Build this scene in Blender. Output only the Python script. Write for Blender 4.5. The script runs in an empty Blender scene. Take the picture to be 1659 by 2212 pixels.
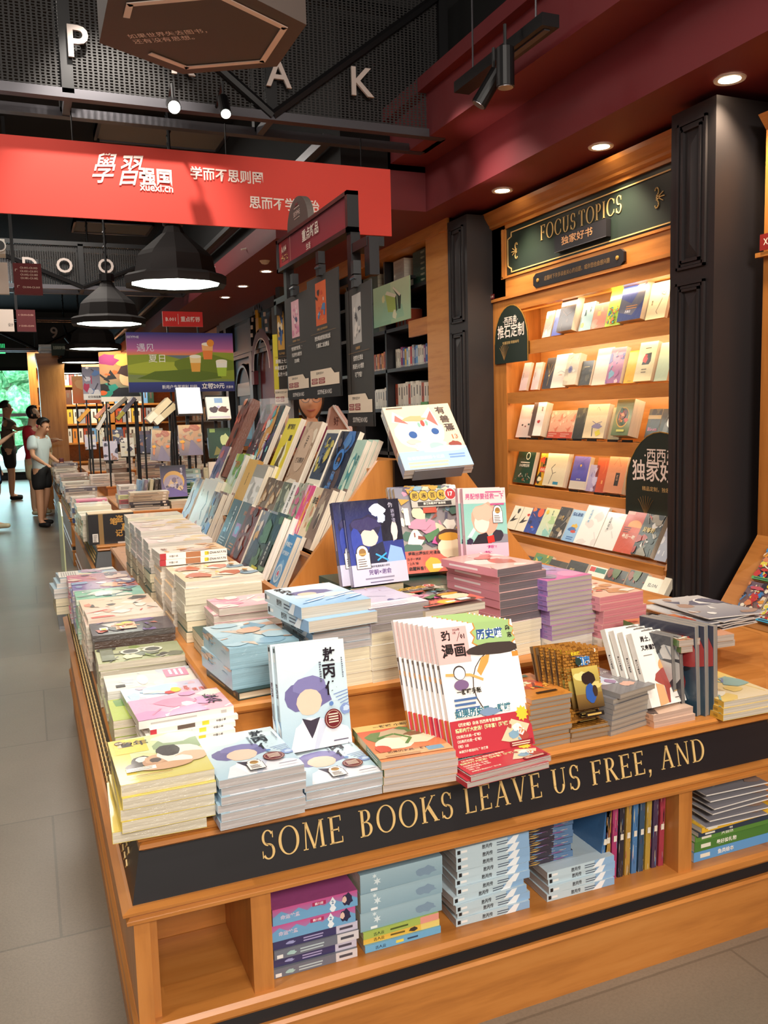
import bpy, bmesh, math, random
from mathutils import Vector, Matrix
SC = bpy.context.scene
COL = SC.collection
PI = math.pi
rad = math.radians
# ------------------------------------------------------------------ camera
FPX, CX, CY = 1858.0, 829.5, 1106.0
yaw, pit, rol = rad(22.436), rad(-6.4028), rad(-1.5119)
CAMPOS = Vector((0, 0, 1.4))
_f = Vector((math.sin(yaw)*math.cos(pit), math.cos(yaw)*math.cos(pit), math.sin(pit)))
_r = Vector((math.cos(yaw), -math.sin(yaw), 0)); _u = _r.cross(_f)
_r2 = _r*math.cos(rol) + _u*math.sin(rol); _u2 = -_r*math.sin(rol) + _u*math.cos(rol)
cam = bpy.data.cameras.new('camera'); camo = bpy.data.objects.new('camera', cam); COL.objects.link(camo)
camo.matrix_world = Matrix(((_r2.x, _u2.x, -_f.x, 0), (_r2.y, _u2.y, -_f.y, 0), (_r2.z, _u2.z, -_f.z, 1.4), (0, 0, 0, 1)))
cam.sensor_fit = 'HORIZONTAL'; cam.sensor_width = 36; cam.lens = FPX/1659*36; cam.clip_start = .05; cam.clip_end = 200
SC.camera = camo
# a ray of the photograph met with a real plane of the shop (used to measure where things stand)
def ray(u, v): return _r2*((u-CX)/FPX) + _u2*(-(v-CY)/FPX) + _f
def PZ(u, v, z): d = ray(u, v); return CAMPOS + d*((z-1.4)/d.z)
def PY(u, v, y): d = ray(u, v); return CAMPOS + d*(y/d.y)
def PX(u, v, x): d = ray(u, v); return CAMPOS + d*(x/d.x)
# ------------------------------------------------------------------ view, world, lights
SC.view_settings.view_transform = 'Standard'; SC.view_settings.look = 'None'
SC.view_settings.gamma = 1; SC.view_settings.exposure = 0.35; SC.view_settings.use_curve_mapping = False
SC.cycles.use_denoising = True
SC.cycles.max_bounces = 6; SC.cycles.diffuse_bounces = 3; SC.cycles.glossy_bounces = 3; SC.cycles.transmission_bounces = 4
SC.cycles.sample_clamp_indirect = 4; SC.cycles.caustics_reflective = False; SC.cycles.caustics_refractive = False
W = bpy.data.worlds.new('world'); SC.world = W; W.use_nodes = True
W.node_tree.nodes['Background'].inputs[0].default_value = (1.0, .93, .84, 1); W.node_tree.nodes['Background'].inputs[1].default_value = .5
def aim(o, to): o.rotation_euler = (Vector(to)-o.location).to_track_quat('-Z', 'Y').to_euler()
def area(name, loc, to, sx, sy, power, col=(1, .92, .82)):
    l = bpy.data.lights.new(name, 'AREA'); l.shape = 'RECTANGLE'; l.size = sx; l.size_y = sy; l.energy = power; l.color = col
    o = bpy.data.objects.new(name, l); COL.objects.link(o); o.location = loc; aim(o, to); return o
def spot(name, loc, to, power, ang=60, blend=.6, r=.04, col=(1, .92, .82)):
    l = bpy.data.lights.new(name, 'SPOT'); l.energy = power; l.spot_size = rad(ang); l.spot_blend = blend; l.shadow_soft_size = r; l.color = col
    o = bpy.data.objects.new(name, l); COL.objects.link(o); o.location = loc; aim(o, to); return o
# unseen ceiling lights over the tables (above the frame), added fill and track spots
area('overhead_fill_light', (.6, 1.6, 4.0), (.8, 2.4, 0), 1.6, 1.0, 40)
area('overhead_fill_light', (-.9, 5.5, 4.05), (-.4, 5.5, 0), 1.2, 1.2, 70)
area('overhead_fill_light', (.3, 9.5, 4.05), (.3, 9.5, 0), 1.2, 1.2, 70)
spot('track_or_fill_spot', (-.75, .3, 3.9), (.9, 3.2, .9), 105, 46)
area('overhead_fill_light', (.3, -3.2, 3.5), (1.0, 1.8, .4), 2.0, 1.0, 210)  # added frontal fill behind the camera, brightens the front faces
spot('track_or_fill_spot', (-1.3, .9, 3.9), (-.9, 1.9, 0), 120, 70)  # added spot to brighten the floor of the left aisle
spot('track_or_fill_spot', (.3, -.3, 3.9), (1.0, 2.0, .6), 85, 56)
spot('track_or_fill_spot', (-.6, 2.6, 3.9), (.4, 3.2, .6), 50, 56)
spot('track_or_fill_spot', (2.0, 1.2, 3.7), (1.2, 2.6, .9), 110, 50)
spot('track_or_fill_spot', (.5, 4.2, 3.9), (.7, 6.4, .7), 170, 55)
spot('track_or_fill_spot', (1.9, 4.6, 3.4), (3.0, 4.5, 1.4), 70, 70)
# ------------------------------------------------------------------ colour and materials
def hx(s, a=1.0):
    s = s.lstrip('#'); o = []
    for i in (0, 2, 4):
        c = int(s[i:i+2], 16)/255; o.append(c/12.92 if c <= .04045 else ((c+.055)/1.055)**2.4)
    return (o[0], o[1], o[2], a)
def mixc(a, b, t): return tuple(a[i]*(1-t)+b[i]*t for i in range(3))+(1.0,)
MAT = {}
def newmat(name):
    m = bpy.data.materials.new(name); m.use_nodes = True; MAT[name] = m
    return m, m.node_tree, m.node_tree.nodes['Principled BSDF']
def plain(name, col, rough=.5, metal=0, coat=0, emit=0, spec=.5):
    m, t, b = newmat(name); c = hx(col)
    b.inputs['Base Color'].default_value = c; b.inputs['Roughness'].default_value = rough; b.inputs['Metallic'].default_value = metal
    b.inputs['Coat Weight'].default_value = coat; b.inputs['Coat Roughness'].default_value = .15; b.inputs['Specular IOR Level'].default_value = spec
    if emit: b.inputs['Emission Color'].default_value = c; b.inputs['Emission Strength'].default_value = emit
    return m
def node(t, typ, **kw):
    n = t.nodes.new(typ)
    for k, v in kw.items(): setattr(n, k, v)
    return n
def noise(t, vec, scale, detail=4, rough=.55):
    n = node(t, 'ShaderNodeTexNoise'); n.inputs['Scale'].default_value = scale; n.inputs['Detail'].default_value = detail; n.inputs['Roughness'].default_value = rough
    if vec: t.links.new(vec, n.inputs['Vector'])
    return n.outputs['Fac']
def ramp(t, fac, stops):
    r = node(t, 'ShaderNodeValToRGB'); e = r.color_ramp.elements
    while len(e) < len(stops): e.new(.5)
    for i, (p, c) in enumerate(stops): e[i].position = p; e[i].color = c
    t.links.new(fac, r.inputs[0]); return r.outputs[0]
def bump(t, b, fac, strength, dist=.01):
    n = node(t, 'ShaderNodeBump'); n.inputs['Strength'].default_value = strength; n.inputs['Distance'].default_value = dist
    t.links.new(fac, n.inputs['Height']); t.links.new(n.outputs[0], b.inputs['Normal'])
def objvec(t, scale=(1, 1, 1)):
    c = node(t, 'ShaderNodeTexCoord'); m = node(t, 'ShaderNodeMapping'); m.inputs['Scale'].default_value = scale
    t.links.new(c.outputs['Object'], m.inputs[0]); return m.outputs[0]
def woodmat(name, axis, a, b_, rough=.38):
    m, t, b = newmat(name)
    s = [9, 9, 9]; s[axis] = .9
    v = objvec(t, tuple(s)); f = noise(t, v, 2.2, 6, .62)
    c = ramp(t, f, [(.28, hx(b_)), (.5, hx(a)), (.75, mixc(hx(a), hx('E8A860'), .25))])
    t.links.new(c, b.inputs['Base Color']); b.inputs['Roughness'].default_value = rough; b.inputs['Coat Weight'].default_value = .15; b.inputs['Coat Roughness'].default_value = .25
    bump(t, b, f, .06, .004)
for i, ax in enumerate('xyz'): woodmat('wood_'+ax, i, 'BE7A38', 'A2632A')
woodmat('wood_pale', 1, 'CC8C48', 'B5722F')
plain('black_paint', '1C1A1D', .38); plain('charcoal_paint', '2A2526', .5); plain('lamp_paint', '2B2828', .75, spec=.2); plain('black_metal', '141315', .45, .3)
plain('ceiling_black', '0B0A0B', .9); plain('grey_metal', '57555A', .4, .6); plain('steel', '9A9AA0', .3, .8)
plain('red_soffit', '6E2429', .6); plain('gold', 'C99A48', .35, .5); plain('gold_paint', 'E0BC7A', .5)
plain('white_plastic', 'E8E4DC', .4); plain('lens_white', 'FFF6E6', .3, emit=14); plain('lens_cool', 'EAF6E4', .3, emit=7)
plain('downlight_glow', 'FFE9C4', .3, emit=22); plain('dark_green', '1F2B25', .45); plain('taupe', '5C524D', .7)
plain('dark_red', '5A1B22', .5); plain('skin', 'D9A27E', .55); plain('skin_pale', 'E3B595', .55); plain('hair', '15110F', .5)
plain('wall_brown', '7A6656', .8); plain('grille_grey', '3A3735', .7); plain('sky_glow', 'BFE9F7', .8, emit=2.6)
def cattr(t):
    n = node(t, 'ShaderNodeVertexColor'); n.layer_name = 'Col'; return n.outputs['Color']
def printmat(name, rough, coat, bmp=0):
    m, t, b = newmat(name); t.links.new(cattr(t), b.inputs['Base Color']); b.inputs['Roughness'].default_value = rough
    b.inputs['Coat Weight'].default_value = coat; b.inputs['Coat Roughness'].default_value = .08
    if bmp: bump(t, b, noise(t, objvec(t), 38, 3), bmp, .004)
printmat('print', .42, .12); printmat('print_gloss', .34, .3, .25); printmat('matte_print', .7, 0)
def pagemat(name, wrap):
    m, t, b = newmat(name)
    v = objvec(t, (6, 6, 900)); n = noise(t, v, 1.0, 2, .5)
    mx = node(t, 'ShaderNodeMixRGB', blend_type='MULTIPLY'); mx.inputs[0].default_value = .55
    t.links.new(cattr(t), mx.inputs[1]); t.links.new(ramp(t, n, [(.3, (.45, .43, .42, 1)), (.6, (1, 1, 1, 1))]), mx.inputs[2])
    t.links.new(mx.outputs[0], b.inputs['Base Color']); b.inputs['Roughness'].default_value = .75
    if wrap:
        b.inputs['Coat Weight'].default_value = .7; b.inputs['Coat Roughness'].default_value = .12
        bp = node(t, 'ShaderNodeBump'); bp.inputs['Strength'].default_value = .6; bp.inputs['Distance'].default_value = .008
        t.links.new(noise(t, objvec(t, (30, 30, 90)), 1.6, 4), bp.inputs['Height']); t.links.new(bp.outputs[0], b.inputs['Coat Normal'])
pagemat('pages', 0); pagemat('pages_wrapped', 1)
# floor: large grey stone tiles
m, t, b = newmat('floor_stone'); v = objvec(t)
br = node(t, 'ShaderNodeTexBrick'); br.offset = .5; br.inputs['Scale'].default_value = 1.0; br.inputs['Mortar Size'].default_value = .004
br.inputs['Brick Width'].default_value = 1.6; br.inputs['Row Height'].default_value = .8; t.links.new(v, br.inputs['Vector'])
br.inputs['Color1'].default_value = hx('7D7263'); br.inputs['Color2'].default_value = hx('877B6B'); br.inputs['Mortar'].default_value = hx('6E6558')
n1 = noise(t, v, 2.5, 8, .65); n2 = noise(t, v, 130, 3, .7)
mx = node(t, 'ShaderNodeMixRGB', blend_type='MULTIPLY'); mx.inputs[0].default_value = .5
t.links.new(br.outputs['Color'], mx.inputs[1]); t.links.new(ramp(t, n1, [(.3, (.72, .72, .72, 1)), (.7, (1, 1, 1, 1))]), mx.inputs[2])
mx2 = node(t, 'ShaderNodeMixRGB', blend_type='MULTIPLY'); mx2.inputs[0].default_value = .35
t.links.new(mx.outputs[0], mx2.inputs[1]); t.links.new(ramp(t, n2, [(.35, (.6, .6, .6, 1)), (.6, (1, 1, 1, 1))]), mx2.inputs[2])
t.links.new(mx2.outputs[0], b.inputs['Base Color']); b.inputs['Roughness'].default_value = .34; bump(t, b, n2, .12, .002)
# expanded metal mesh: holes cut by a procedural lattice
m, t, b = newmat('metal_mesh'); v = objvec(t, (38, 38, 66)); b.inputs['Base Color'].default_value = hx('1E1B1B'); b.inputs['Roughness'].default_value = .6
vo = node(t, 'ShaderNodeTexVoronoi', feature='DISTANCE_TO_EDGE'); vo.inputs['Randomness'].default_value = 0.15; t.links.new(v, vo.inputs['Vector']); vo.inputs['Scale'].default_value = 1.0
lt = node(t, 'ShaderNodeMath', operation='LESS_THAN'); lt.inputs[1].default_value = .2; t.links.new(vo.outputs['Distance'], lt.inputs[0]); t.links.new(lt.outputs[0], b.inputs['Alpha'])
plain('letter_pink', 'F8E8DE', .5); plain('letter_cream', 'F6E6DC', .5)
# clear film / acrylic
m, t, b = newmat('clear_film'); b.inputs['Base Color'].default_value = (1, 1, 1, 1); b.inputs['Roughness'].default_value = .08; b.inputs['Alpha'].default_value = .16
m, t, b = newmat('window_glass'); b.inputs['Base Color'].default_value = hx('D8F0F2'); b.inputs['Roughness'].default_value = .05; b.inputs['Alpha'].default_value = .15
m, t, b = newmat('leafy'); f = noise(t, objvec(t), 9, 5); t.links.new(ramp(t, f, [(.3, hx('2E7A4A')), (.5, hx('5FB47C')), (.7, hx('B5E3B8'))]), b.inputs['Base Color']); b.inputs['Roughness'].default_value = .7
# ------------------------------------------------------------------ mesh building
class MB:
    def __init__(s): s.v = []; s.f = []; s.m = []; s.c = []; s.mats = []
    def mi(s, name):
        if name not in s.mats: s.mats.append(name)
        return s.mats.index(name)
    def face(s, pts, mat, col=None, cols=None):
        i = len(s.v); s.v += [tuple(p) for p in pts]; s.f.append(tuple(range(i, i+len(pts)))); s.m.append(s.mi(mat)); s.c.append(cols or [col or (1, 1, 1, 1)]*len(pts))
    def raw(s, vs, fs, mat, col=None, M=None):
        i = len(s.v); s.v += [tuple(M @ Vector(p)) if M else tuple(p) for p in vs]; k = s.mi(mat)
        for f in fs: s.f.append(tuple(i+j for j in f)); s.m.append(k); s.c.append([col or (1, 1, 1, 1)]*len(f))
    def box(s, x0, x1, y0, y1, z0, z1, mat, col=None, M=None):
        x0, x1 = min(x0, x1), max(x0, x1); y0, y1 = min(y0, y1), max(y0, y1); z0, z1 = min(z0, z1), max(z0, z1)
        s.raw([(x0, y0, z0), (x1, y0, z0), (x1, y1, z0), (x0, y1, z0), (x0, y0, z1), (x1, y0, z1), (x1, y1, z1), (x0, y1, z1)],
              [(0, 3, 2, 1), (4, 5, 6, 7), (0, 1, 5, 4), (1, 2, 6, 5), (2, 3, 7, 6), (3, 0, 4, 7)], mat, col, M)
    def prism(s, pts, d, mat, col=None):
        """polygon pts (3D) swept along vector d"""
        d = Vector(d); a = [Vector(p) for p in pts]; b_ = [p+d for p in a]; n = len(a)
        nrm = Vector((0, 0, 0))
        for i in range(n): nrm += a[i].cross(a[(i+1) % n])
        if nrm.dot(d) > 0: a.reverse(); b_.reverse()
        s.raw(a+b_, [tuple(range(n)), tuple(range(2*n-1, n-1, -1))]+[(i, i+n, (i+1) % n+n, (i+1) % n) for i in range(n)], mat, col)
    def tube(s, path, r, mat, col=None, n=8, cap=True):
        path = [Vector(p) for p in path]; rs = r if isinstance(r, (list, tuple)) else [r]*len(path); rings = []; i0 = len(s.v)
        for i, p in enumerate(path):
            d = (path[min(i+1, len(path)-1)]-path[max(i-1, 0)]).normalized()
            a = d.orthogonal().normalized() if i == 0 else (pa - d*pa.dot(d)).normalized()
            pa = a; b_ = d.cross(a)
            rings.append([p+(a*math.cos(2*PI*k/n)+b_*math.sin(2*PI*k/n))*rs[i] for k in range(n)])
        vs = [q for g in rings for q in g]; fs = []
        for i in range(len(path)-1):
            for k in range(n): fs.append((i*n+k, i*n+(k+1) % n, (i+1)*n+(k+1) % n, (i+1)*n+k))
        if cap: fs += [tuple(range(n-1, -1, -1)), tuple(range((len(path)-1)*n, len(path)*n))]
        s.raw(vs, fs, mat, col)
    def lathe(s, prof, mat, col=None, n=24, M=None, caps=True):
        vs = [(r*math.cos(2*PI*k/n), r*math.sin(2*PI*k/n), z) for r, z in prof for k in range(n)]; fs = []
        for i in range(len(prof)-1):
            for k in range(n): fs.append((i*n+k, i*n+(k+1) % n, (i+1)*n+(k+1) % n, (i+1)*n+k))
        if caps: fs += [tuple(range(n-1, -1, -1)), tuple(range((len(prof)-1)*n, len(prof)*n))]
        s.raw(vs, fs, mat, col, M)
    def mesh(s, name, smooth=False):
        me = bpy.data.meshes.new(name); me.from_pydata(s.v, [], s.f)
        for mn in s.mats: me.materials.append(MAT[mn])
        me.polygons.foreach_set('material_index', s.m)
        a = me.color_attributes.new('Col', 'FLOAT_COLOR', 'CORNER'); flat = []
        for cs in s.c:
            for c in cs: flat += c
        a.data.foreach_set('color', flat)
        if smooth: me.polygons.foreach_set('use_smooth', [True]*len(s.f))
        me.update(); return me
    def build(s, name, parent=None, smooth=False, loc=None): return link(name, s.mesh(name, smooth), parent, loc)
def link(name, data, parent=None, loc=None):
    o = bpy.data.objects.new(name, data); COL.objects.link(o)
    if parent: o.parent = parent
    if loc: o.location = loc
    return o
def thing(name, label, cat, loc=(0, 0, 0), group=None, rz=0):
    o = bpy.data.objects.new(name, None); COL.objects.link(o); o.location = loc; o.rotation_euler = (0, 0, rz); o.empty_display_size = .1
    return tag(o, label, cat, group)
def tag(o, label, cat, group=None):
    o['label'] = label; o['category'] = cat
    if group: o['group'] = group
    return o
def struct(name, mb, **k):
    o = mb.build(name, **k); o['kind'] = 'structure'; return o
def child(o, mb, name, world=True, smooth=False):
    """part of o whose mesh is written in world coordinates"""
    c = mb.build(name, o, smooth)
    if world: c.matrix_parent_inverse = Matrix.LocRotScale(o.location, o.rotation_euler, o.scale).inverted()
    return c
def bevel(o, w=.004, seg=2):
    b = o.modifiers.new('bevel', 'BEVEL'); b.width = w; b.segments = seg; b.limit_method = 'ANGLE'; b.angle_limit = rad(50); return o
# ------------------------------------------------------------------ lettering
_tc = {}
def text_geo(s, bold=0.0, res=2):
    k = (s, bold, res)
    if k in _tc: return _tc[k]
    cu = bpy.data.curves.new('t', 'FONT'); cu.body = s; cu.resolution_u = res; cu.offset = bold
    o = bpy.data.objects.new('t', cu); COL.objects.link(o); bpy.context.view_layer.update()
    me = bpy.data.meshes.new_from_object(o.evaluated_get(bpy.context.evaluated_depsgraph_get()))
    vs = [(v.co.x, v.co.y) for v in me.vertices]; fs = [tuple(p.vertices) for p in me.polygons]
    bpy.data.objects.remove(o); bpy.data.meshes.remove(me); bpy.data.curves.remove(cu)
    if not vs: vs = [(0, 0), (.1, 0), (.1, .1)]; fs = [(0, 1, 2)]
    x0 = min(v[0] for v in vs); x1 = max(v[0] for v in vs); y0 = min(v[1] for v in vs); y1 = max(v[1] for v in vs)
    out = ([(x-x0, y-y0) for x, y in vs], fs, x1-x0, y1-y0)
    _tc[k] = out; return out
def serif(s):
    return ''.join(chr(0x1D400+ord(c)-65) if 'A' <= c <= 'Z' else c for c in s)
def letters(mb, s, o, ux, uy, h, mat, col=None, w=None, bold=0, depth=0, align='l', res=3):
    """extruded lettering laid in the plane (ux, uy) from origin o"""
    vs, fs, tw, th = text_geo(s, bold, res); o = Vector(o); ux = Vector(ux).normalized(); uy = Vector(uy).normalized(); n = ux.cross(uy)
    k = h/th; kx = (w/tw) if w else k
    off = 0 if align == 'l' else (-tw*kx/2 if align == 'c' else -tw*kx)
    P = [o+ux*(x*kx+off)+uy*(y*k)+n*depth for x, y in vs]
    mb.raw(P, fs, mat, col)
    if depth:
        ed = {}
        for f in fs:
            for i in range(len(f)):
                e = (f[i], f[(i+1) % len(f)]); ed[e] = 1
        Q = [p-n*depth for p in P]; side = [(a, b, b+len(P), a+len(P)) for (a, b) in ed if (b, a) not in ed]
        mb.raw(P+Q, [(b, a, a2, b2) for a, b, b2, a2 in side], mat, col)
TK, TN, SE = .115, .042, .03
def ring(cx, cy, rx, ry, a0, a1, tk=TK, tn=TN, n=22):
    out = []; P = []
    for k in range(n+1):
        a = rad(a0+(a1-a0)*k/n); w = tn+(tk-tn)*abs(math.cos(a))**1.4; P.append(((cx+rx*math.cos(a), cy+ry*math.sin(a)), (cx+(rx-w)*math.cos(a), cy+(ry-w*.8)*math.sin(a))))
    for (o0, i0), (o1, i1) in zip(P, P[1:]): out.append([o0, o1, i1, i0])
    return out
def rc(x0, y0, x1, y1): return [[(x0, y0), (x1, y0), (x1, y1), (x0, y1)]]
def stroke(x0, y0, x1, y1, w): return [[(x0-w/2, y0), (x0+w/2, y0), (x1+w/2, y1), (x1-w/2, y1)]]
def stem(x): return rc(x, 0, x+TK, 1)+rc(x-.07, 0, x+TK+.07, SE)+rc(x-.07, 1-SE, x+TK+.07, 1)
def serif_foot(x, y, w=.12): return rc(x-w, y-(SE if y else 0), x+w, y+(0 if y else SE))
def tick(x, y, d): return [[(x, y), (x+.035, y), (x+.035, y+d), (x, y+d*.9)]]
def sglyph(c):
    if c == 'O': return ring(.42, .5, .42, .52, 0, 360, n=40), .84
    if c == 'C': return ring(.42, .5, .42, .52, 42, 318, n=34)+tick(.70, .66, .26)+tick(.70, .12, .2), .76
    if c == 'S': return ring(.28, .735, .235, .285, 30, 270, .095, .05)+ring(.28, .255, .255, .285, 90, -150, .105, .05)+tick(.46, .72, .24)+tick(.03, .04, .26)+[[(.10, .62), (.2, .56), (.48, .36), (.42, .46)]], .54
    if c == 'E': return stem(.07)+rc(.1, 1-.045, .52, 1)+rc(.1, 0, .56, .045)+rc(.1, .48, .42, .525)+tick(.50, .80, .2)+tick(.535, 0, .22)+tick(.40, .41, .18), .6
    if c == 'F': return stem(.07)+rc(.1, 1-.045, .52, 1)+rc(.1, .48, .42, .525)+tick(.50, .80, .2)+tick(.40, .41, .18), .56
    if c == 'L': return stem(.07)+rc(.1, 0, .52, .045)+tick(.5, 0, .24), .56
    if c == 'T': return stem(.25)+rc(0, 1-.045, .62, 1)+tick(0, .78, .22)+tick(.585, .78, .22), .62
    if c == 'I': return stem(.07), .26
    if c == 'P': return stem(.07)+ring(.26, .74, .28, .26, -90, 90)+rc(.12, 1-.042, .28, 1)+rc(.12, .48, .28, .522), .56
    if c == 'R': return stem(.07)+ring(.26, .75, .26, .25, -90, 90)+rc(.12, 1-.042, .28, 1)+rc(.12, .5, .28, .542)+[[(.24, .52), (.36, .52), (.68, .0), (.54, .0)]]+serif_foot(.62, 0, .1), .66
    if c == 'B': return stem(.07)+ring(.25, .765, .235, .235, -90, 90)+ring(.26, .27, .28, .27, -90, 90)+rc(.12, 1-.042, .27, 1)+rc(.12, .51, .27, .552)+rc(.12, 0, .27, .042), .58
    if c == 'D': return stem(.07)+ring(.28, .5, .46, .5, -90, 90, n=28)+rc(.12, 1-.042, .3, 1)+rc(.12, 0, .3, .042), .78
    if c == 'K': return stem(.07)+stroke(.17, .40, .60, 1, .05)+[[(.28, .56), (.38, .68), (.76, 0), (.61, 0)]]+serif_foot(.60, 1, .1)+serif_foot(.68, 0, .12), .76
    if c == 'U': return rc(.08, .3, .08+TK, 1)+rc(.60, .3, .60+TN, 1)+[q for q in ring(.36, .33, .282, .35, 180, 360)]+serif_foot(.135, 1, .13)+serif_foot(.62, 1, .11), .74
    if c == 'A': return stroke(.06, 0, .36, 1, .045)+stroke(.62, 0, .36, 1.0, .12)+rc(.16, .33, .52, .372)+serif_foot(.07, 0, .1)+serif_foot(.62, 0, .13), .74
    if c == 'V': return stroke(.1, 1, .36, 0, .12)+stroke(.62, 1, .36, 0, .045)+serif_foot(.1, 1, .12)+serif_foot(.63, 1, .1), .72
    if c == 'N': return rc(.09, 0, .09+TN, 1)+rc(.64, 0, .64+TN, 1)+stroke(.10, 1, .64, 0, .11)+serif_foot(.11, 0, .1)+serif_foot(.66, 1, .1)+serif_foot(.07, 1, .07), .78
    if c == 'M': return stroke(.08, 0, .13, 1, .045)+stroke(.80, 0, .76, 1, .11)+stroke(.14, 1, .44, 0, .105)+stroke(.74, 1, .44, 0, .045)+serif_foot(.08, 0, .1)+serif_foot(.80, 0, .13)+serif_foot(.1, 1, .08)+serif_foot(.79, 1, .1), .92
    if c == ',': return [[(.04, .0), (.16, .0), (.16, .12), (.04, .12)], [(.10, .0), (.16, .05), (.12, -.12), (.04, -.2), (.09, -.08)]], .22
    return [], .3
def serif_word(mb, s, o, ux, uy, h, w, mat, depth):
    """Roman capitals cut from flat strokes"""
    o, ux, uy = Vector(o), Vector(ux).normalized(), Vector(uy).normalized(); n = ux.cross(uy); G = [sglyph(c) for c in s]; gap = .16; tot = sum(g[1] for g in G)+gap*(len(s)-1); k = w/(tot*h)*h; x = 0
    for polys, aw in G:
        for P in polys:
            Q = [o+ux*((x+px_)*k)+uy*(py_*h) for px_, py_ in P]; ar = sum(P[i-1][0]*P[i][1]-P[i][0]*P[i-1][1] for i in range(len(P)))
            if ar < 0: Q.reverse()
            mb.raw(Q+[q+n*depth for q in Q], [tuple(range(len(Q), 2*len(Q)))]+[(i, (i+1) % len(Q), (i+1) % len(Q)+len(Q), i+len(Q)) for i in range(len(Q))], mat)
        x += aw+gap
# ------------------------------------------------------------------ printed artwork (flat ink on a cover, sign or poster)
def clip01(p):
    for ax, lim, sg in ((0, 0, 1), (0, 1, -1), (1, 0, 1), (1, 1, -1)):
        out = []
        for i in range(len(p)):
            a, b_ = p[i-1], p[i]; da = (a[ax]-lim)*sg; db = (b_[ax]-lim)*sg
            if (da >= 0) != (db >= 0):
                t_ = da/(da-db); out.append((a[0]+(b_[0]-a[0])*t_, a[1]+(b_[1]-a[1])*t_))
            if db >= 0: out.append(b_)
        p = out
        if not p: break
    return p
class Art:
    """x, y run 0..1 over the printed face; a = width/height"""
    def __init__(s, a=.7): s.L = []; s.a = a
    def bg(s, c, c2=None): # c bottom, c2 top
        c = hx(c); c2 = hx(c2) if c2 else c
        s.L.append(([(0, 0), (1, 0), (1, 1), (0, 1)], [(0, 1, 2, 3)], [c, c, c2, c2])); return s
    def grad(s, x0, y0, x1, y1, c, c2):
        c = hx(c); c2 = hx(c2); s.L.append(([(x0, y0), (x1, y0), (x1, y1), (x0, y1)], [(0, 1, 2, 3)], [c, c, c2, c2])); return s
    def poly(s, p, c):
        p = clip01(list(p))
        if len(p) > 2: s.L.append((p, [tuple(range(len(p)))], hx(c) if isinstance(c, str) else c))
        return s
    def rect(s, x0, y0, x1, y1, c): return s.poly([(x0, y0), (x1, y0), (x1, y1), (x0, y1)], c)
    def ell(s, x, y, rx, ry, c, rot=0, n=22):
        ca, sa = math.cos(rot), math.sin(rot); P = []
        for k in range(n):
            ex, ey = rx*math.cos(2*PI*k/n), ry*math.sin(2*PI*k/n)
            P.append((x+ex*ca-ey*sa/s.a*1.0 if rot else x+ex, y+ex*sa*s.a+ey*ca if rot else y+ey))
        return s.poly(P, c)
    def circ(s, x, y, r, c, n=24): return s.ell(x, y, r, r*s.a, c, 0, n)
    def blob(s, x, y, rx, ry, c, seed=0, j=.25, n=14):
        R = random.Random(seed); return s.poly([(x+rx*math.cos(2*PI*k/n)*(1+R.uniform(-j, j)), y+ry*math.sin(2*PI*k/n)*(1+R.uniform(-j, j))) for k in range(n)], c)
    def star(s, x, y, r, c, n=12, inner=.75): return s.poly([(x+r*math.cos(PI*k/n)*(1 if k % 2 else inner), y+r*s.a*math.sin(PI*k/n)*(1 if k % 2 else inner)) for k in range(2*n)], c)
    def line(s, P, w, c):
        for (x0, y0), (x1, y1) in zip(P, P[1:]):
            dx, dy = (x1-x0)*s.a, y1-y0; l = math.hypot(dx, dy) or 1; nx, ny = -dy/l*w/2/s.a, dx/l*w/2
            s.poly([(x0+nx, y0+ny), (x1+nx, y1+ny), (x1-nx, y1-ny), (x0-nx, y0-ny)], c)
        return s
    def txt(s, t_, x, y, h, c, bold=.015, w=None, al='c', vert=False, gap=1.12, res=1):
        """h = letter height as a share of the face height; centred on x unless al says otherwise"""
        c = hx(c)
        if vert:
            for i, ch in enumerate(t_):
                if ch != ' ': s.txt_(ch, x, y-i*h*gap, h, c, bold, w, 'c', res)
            return s
        return s.txt_(t_, x, y, h, c, bold, w, al, res)
    def txt_(s, t_, x, y, h, c, bold, w, al, res):
        c = hx(c) if isinstance(c, str) else c
        vs, fs, tw, th = text_geo(t_, bold, res); k = h/th; kx = k/s.a
        if w and tw*kx > w: kx = w/tw
        off = {'l': 0, 'c': -tw*kx/2, 'r': -tw*kx}[al]
        s.L.append(([(x+off+p*kx, y+q*k) for p, q in vs], fs, c)); return s
    def busy(s, pal, n, seed, x0=0, y0=0, x1=1, y1=1, sz=.22):
        R = random.Random(seed)
        for i in range(n):
            x, y = R.uniform(x0, x1), R.uniform(y0, y1); r = R.uniform(.25, 1)*sz; c = R.choice(pal)
            k = R.random()
            if k < .5: s.blob(x, y, r, r*R.uniform(.3, .9), c, R.random(), .35, 9)
            elif k < .8: s.line([(x, y), (x+R.uniform(-r, r)*1.6, y+R.uniform(-r, r)*1.6)], R.uniform(.008, .04), c)
            else: s.poly([(x+R.uniform(-r, r), y+R.uniform(-r, r)*.8) for _ in range(3)], c)
        return s
    def lines(s, x0, x1, y0, n, dy, c, h=.008, seed=0, al='l'):
        R = random.Random(seed)
        for i in range(n): s.rect(x0, y0-i*dy-h/2, x0+(x1-x0)*R.uniform(.6, 1), y0-i*dy+h/2, c)
        return s
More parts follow.
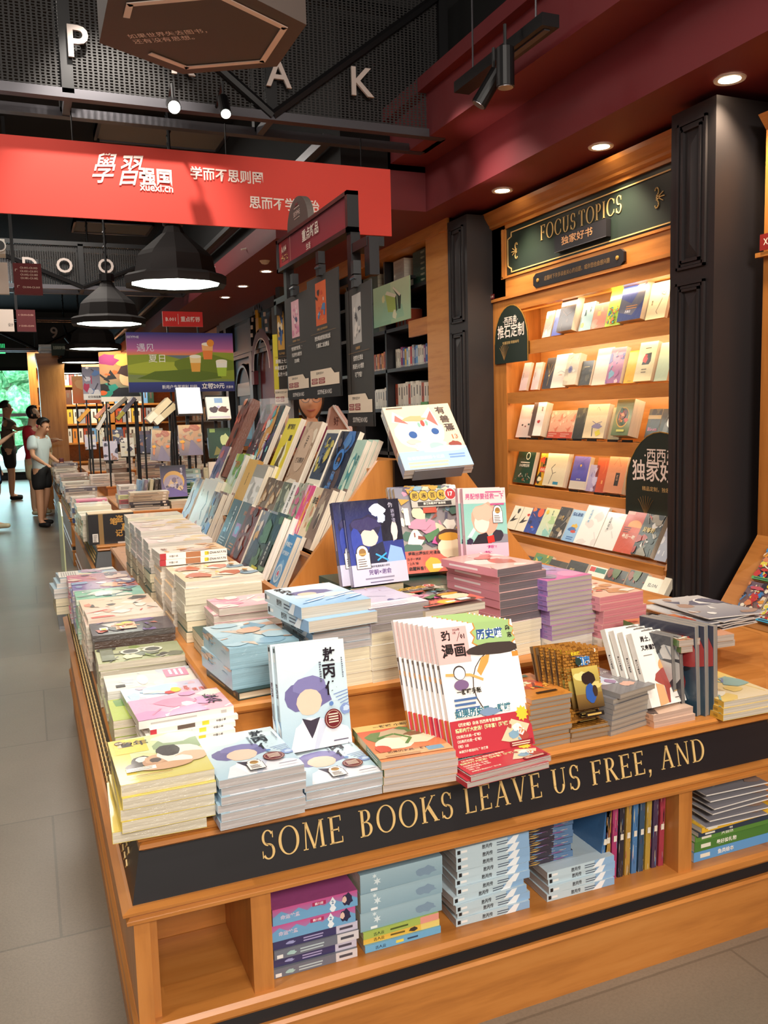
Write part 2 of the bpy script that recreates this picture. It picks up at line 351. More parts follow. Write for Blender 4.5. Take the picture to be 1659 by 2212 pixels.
    def emit(s, mb, o, ux, uy, w, h, mat, step=.00012, flipn=False):
        o, ux, uy = Vector(o), Vector(ux), Vector(uy); n = ux.cross(uy)
        for i, (vs, fs, c) in enumerate(s.L):
            P = [o+ux*(x*w)+uy*(y*h)+n*(step*(i+1)) for x, y in vs]
            if isinstance(c, list): mb.face(P, mat, cols=c)
            else: mb.raw(P, fs, mat, c)
# ------------------------------------------------------------------ books
_bm = {}
def book_meshes(key, w, h, t, art, spine=None, cc='DDDDDD', pc='D8CDB8', hard=False, wrap=True, tiny=False, back=None):
    """book lying face up, origin at the middle of its back cover: width along x (spine at -x), height along y, thickness along z"""
    k = (key, round(w, 4), round(h, 4), round(t, 4))
    if k in _bm: return _bm[k]
    ct = .0026 if hard else .0007; ins = .003 if hard else .0002; ccl = hx(cc); pcl = hx(pc); pm = 'print_gloss' if wrap else 'print'
    mb = MB(); x0, x1, y0, y1 = -w/2, w/2, -h/2, h/2
    mb.box(x0, x1, y0, y1, t-ct, t, pm, ccl); mb.box(x0, x1, y0, y1, 0, ct, pm, ccl); mb.box(x0, x0+ct, y0, y1, ct, t-ct, pm, ccl)
    if art: art.emit(mb, (x0, y0, t), (1, 0, 0), (0, 1, 0), w, h, pm)
    if spine: spine.emit(mb, (x0, y1, 0), (0, -1, 0), (0, 0, 1), h, t, pm, .0001)
    if back: back.emit(mb, (x1, y0, 0), (-1, 0, 0), (0, 1, 0), w, h, pm)
    pg = mb if tiny else MB()
    pg.box(x0+ct, x1-ins, y0+ins, y1-ins, ct, t-ct, 'pages_wrapped' if wrap else 'pages', pcl)
    r = (mb.mesh('cover'), None if tiny else pg.mesh('page_block')); _bm[k] = r; return r
SHORT = (('busy illustrated encyclopaedia comic with a number 17 badge', 'busy encyclopaedia comic'), ('cream-paged book with a dark green cover', 'green-covered book'), ('cream-paged book with a black spine', 'black-spined book'), ('white-covered cream-paged book in film', 'white-covered book'),
 ('grey book with silver spine lettering', 'grey silver-lettered book'), ('dark purple book with lilac spine tip', 'dark purple book'), ('mint green comic with white leaf shapes', 'mint leafy comic'), ('orange and white comic with red spine labels', 'red-labelled orange comic'), ('pale blue comic with a white-robed cover', 'white-robed blue comic'),
 ('pale blue slipcase box set in glossy film', 'pale blue box set'), ('red and green illustrated history comic', 'illustrated history comic'), ('salmon and white comic with red streaks', 'red-streaked comic'), ('small pink animal comic in film', 'small pink comic'), ('violet and orange comic with white flowers', 'white-flowered violet comic'), ('bright children comic with a white flap cover', 'bright children comic'),
 ('cream comic with a small line drawing', 'cream line-drawn comic'), ('dark comic with red and yellow price stickers', 'dark price-stickered comic'), ('dark patterned comic with blue and red spine', 'dark patterned comic'), ('open-edged pale blue comic with a sea wave cover', 'sea-wave blue comic'), ('pale blue comic with ink lettering on its spine', 'ink-lettered blue comic'), ('pink rabbit comic with a bold black title', 'pink rabbit comic'), ('thick dark brown book with a plain spine', 'thick brown book'),
 ('thin white comic with a printed red and yellow spine', 'thin white comic'), ('cream and yellow comic with orange page corners', 'cream and yellow comic'), ('pale pink and white comic with a soft cover', 'soft pink comic'), ('pink and sky blue comic with a paper plane', 'paper-plane comic'), ('white adventure comic with dark red dragon shape', 'white adventure comic'), ('brown brick-pattern detective manga', 'brick-pattern manga'), ('pink and blue DETECTIVE volume', 'DETECTIVE volume'), ('illustrated book with pink sprayed edges', 'pink-edged book'), ('thin loose magazine with curling white edges', 'curling magazine'), ('thick pink and blue case with two white number 2 marks', 'thick pink and blue case'))
def fit(l):
    for a, b_ in SHORT:
        if len(l.split()) > 16: l = l.replace(a, b_)
    return l
def put_book(kind, meshes, M, label, cat, group=None):
    label = fit(label)
    if not meshes[1]:
        o = link(kind, meshes[0]); o.matrix_world = M; return tag(o, label, cat, group)
    o = bpy.data.objects.new(kind, None); COL.objects.link(o); o.empty_display_size = .05; o.matrix_world = M; tag(o, label, cat, group)
    link('cover', meshes[0], o); link('page_block', meshes[1], o)
    return o
def flat(x, y, z, rz): return Matrix.Translation((x, y, z)) @ Matrix.Rotation(rz, 4, 'Z')
def lean(x, y, z, rz, back, h, roll=0):
    """standing book: (x, y, z) = middle of the lower edge of its front cover's back; leaning back by `back` degrees, cover facing -y before rz"""
    return Matrix.Translation((x, y, z)) @ Matrix.Rotation(rz, 4, 'Z') @ Matrix.Rotation(rad(roll), 4, 'Y') @ Matrix.Rotation(rad(90-back), 4, 'X') @ Matrix.Translation((0, h/2, 0))
ORD = ['topmost', 'second down', 'third down', 'fourth down', 'fifth down', 'sixth down', 'seventh down', 'eighth down', 'ninth down', 'tenth down', 'eleventh down', 'twelfth down', 'thirteenth down', 'fourteenth down', 'fifteenth down']
def ordn(i, n): return 'bottom' if i == n-1 and n > 2 else ORD[min(i, 14)]
RJ = random.Random(7)
def stack(kind, specs, x, y, z, rz, desc, where, cat='book', group=None, jit=.003, jr=.8):
    """specs: list bottom to top of (meshes, thickness[, dx, dy, dr]); one labelled book each"""
    n = len(specs); zz = z
    for i, sp in enumerate(specs):
        ms, t = sp[0], sp[1]; dx, dy, dr = (list(sp[2:])+[0, 0, 0])[:3]
        M = flat(x+dx+RJ.uniform(-jit, jit), y+dy+RJ.uniform(-jit, jit), zz, rz+rad(dr+RJ.uniform(-jr, jr)))
        d = sp[5] if len(sp) > 5 else desc
        put_book(kind, ms, M, f'{d}, {ordn(n-1-i, n)} {where}', cat, group or f'{desc}s {where}'); zz += t+.0006
    return zz
# ------------------------------------------------------------------ the room
mb = MB(); mb.box(-8, 8, -3, 30, -.05, 0, 'floor_stone'); struct('floor', mb)
mb = MB(); mb.box(-8, 8, -3, 30, 4.25, 4.35, 'ceiling_black'); struct('ceiling', mb)
mb = MB(); mb.box(3.45, 3.6, -3, 30, 0, 4.25, 'red_soffit'); struct('wall_right', mb)
mb = MB(); mb.box(-4.2, -4.0, 1.5, 24, 0, 4.25, 'wall_brown'); struct('wall_left_unseen', mb)  # unseen wall, added to block ambient light from the left
mb = MB()   # stepped red soffit along the right wall
for x0, z0, z1 in ((2.68, 2.80, 3.10), (2.42, 3.10, 3.36), (2.36, 3.36, 3.44)):
    mb.box(x0, 3.45, -3, 5.58, z0, z1, 'red_soffit')
mb.box(2.40, 3.45, 5.58, 7.0, 2.80, 3.2, 'red_soffit'); mb.box(2.0, 3.45, 7.0, 24, 2.86, 3.06, 'red_soffit'); mb.box(2.06, 3.45, 5.58, 24, 3.06, 4.25, 'ceiling_black')
mb.box(2.66, 3.45, -3, 5.58, 3.44, 4.25, 'ceiling_black'); struct('trim_1', mb)
mb = MB(); mb.box(-8, .1, 24, 24.2, 0, .12, 'charcoal_paint'); mb.box(.32, 8, 24, 24.2, 0, 4.25, 'charcoal_paint'); mb.box(-8, .32, 24, 24.2, 2.85, 4.25, 'black_paint')
struct('wall_back', mb)
w = MB(); w.box(-8, .34, 24.0, 24.1, 2.78, 2.86, 'black_metal'); w.box(.22, .36, 23.95, 24.1, 0, 2.86, 'black_metal'); w.box(-2.2, -2.1, 24, 24.1, 0, 2.8, 'black_metal'); w.box(-8, .3, 24, 24.08, .12, .2, 'black_metal'); w.box(-8, .25, 24.0, 24.06, 1.62, 1.70, 'steel')
wo = struct('window_1', w); g = MB(); g.box(-8, .25, 24.04, 24.05, .15, 2.8, 'window_glass'); g.build('pane', wo)
# outside the window: sky glow and trees
mb = MB(); mb.face([(-14, 40, -2), (6, 40, -2), (6, 40, 14), (-14, 40, 14)], 'sky_glow'); o = mb.build('sky'); o['kind'] = 'structure'
mb = MB(); mb.box(-12, 6, 24.3, 41, -.3, -.1, 'steel'); struct('ground_outside', mb)
def ico(mb, c, r, mat, seed, sub=2, col=None):
    b_ = bmesh.new(); bmesh.ops.create_icosphere(b_, subdivisions=sub, radius=1); R = random.Random(seed)
    vs = [Vector(v.co)*(1+R.uniform(-.16, .16)) for v in b_.verts]; fs = [tuple(v.index for v in f.verts) for f in b_.faces]; b_.free()
    mb.raw([(c[0]+v.x*r[0], c[1]+v.y*r[1], c[2]+v.z*r[2]) for v in vs], fs, mat, col)
for i, (x, y, s, lb) in enumerate(((-1.3, 31, 1.0, 'broad pale green tree outside the far window, nearer the door frame'), (.6, 34, 1.2, 'taller green tree outside the far window, behind the window post'), (-3.6, 33, 1.2, 'green tree outside the far window, at its outer edge'))):
    t = thing('tree', lb, 'tree', (x, y, -.1)); R = random.Random(i)
    mb = MB(); mb.tube([(x, y, -.1), (x+.05, y, 1.6*s), (x, y, 2.6*s)], [.16, .12, .06], 'hair'); child(t, mb, 'trunk')
    mb = MB()
    for k in range(60):
        a = R.uniform(0, 6.28); rr = R.uniform(0, 1.5)*s; ico(mb, (x+rr*math.cos(a), y+rr*math.sin(a)*.6, R.uniform(.4, 3.9)*s), [R.uniform(.25, .55)*s]*3, 'leafy', k, 2)
    child(t, mb, 'foliage')
area('daylight_outside', (-1, 26.5, 5), (-1, 33, 1.5), 6, 3, 5200, (.8, .97, 1))
area('window_daylight', (-1.4, 23.9, 1.5), (-1.4, 15, .3), 3.2, 2.4, 80, (.62, .88, 1))
# ------------------------------------------------------------------ roof trusses, ducts
def truss(name, label, y0, y1, z0, z1, x0, x1, step, let):
    t = thing(name, label, 'roof truss', (x1, y0, z0)); r = .03
    fr = MB()
    for y in (y0, y1):
        for z in (z0, z1): fr.box(x0, x1, y-r, y+r, z-r*.8, z+r*.8, 'grey_metal' if z == z0 else 'black_metal')
    n = int((x1-x0)/step)
    for i in range(n+1):
        x = x1-i*step; fr.box(x-r, x+r, y0-r, y0+r, z0, z1, 'black_metal'); fr.box(x-.02, x+.02, y0, y1, z0-.02, z0+.02, 'grey_metal'); fr.box(x-r, x+r, y1-r, y1+r, z0, z1, 'black_metal')
        if i < n: fr.tube([(x, y0-.03, z0 if i % 2 else z1), (x-step, y0-.03, z1 if i % 2 else z0)], .026, 'black_metal', n=6)
    child(t, fr, 'frame')
    ms = MB(); ms.face([(x0, y0, z0), (x1, y0, z0), (x1, y0, z1), (x0, y0, z1)], 'metal_mesh'); ms.face([(x1, y0, z0), (x1, y1, z0), (x1, y1, z1), (x1, y0, z1)], 'metal_mesh'); child(t, ms, 'mesh_panel')
    for ch, x, z, h in let:
        lb = MB(); letters(lb, ch, (x, y0-.05, z), (1, 0, 0), (0, 0, 1), h, 'letter_white', depth=.015, bold=.012)
        c = child(t, lb, 'letter'); c['label'] = 'pale metal letter %s' % ch
    return t
plain('letter_white', 'B9ABA4', .5)
truss('roof_truss', 'nearest black box truss with mesh panels and pale capital letters', 5.0, 5.3, 3.12, 3.95, -3.0, 2.53, 1.1,
      [('P', .34, 3.29, .16), ('A', 1.39, 3.268, .15), ('R', .865, 3.27, .16), ('K', 1.905, 3.275, .16)])
truss('roof_truss', 'black box truss beyond the red banner carrying the letters DOOS', 11.0, 11.4, 3.0, 3.5, -3.0, 2.0, 1.25,
      [('O', PY(122, 577, 10.95).x, PY(122, 589, 10.95).z, .17), ('O', PY(212, 577, 10.95).x, PY(212, 590, 10.95).z, .17), ('D', PY(49, 577, 10.95).x, PY(49, 588, 10.95).z, .17)])
truss('roof_truss', 'furthest black box truss with the figure 9', 17.0, 17.3, 2.75, 3.3, -3.0, 1.4, 1.1, [('9', .55, 2.95, .2)])
mb = MB(); mb.box(1.95, 2.01, 5.6, 20, 3.2, 3.26, 'grey_metal'); mb.box(1.7, 1.74, 5.6, 20, 3.0, 3.04, 'black_metal')
letters(mb, 'S', (1.68, 9.6, 3.05), (0, -1, 0), (0, 0, 1), .2, 'letter_white')
tag(mb.build('cable_tray'), 'long black overhead tray running beside the red soffit, with letter S', 'cable tray')
for i, (x0, x1, y0, y1, lb) in enumerate(((.82, 2.05, 8.6, 9.25, 'dim grey ceiling board just above the red banner'), (.82, 1.9, 12.9, 13.65, 'pale ceiling board just below the red banner'))):
    t = thing('ceiling_board', lb, 'ceiling panel', ((x0+x1)/2, y0, 4.2))
    mb = MB(); mb.box(x0, x1, y0, y1, 4.18, 4.24, 'board_grey' if 'board_grey' in MAT else plain('board_grey', '8E8B88', .8).name); child(t, mb, 'board')
    mb = MB()
    for a in ((x0, x1, y0, y0+.03), (x0, x1, y1-.03, y1), (x0, x0+.03, y0, y1), (x1-.03, x1, y0, y1)): mb.box(*a, 4.165, 4.24, 'grey_metal')
    child(t, mb, 'frame')
mb = MB(); mb.box(-1.2, .35, 14, 14.5, 3.5, 3.95, 'steel'); mb.tube([(-2, 12, 3.6), (1.8, 12.2, 3.6)], .09, 'black_metal'); tag(mb.build('air_duct'), 'silver and black air duct under the ceiling at the back', 'air duct')
# ------------------------------------------------------------------ hexagonal hanging sign
t = thing('hanging_sign', 'large dark hexagonal hanging sign with a broken white outline', 'sign', (.79, 3.77, 3.0))
hc = Vector((.79, 3.772, 3.0)); hp = [hc+Vector((.448*math.cos(rad(90+60*k)), .448*math.sin(rad(90+60*k)), 0)) for k in range(6)]
mb = MB(); mb.prism(hp, (0, 0, .2), 'taupe'); child(t, mb, 'panel')
mb = MB()
def hx2(k, r=.355): return hc+Vector((r*math.cos(rad(90+60*k)), r*math.sin(rad(90+60*k)), -.003))
def bar(mb, a, b_, w, mat, up): 
    a, b_ = Vector(a), Vector(b_); d = (b_-a).normalized(); s = d.cross(Vector(up))*w/2; a2, b2 = a-d*w*.3, b_+d*w*.3
    mb.prism([a2-s, b2-s, b2+s, a2+s], Vector(up)*.004, mat)
pts = [hx2(k) for k in range(6)]
for a, b_ in ((pts[0], pts[5]), (pts[5], pts[4]), (pts[4], pts[3]), (pts[3], pts[2]), (pts[2], pts[2].lerp(pts[1], .3)), (pts[0], pts[0].lerp(pts[1], .55))): bar(mb, a, b_, .026, 'letter_pink', (0, 0, -1))
child(t, mb, 'outline')
mb = MB(); a = PZ(281, 84, 2.998); b_ = PZ(449, 71, 2.998); ux = (b_-a).normalized(); uy = Vector((ux.y, -ux.x, 0))
letters(mb, '如果世界失去图书，', a, ux, uy, .042, 'letter_pink', w=(b_-a).length); a = PZ(292, 95, 2.998); letters(mb, '还有没有思想。', a, ux, uy, .042, 'letter_pink', w=(b_-a).length*.78); child(t, mb, 'lettering')
mb = MB(); mb.tube([(.6, 3.77, 3.2), (.6, 3.77, 4.25)], .008, 'black_metal'); mb.tube([(1.0, 3.77, 3.2), (1.0, 3.77, 4.25)], .008, 'black_metal'); child(t, mb, 'hanger')
# ------------------------------------------------------------------ red banner
t = thing('hanging_banner', 'long red hanging banner with white slogan lettering', 'banner', (1.1, 5.2, 2.53))
mb = MB(); A = Art(5.7).bg('DC463A'); A.emit(mb, (-.5, 5.185, 2.535), (1, 0, 0), (0, 0, 1), 2.745, .41, 'matte_print'); mb.box(-.5, 2.245, 5.186, 5.2, 2.535, 2.945, 'matte_print', hx('DC463A')); child(t, mb, 'panel')
mb = MB()
def onb(u, v): return PY(u, v, 5.178)
for s_, u0, v0, u1, h, bo in (('学而不思则罔', 412, 387, 568, .075, .02), ('思而不学则殆', 539, 450, 690, .075, .02), ('强国', 301, 400, 372, .098, .03), ('xuexi.cn', 302, 411, 374, .04, .02)):
    a, b_ = onb(u0, v0), onb(u1, v0); letters(mb, s_, a, (1, 0, 0), (0, 0, 1), h, 'letter_cream', w=(b_-a).x, bold=bo)
for s_, u0, v0, u1, h in (('學', 196, 395, 250, .17), ('習', 252, 400, 303, .17)):
    a, b_ = onb(u0, v0), onb(u1, v0); letters(mb, s_, a, (1, 0, .08), (.28, 0, 1), h, 'letter_cream', w=(b_-a).x*.85, bold=.008)
child(t, mb, 'lettering')
mb = MB()
for x in (.35, 1.2, 2.05): mb.tube([(x, 5.19, 2.94), (x, 5.19, 3.12)], .004, 'black_metal', n=5)
child(t, mb, 'hanging_wire')
# ------------------------------------------------------------------ pendant lamps
LAMPZ = 2.375
def pendant(x, y, lb, k):
    t = thing('pendant_lamp', lb, 'pendant lamp', (x, y, LAMPZ), 'bell pendant lamps in a row'); M = Matrix.Translation((x, y, LAMPZ)) @ Matrix.Rotation(rad(11), 4, 'Z')
    mb = MB(); mb.lathe([(.37, 0), (.375, .055), (.345, .075), (.30, .085), (.275, .20), (.245, .235), (.17, .30), (.085, .37), (.055, .43), (.04, .50)], 'lamp_paint', n=10, M=M, caps=False)
    mb.lathe([(.325, .012), (.37, 0)], 'lamp_paint', n=10, M=M, caps=False); mb.lathe([(.075, .43), (.075, .5)], 'black_metal', n=10, M=M); child(t, mb, 'shade')
    mb = MB(); mb.lathe([(.001, .02), (.325, .02)], 'lens_cool', n=10, M=M, caps=False); child(t, mb, 'diffuser')
    mb = MB(); mb.tube([(x, y, LAMPZ+.49), (x, y, 4.25)], .012, 'black_metal', n=6)
    for i in range(8): mb.tube([(x-.012, y, 3.0+i*.14), (x+.012, y, 3.04+i*.14), (x-.012, y, 3.1+i*.14)], .009, 'black_metal', n=5)
    child(t, mb, 'chain')
    spot('pendant_lamp_light', (x, y, LAMPZ+.0), (x, y, 0), 55, 130, .8, .25, (1, .9, .76))
for k, (x, y, lb) in enumerate(((1.09, 6.5, 'nearest dark bell pendant lamp with a pale glowing underside'), (.86, 9.2, 'second dark bell pendant lamp, partly behind the nearest one'), (.93, 12.3, 'third dark bell pendant lamp in the receding row'), (.93, 15.0, 'fourth dark bell pendant lamp in the receding row'), (.85, 18.2, 'furthest dark bell pendant lamp, above the wooden column'))): pendant(x, y, lb, k)
# ------------------------------------------------------------------ spotlights
def spotlight(x, y, z, to, lb, lit, r=.035, l=.14, power=0, hang=None):
    t = thing('spotlight', lb, 'spotlight', (x, y, z)); d = (Vector(to)-Vector((x, y, z))).normalized(); p = Vector((x, y, z))
    mb = MB(); mb.tube([p-d*l, p], r, 'black_metal', n=16); child(t, mb, 'housing')
    mb = MB(); mb.tube([p, p+d*.004], r*.85, lit, n=16); child(t, mb, 'lens')
    mb = MB(); q = p-d*l*.8; mb.tube([q, q+Vector((0, 0, .10))] + ([(q.x, hang, 3.12)] if hang else [q+Vector((0, 0, .14))]), .008, 'black_metal', n=6); child(t, mb, 'bracket')
spotlight(.83, 4.72, 3.02, (.4, 1, 1.2), 'glaring round spotlight below the hexagonal sign', 'lens_white', .036, .14, 0, 5.0)
spotlight(1.10, 4.72, 3.015, (.9, 2.5, .4), 'second lit spotlight, dimmer, below the hexagonal sign', 'lens_cool', .03, .14, 0, 5.0)
t = thing('track_light_rail', 'black suspended track rail in front of the red soffit', 'track light', (2.28, 3.85, 3.1))
mb = MB(); mb.prism([(2.235, 3.43, 3.10), (2.325, 3.43, 3.10), (2.325, 3.43, 3.155), (2.235, 3.43, 3.155)], (0, .85, 0), 'black_metal'); child(t, mb, 'rail')
mb = MB(); mb.box(2.265, 2.295, 3.46, 3.9, 3.094, 3.1, 'grey_metal'); child(t, mb, 'track_slot')
for y in (3.55, 4.15): mb = MB(); mb.tube([(2.28, y, 3.155), (2.28, y, 4.25)], .005, 'grey_metal', n=5); child(t, mb, 'hanger_rod')
p = PZ(1092, 188, 2.90); spotlight(p.x, p.y, p.z, (p.x, p.y, 0), 'black cylinder spotlight hanging upright from the track rail', 'steel', .042, .17)
p = PZ(1034, 226, 2.87); spotlight(p.x, p.y, p.z, (p.x-.5, p.y+.25, 2.0), 'black cylinder spotlight tilted, further along the track rail', 'steel', .038, .17)
def downlight(x, y, z, lb, power=40):
    t = thing('downlight', lb, 'downlight', (x, y, z)); M = Matrix.Translation((x, y, z))
    mb = MB(); mb.lathe([(.045, -.003), (.065, -.006), (.068, 0)], 'white_plastic', n=24, M=M, caps=False); child(t, mb, 'trim_ring')
    mb = MB(); mb.lathe([(.001, -.004), (.046, -.004)], 'downlight_glow', n=24, M=M, caps=False); child(t, mb, 'lens')
    if power: spot('downlight_lamp', (x, y, z-.03), (x+.05, y, 0), power, 95, .7, .04, (1, .8, .55))
downlight(2.90, 4.915, 2.799, 'recessed downlight in the red soffit, above the left end of the green signboard', 55)
downlight(2.947, 3.963, 2.799, 'recessed downlight in the red soffit, above the right part of the green signboard', 55)
downlight(2.9, 3.0, 2.799, 'recessed downlight in the red soffit, beyond the dark pillar', 45)
for y, lb in ((8.55, 'nearest of the small downlights left of the black stand'), (9.55, 'middle of the small downlights left of the black stand'), (10.45, 'furthest of the small downlights left of the black stand')): downlight(2.33, y, 2.859, lb, 30)
spot('soffit_wash', (2.3, 4.66, 2.5), (2.68, 4.62, 2.95), 8, 60, .9, .03, (1, .7, .62))
for x, y, z, lb in ((2.17, 8.0, 2.90, 'white dome camera nearer the black stand'), (2.2, 9.4, 2.97, 'white dome camera further back below the cable tray')):
    t = thing('dome_camera', lb, 'security camera', (x, y, z)); M = Matrix.Translation((x, y, z))
    mb = MB(); mb.lathe([(.001, -.075), (.03, -.068), (.05, -.04), (.058, 0), (.058, .05), (.02, .055)], 'white_plastic', n=16, M=M); child(t, mb, 'dome')
    mb = MB(); mb.tube([(x, y, z+.05), (x-.02, y, z+.1), (x-.22, y, z+.05)], .008, 'white_plastic', n=6); mb.tube([(x, y, z+.05), (x, y, z+.35)], .012, 'black_metal', n=6); child(t, mb, 'bracket')
# ------------------------------------------------------------------ display tables
def offs(path, d):
    """path of (x, y) walked with the outside on its right; offset outward by d with mitred corners"""
    out = []; n = len(path)
    for i in range(n):
        ns = []
        for a, b_ in ((i-1, i), (i, i+1)):
            if 0 <= a and b_ < n:
                dx, dy = path[b_][0]-path[a][0], path[b_][1]-path[a][1]; l = math.hypot(dx, dy); ns.append((dy/l, -dx/l))
        nx = sum(q[0] for q in ns)/len(ns); ny = sum(q[1] for q in ns)/len(ns); k = nx*nx+ny*ny
        out.append((path[i][0]+nx/k*d, path[i][1]+ny/k*d))
    return out
def sweep(mb, path, prof, mat, matx=None, col=None):
    rings = [[(x, y, z) for x, y in offs(path, d)] for d, z in prof]
    for a, b_ in zip(rings, rings[1:]):
        for i in range(len(path)-1):
            dx = abs(path[i+1][0]-path[i][0]); dy = abs(path[i+1][1]-path[i][1])
            mb.face([a[i], a[i+1], b_[i+1], b_[i]], (matx or mat) if dx > dy else mat, col)
def slab(mb, path, d, z0, z1, mat):
    p = [(x, y, z0) for x, y in offs(path+[path[0]], d)[:-1]] if False else [(x, y, z0) for x, y in offs(path, d)]
    mb.prism(p, (0, 0, z1-z0), mat)
T1 = .62; T2 = .74
def display_table(x0, x1, y0, y1, ch, label, lettering=None, t2=None, ch2=0):
    t = thing('display_table', label, 'display table', ((x0+x1)/2, (y0+y1)/2, 0))
    path = [(x0+ch2, y1), (x0, y1-ch2), (x0, y0), (x1-ch, y0), (x1, y0+ch), (x1, y1), (x0+ch2, y1)] if ch else [(x0, y1), (x0, y0), (x1, y0), (x1, y1), (x0, y1)]
    op = path[:-1]
    mb = MB(); sweep(mb, path, [(0, 0), (0, .140), (.007, .143), (.009, .150), (.004, .157), (-.03, .158)], 'wood_y', 'wood_x'); child(t, mb, 'plinth')
    mb = MB(); sweep(mb, path, [(-.004, .156), (-.004, .194)], 'black_paint'); child(t, mb, 'black_strip')
    mb = MB(); sweep(mb, path, [(-.03, .192), (.004, .192), (.009, .199), (.009, .214), (.002, .223), (-.06, .223)], 'wood_y', 'wood_x'); p = offs(op, -.02); mb.prism([(x, y, .195) for x, y in p], (0, 0, .027), 'wood_x'); child(t, mb, 'lower_shelf')
    mb = MB(); mb.box(x0, x0+.03, y0+.005, y1-ch2, .223, .445, 'wood_z'); mb.box(x0+.03, x0+.045, y0+.02, y0+.2, .223, .445, 'wood_z'); child(t, mb, 'end_panel')
    mb = MB(); mb.box(x0+.03, x1-.03, y0+.285, y0+.30, .223, .46, 'wood_x'); child(t, mb, 'back_panel')
    xs = [x0+.23]+[x0+.23+1.10*k for k in range(1, 3) if x0+.23+1.10*k < x1-.1]
    for x in xs: mb = MB(); mb.box(x, x+.042, y0+.008, y0+.29, .223, .45, 'wood_z'); child(t, mb, 'divider')
    mb = MB(); sweep(mb, path, [(-.02, .440), (.004, .440), (.013, .446), (.014, .453), (.007, .459), (.010, .463), (.020, .468), (.021, .474), (.006, .478), (-.04, .478)], 'wood_y', 'wood_x'); child(t, mb, 'moulding')
    mb = MB(); sweep(mb, path, [(0, .477), (-.022, .586)], 'black_paint'); f = child(t, mb, 'fascia')
    mb = MB(); R = random.Random(3)
    yy = y0+.12
    while yy < y1-ch2-.05:
        for k in range(3): 
            zc = .50+k*.026; mb.tube([(x0-.002+.2*(zc-.478), yy+.012, zc-.009), (x0-.001+.2*(zc-.478), yy, zc), (x0-.001+.2*(zc-.478), yy+.006, zc+.010)], .0022, 'gold_paint', n=4)
        yy += .035
    child(t, mb, 'gold_ornament')
    if lettering:
        for s_, xa, xb in lettering:
            mb = MB(); ang = math.atan2(.016, .074); up = Vector((0, math.sin(ang), math.cos(ang)))
            letters(mb, serif(s_), Vector((xa, y0+.006-.0008, .505))+up*0, (1, 0, 0), up, .062, 'gold_paint', w=xb-xa, bold=-.021, depth=.002); child(t, mb, 'lettering')
    lp = [(x+.029, y) if abs(x-x0) < .001 else (x, y) for x, y in path]; mb = MB(); sweep(mb, lp, [(-.03, .584), (.004, .586), (.012, .592), (.010, .600), (.004, .603), (.012, .608), (.014, .614), (.008, .620), (-.02, .620)], 'wood_y', 'wood_x')
    p = offs(lp[:-1], -.01); mb.prism([(x, y, .60) for x, y in p], (0, 0, .0195), 'wood_x'); child(t, mb, 'table_top')
    if t2:
        a0, a1, b0, b1, c = t2; pa = [(a0, b1), (a0, b0), (a1-c, b0), (a1, b0+c), (a1, b1), (a0, b1)] if c else [(a0, b1), (a0, b0), (a1, b0), (a1, b1), (a0, b1)]
        mb = MB(); sweep(mb, pa, [(-.012, .618), (-.012, .715), (0, .718), (.004, .724), (.004, .735), (-.004, .740), (-.03, .740)], 'wood_y', 'wood_x'); mb.prism([(x, y, .72) for x, y in offs(pa[:-1], -.01)], (0, 0, .0195), 'wood_x'); child(t, mb, 'raised_step')
    return t
TX0, TY0 = .13, 1.63
display_table(TX0, 2.31, TY0, 4.9, .54, 'large wooden book display table in front with gold lettering on black', None, (.382, 2.06, 1.93, 4.76, .2), .55)
def rack(x0, xt0, xt1, x1, y0, y1, zb, zl, zt, label, rows=3):
    """two-sided stepped book rack: lip at x0, ridge xt0..xt1"""
    t = thing('book_rack', label, 'book rack', ((x0+x1)/2, (y0+y1)/2, zb))
    prof = [(x0, zb), (x0, zl), (xt0, zt), (xt1, zt), (x1, zl), (x1, zb)]
    for y in (y0, y1):
        mb = MB(); mb.prism([(x, y, z) for x, z in prof], (0, .02, 0), 'wood_z'); child(t, mb, 'end_panel')
    mb = MB(); mb.box(x0-.018, x0+.002, y0, y1+.02, zb, zl+.005, 'wood_y'); child(t, mb, 'front_lip')
    mb = MB(); mb.box(x1-.002, x1+.018, y0, y1+.02, zb, zl+.005, 'wood_y'); child(t, mb, 'rear_lip')
    for i in range(rows):
        f0 = i/rows; xa = x0+(xt0-x0)*f0; za = zl-.03+(zt-zl)*f0
        mb = MB(); mb.box(xa, xa+(xt0-x0)/rows+.02, y0+.02, y1, za-.012, za, 'wood_y'); mb.box(xa+(xt0-x0)/rows+.005, xa+(xt0-x0)/rows+.02, y0+.02, y1, za, za+(zt-zl)/rows, 'wood_y'); child(t, mb, 'step')
    mb = MB(); mb.box(xt0+.03, xt1-.03, y0+.02, y1, zb, zt-.02, 'wood_y'); mb.prism([(xt1-.03, y0+.02, zb), (x1, y0+.02, zb), (x1, y0+.02, zl), (xt1-.03, y0+.02, zt-.02)], (0, y1-y0-.02, 0), 'wood_y'); child(t, mb, 'core')
    return t
rack(.745, 1.08, 1.37, 1.70, 2.66, 4.72, T2, .83, 1.25, 'wooden stepped book rack in the middle of the front table')
t = display_table(.36, 2.5, 5.72, 8.3, 0, 'wooden display table behind the front one, under the nearest pendant lamp', None, (.64, 2.2, 6.60, 8.15, 0))
t = display_table(.36, 2.5, 8.95, 11.3, 0, 'third wooden display table, beyond the second, half hidden by books', None, (.75, 2.2, 9.4, 11.1, 0))
t = display_table(.36, 2.5, 12.0, 14.6, 0, 'furthest wooden display table, beside the boy in white', None, (.75, 2.2, 12.4, 14.4, 0))
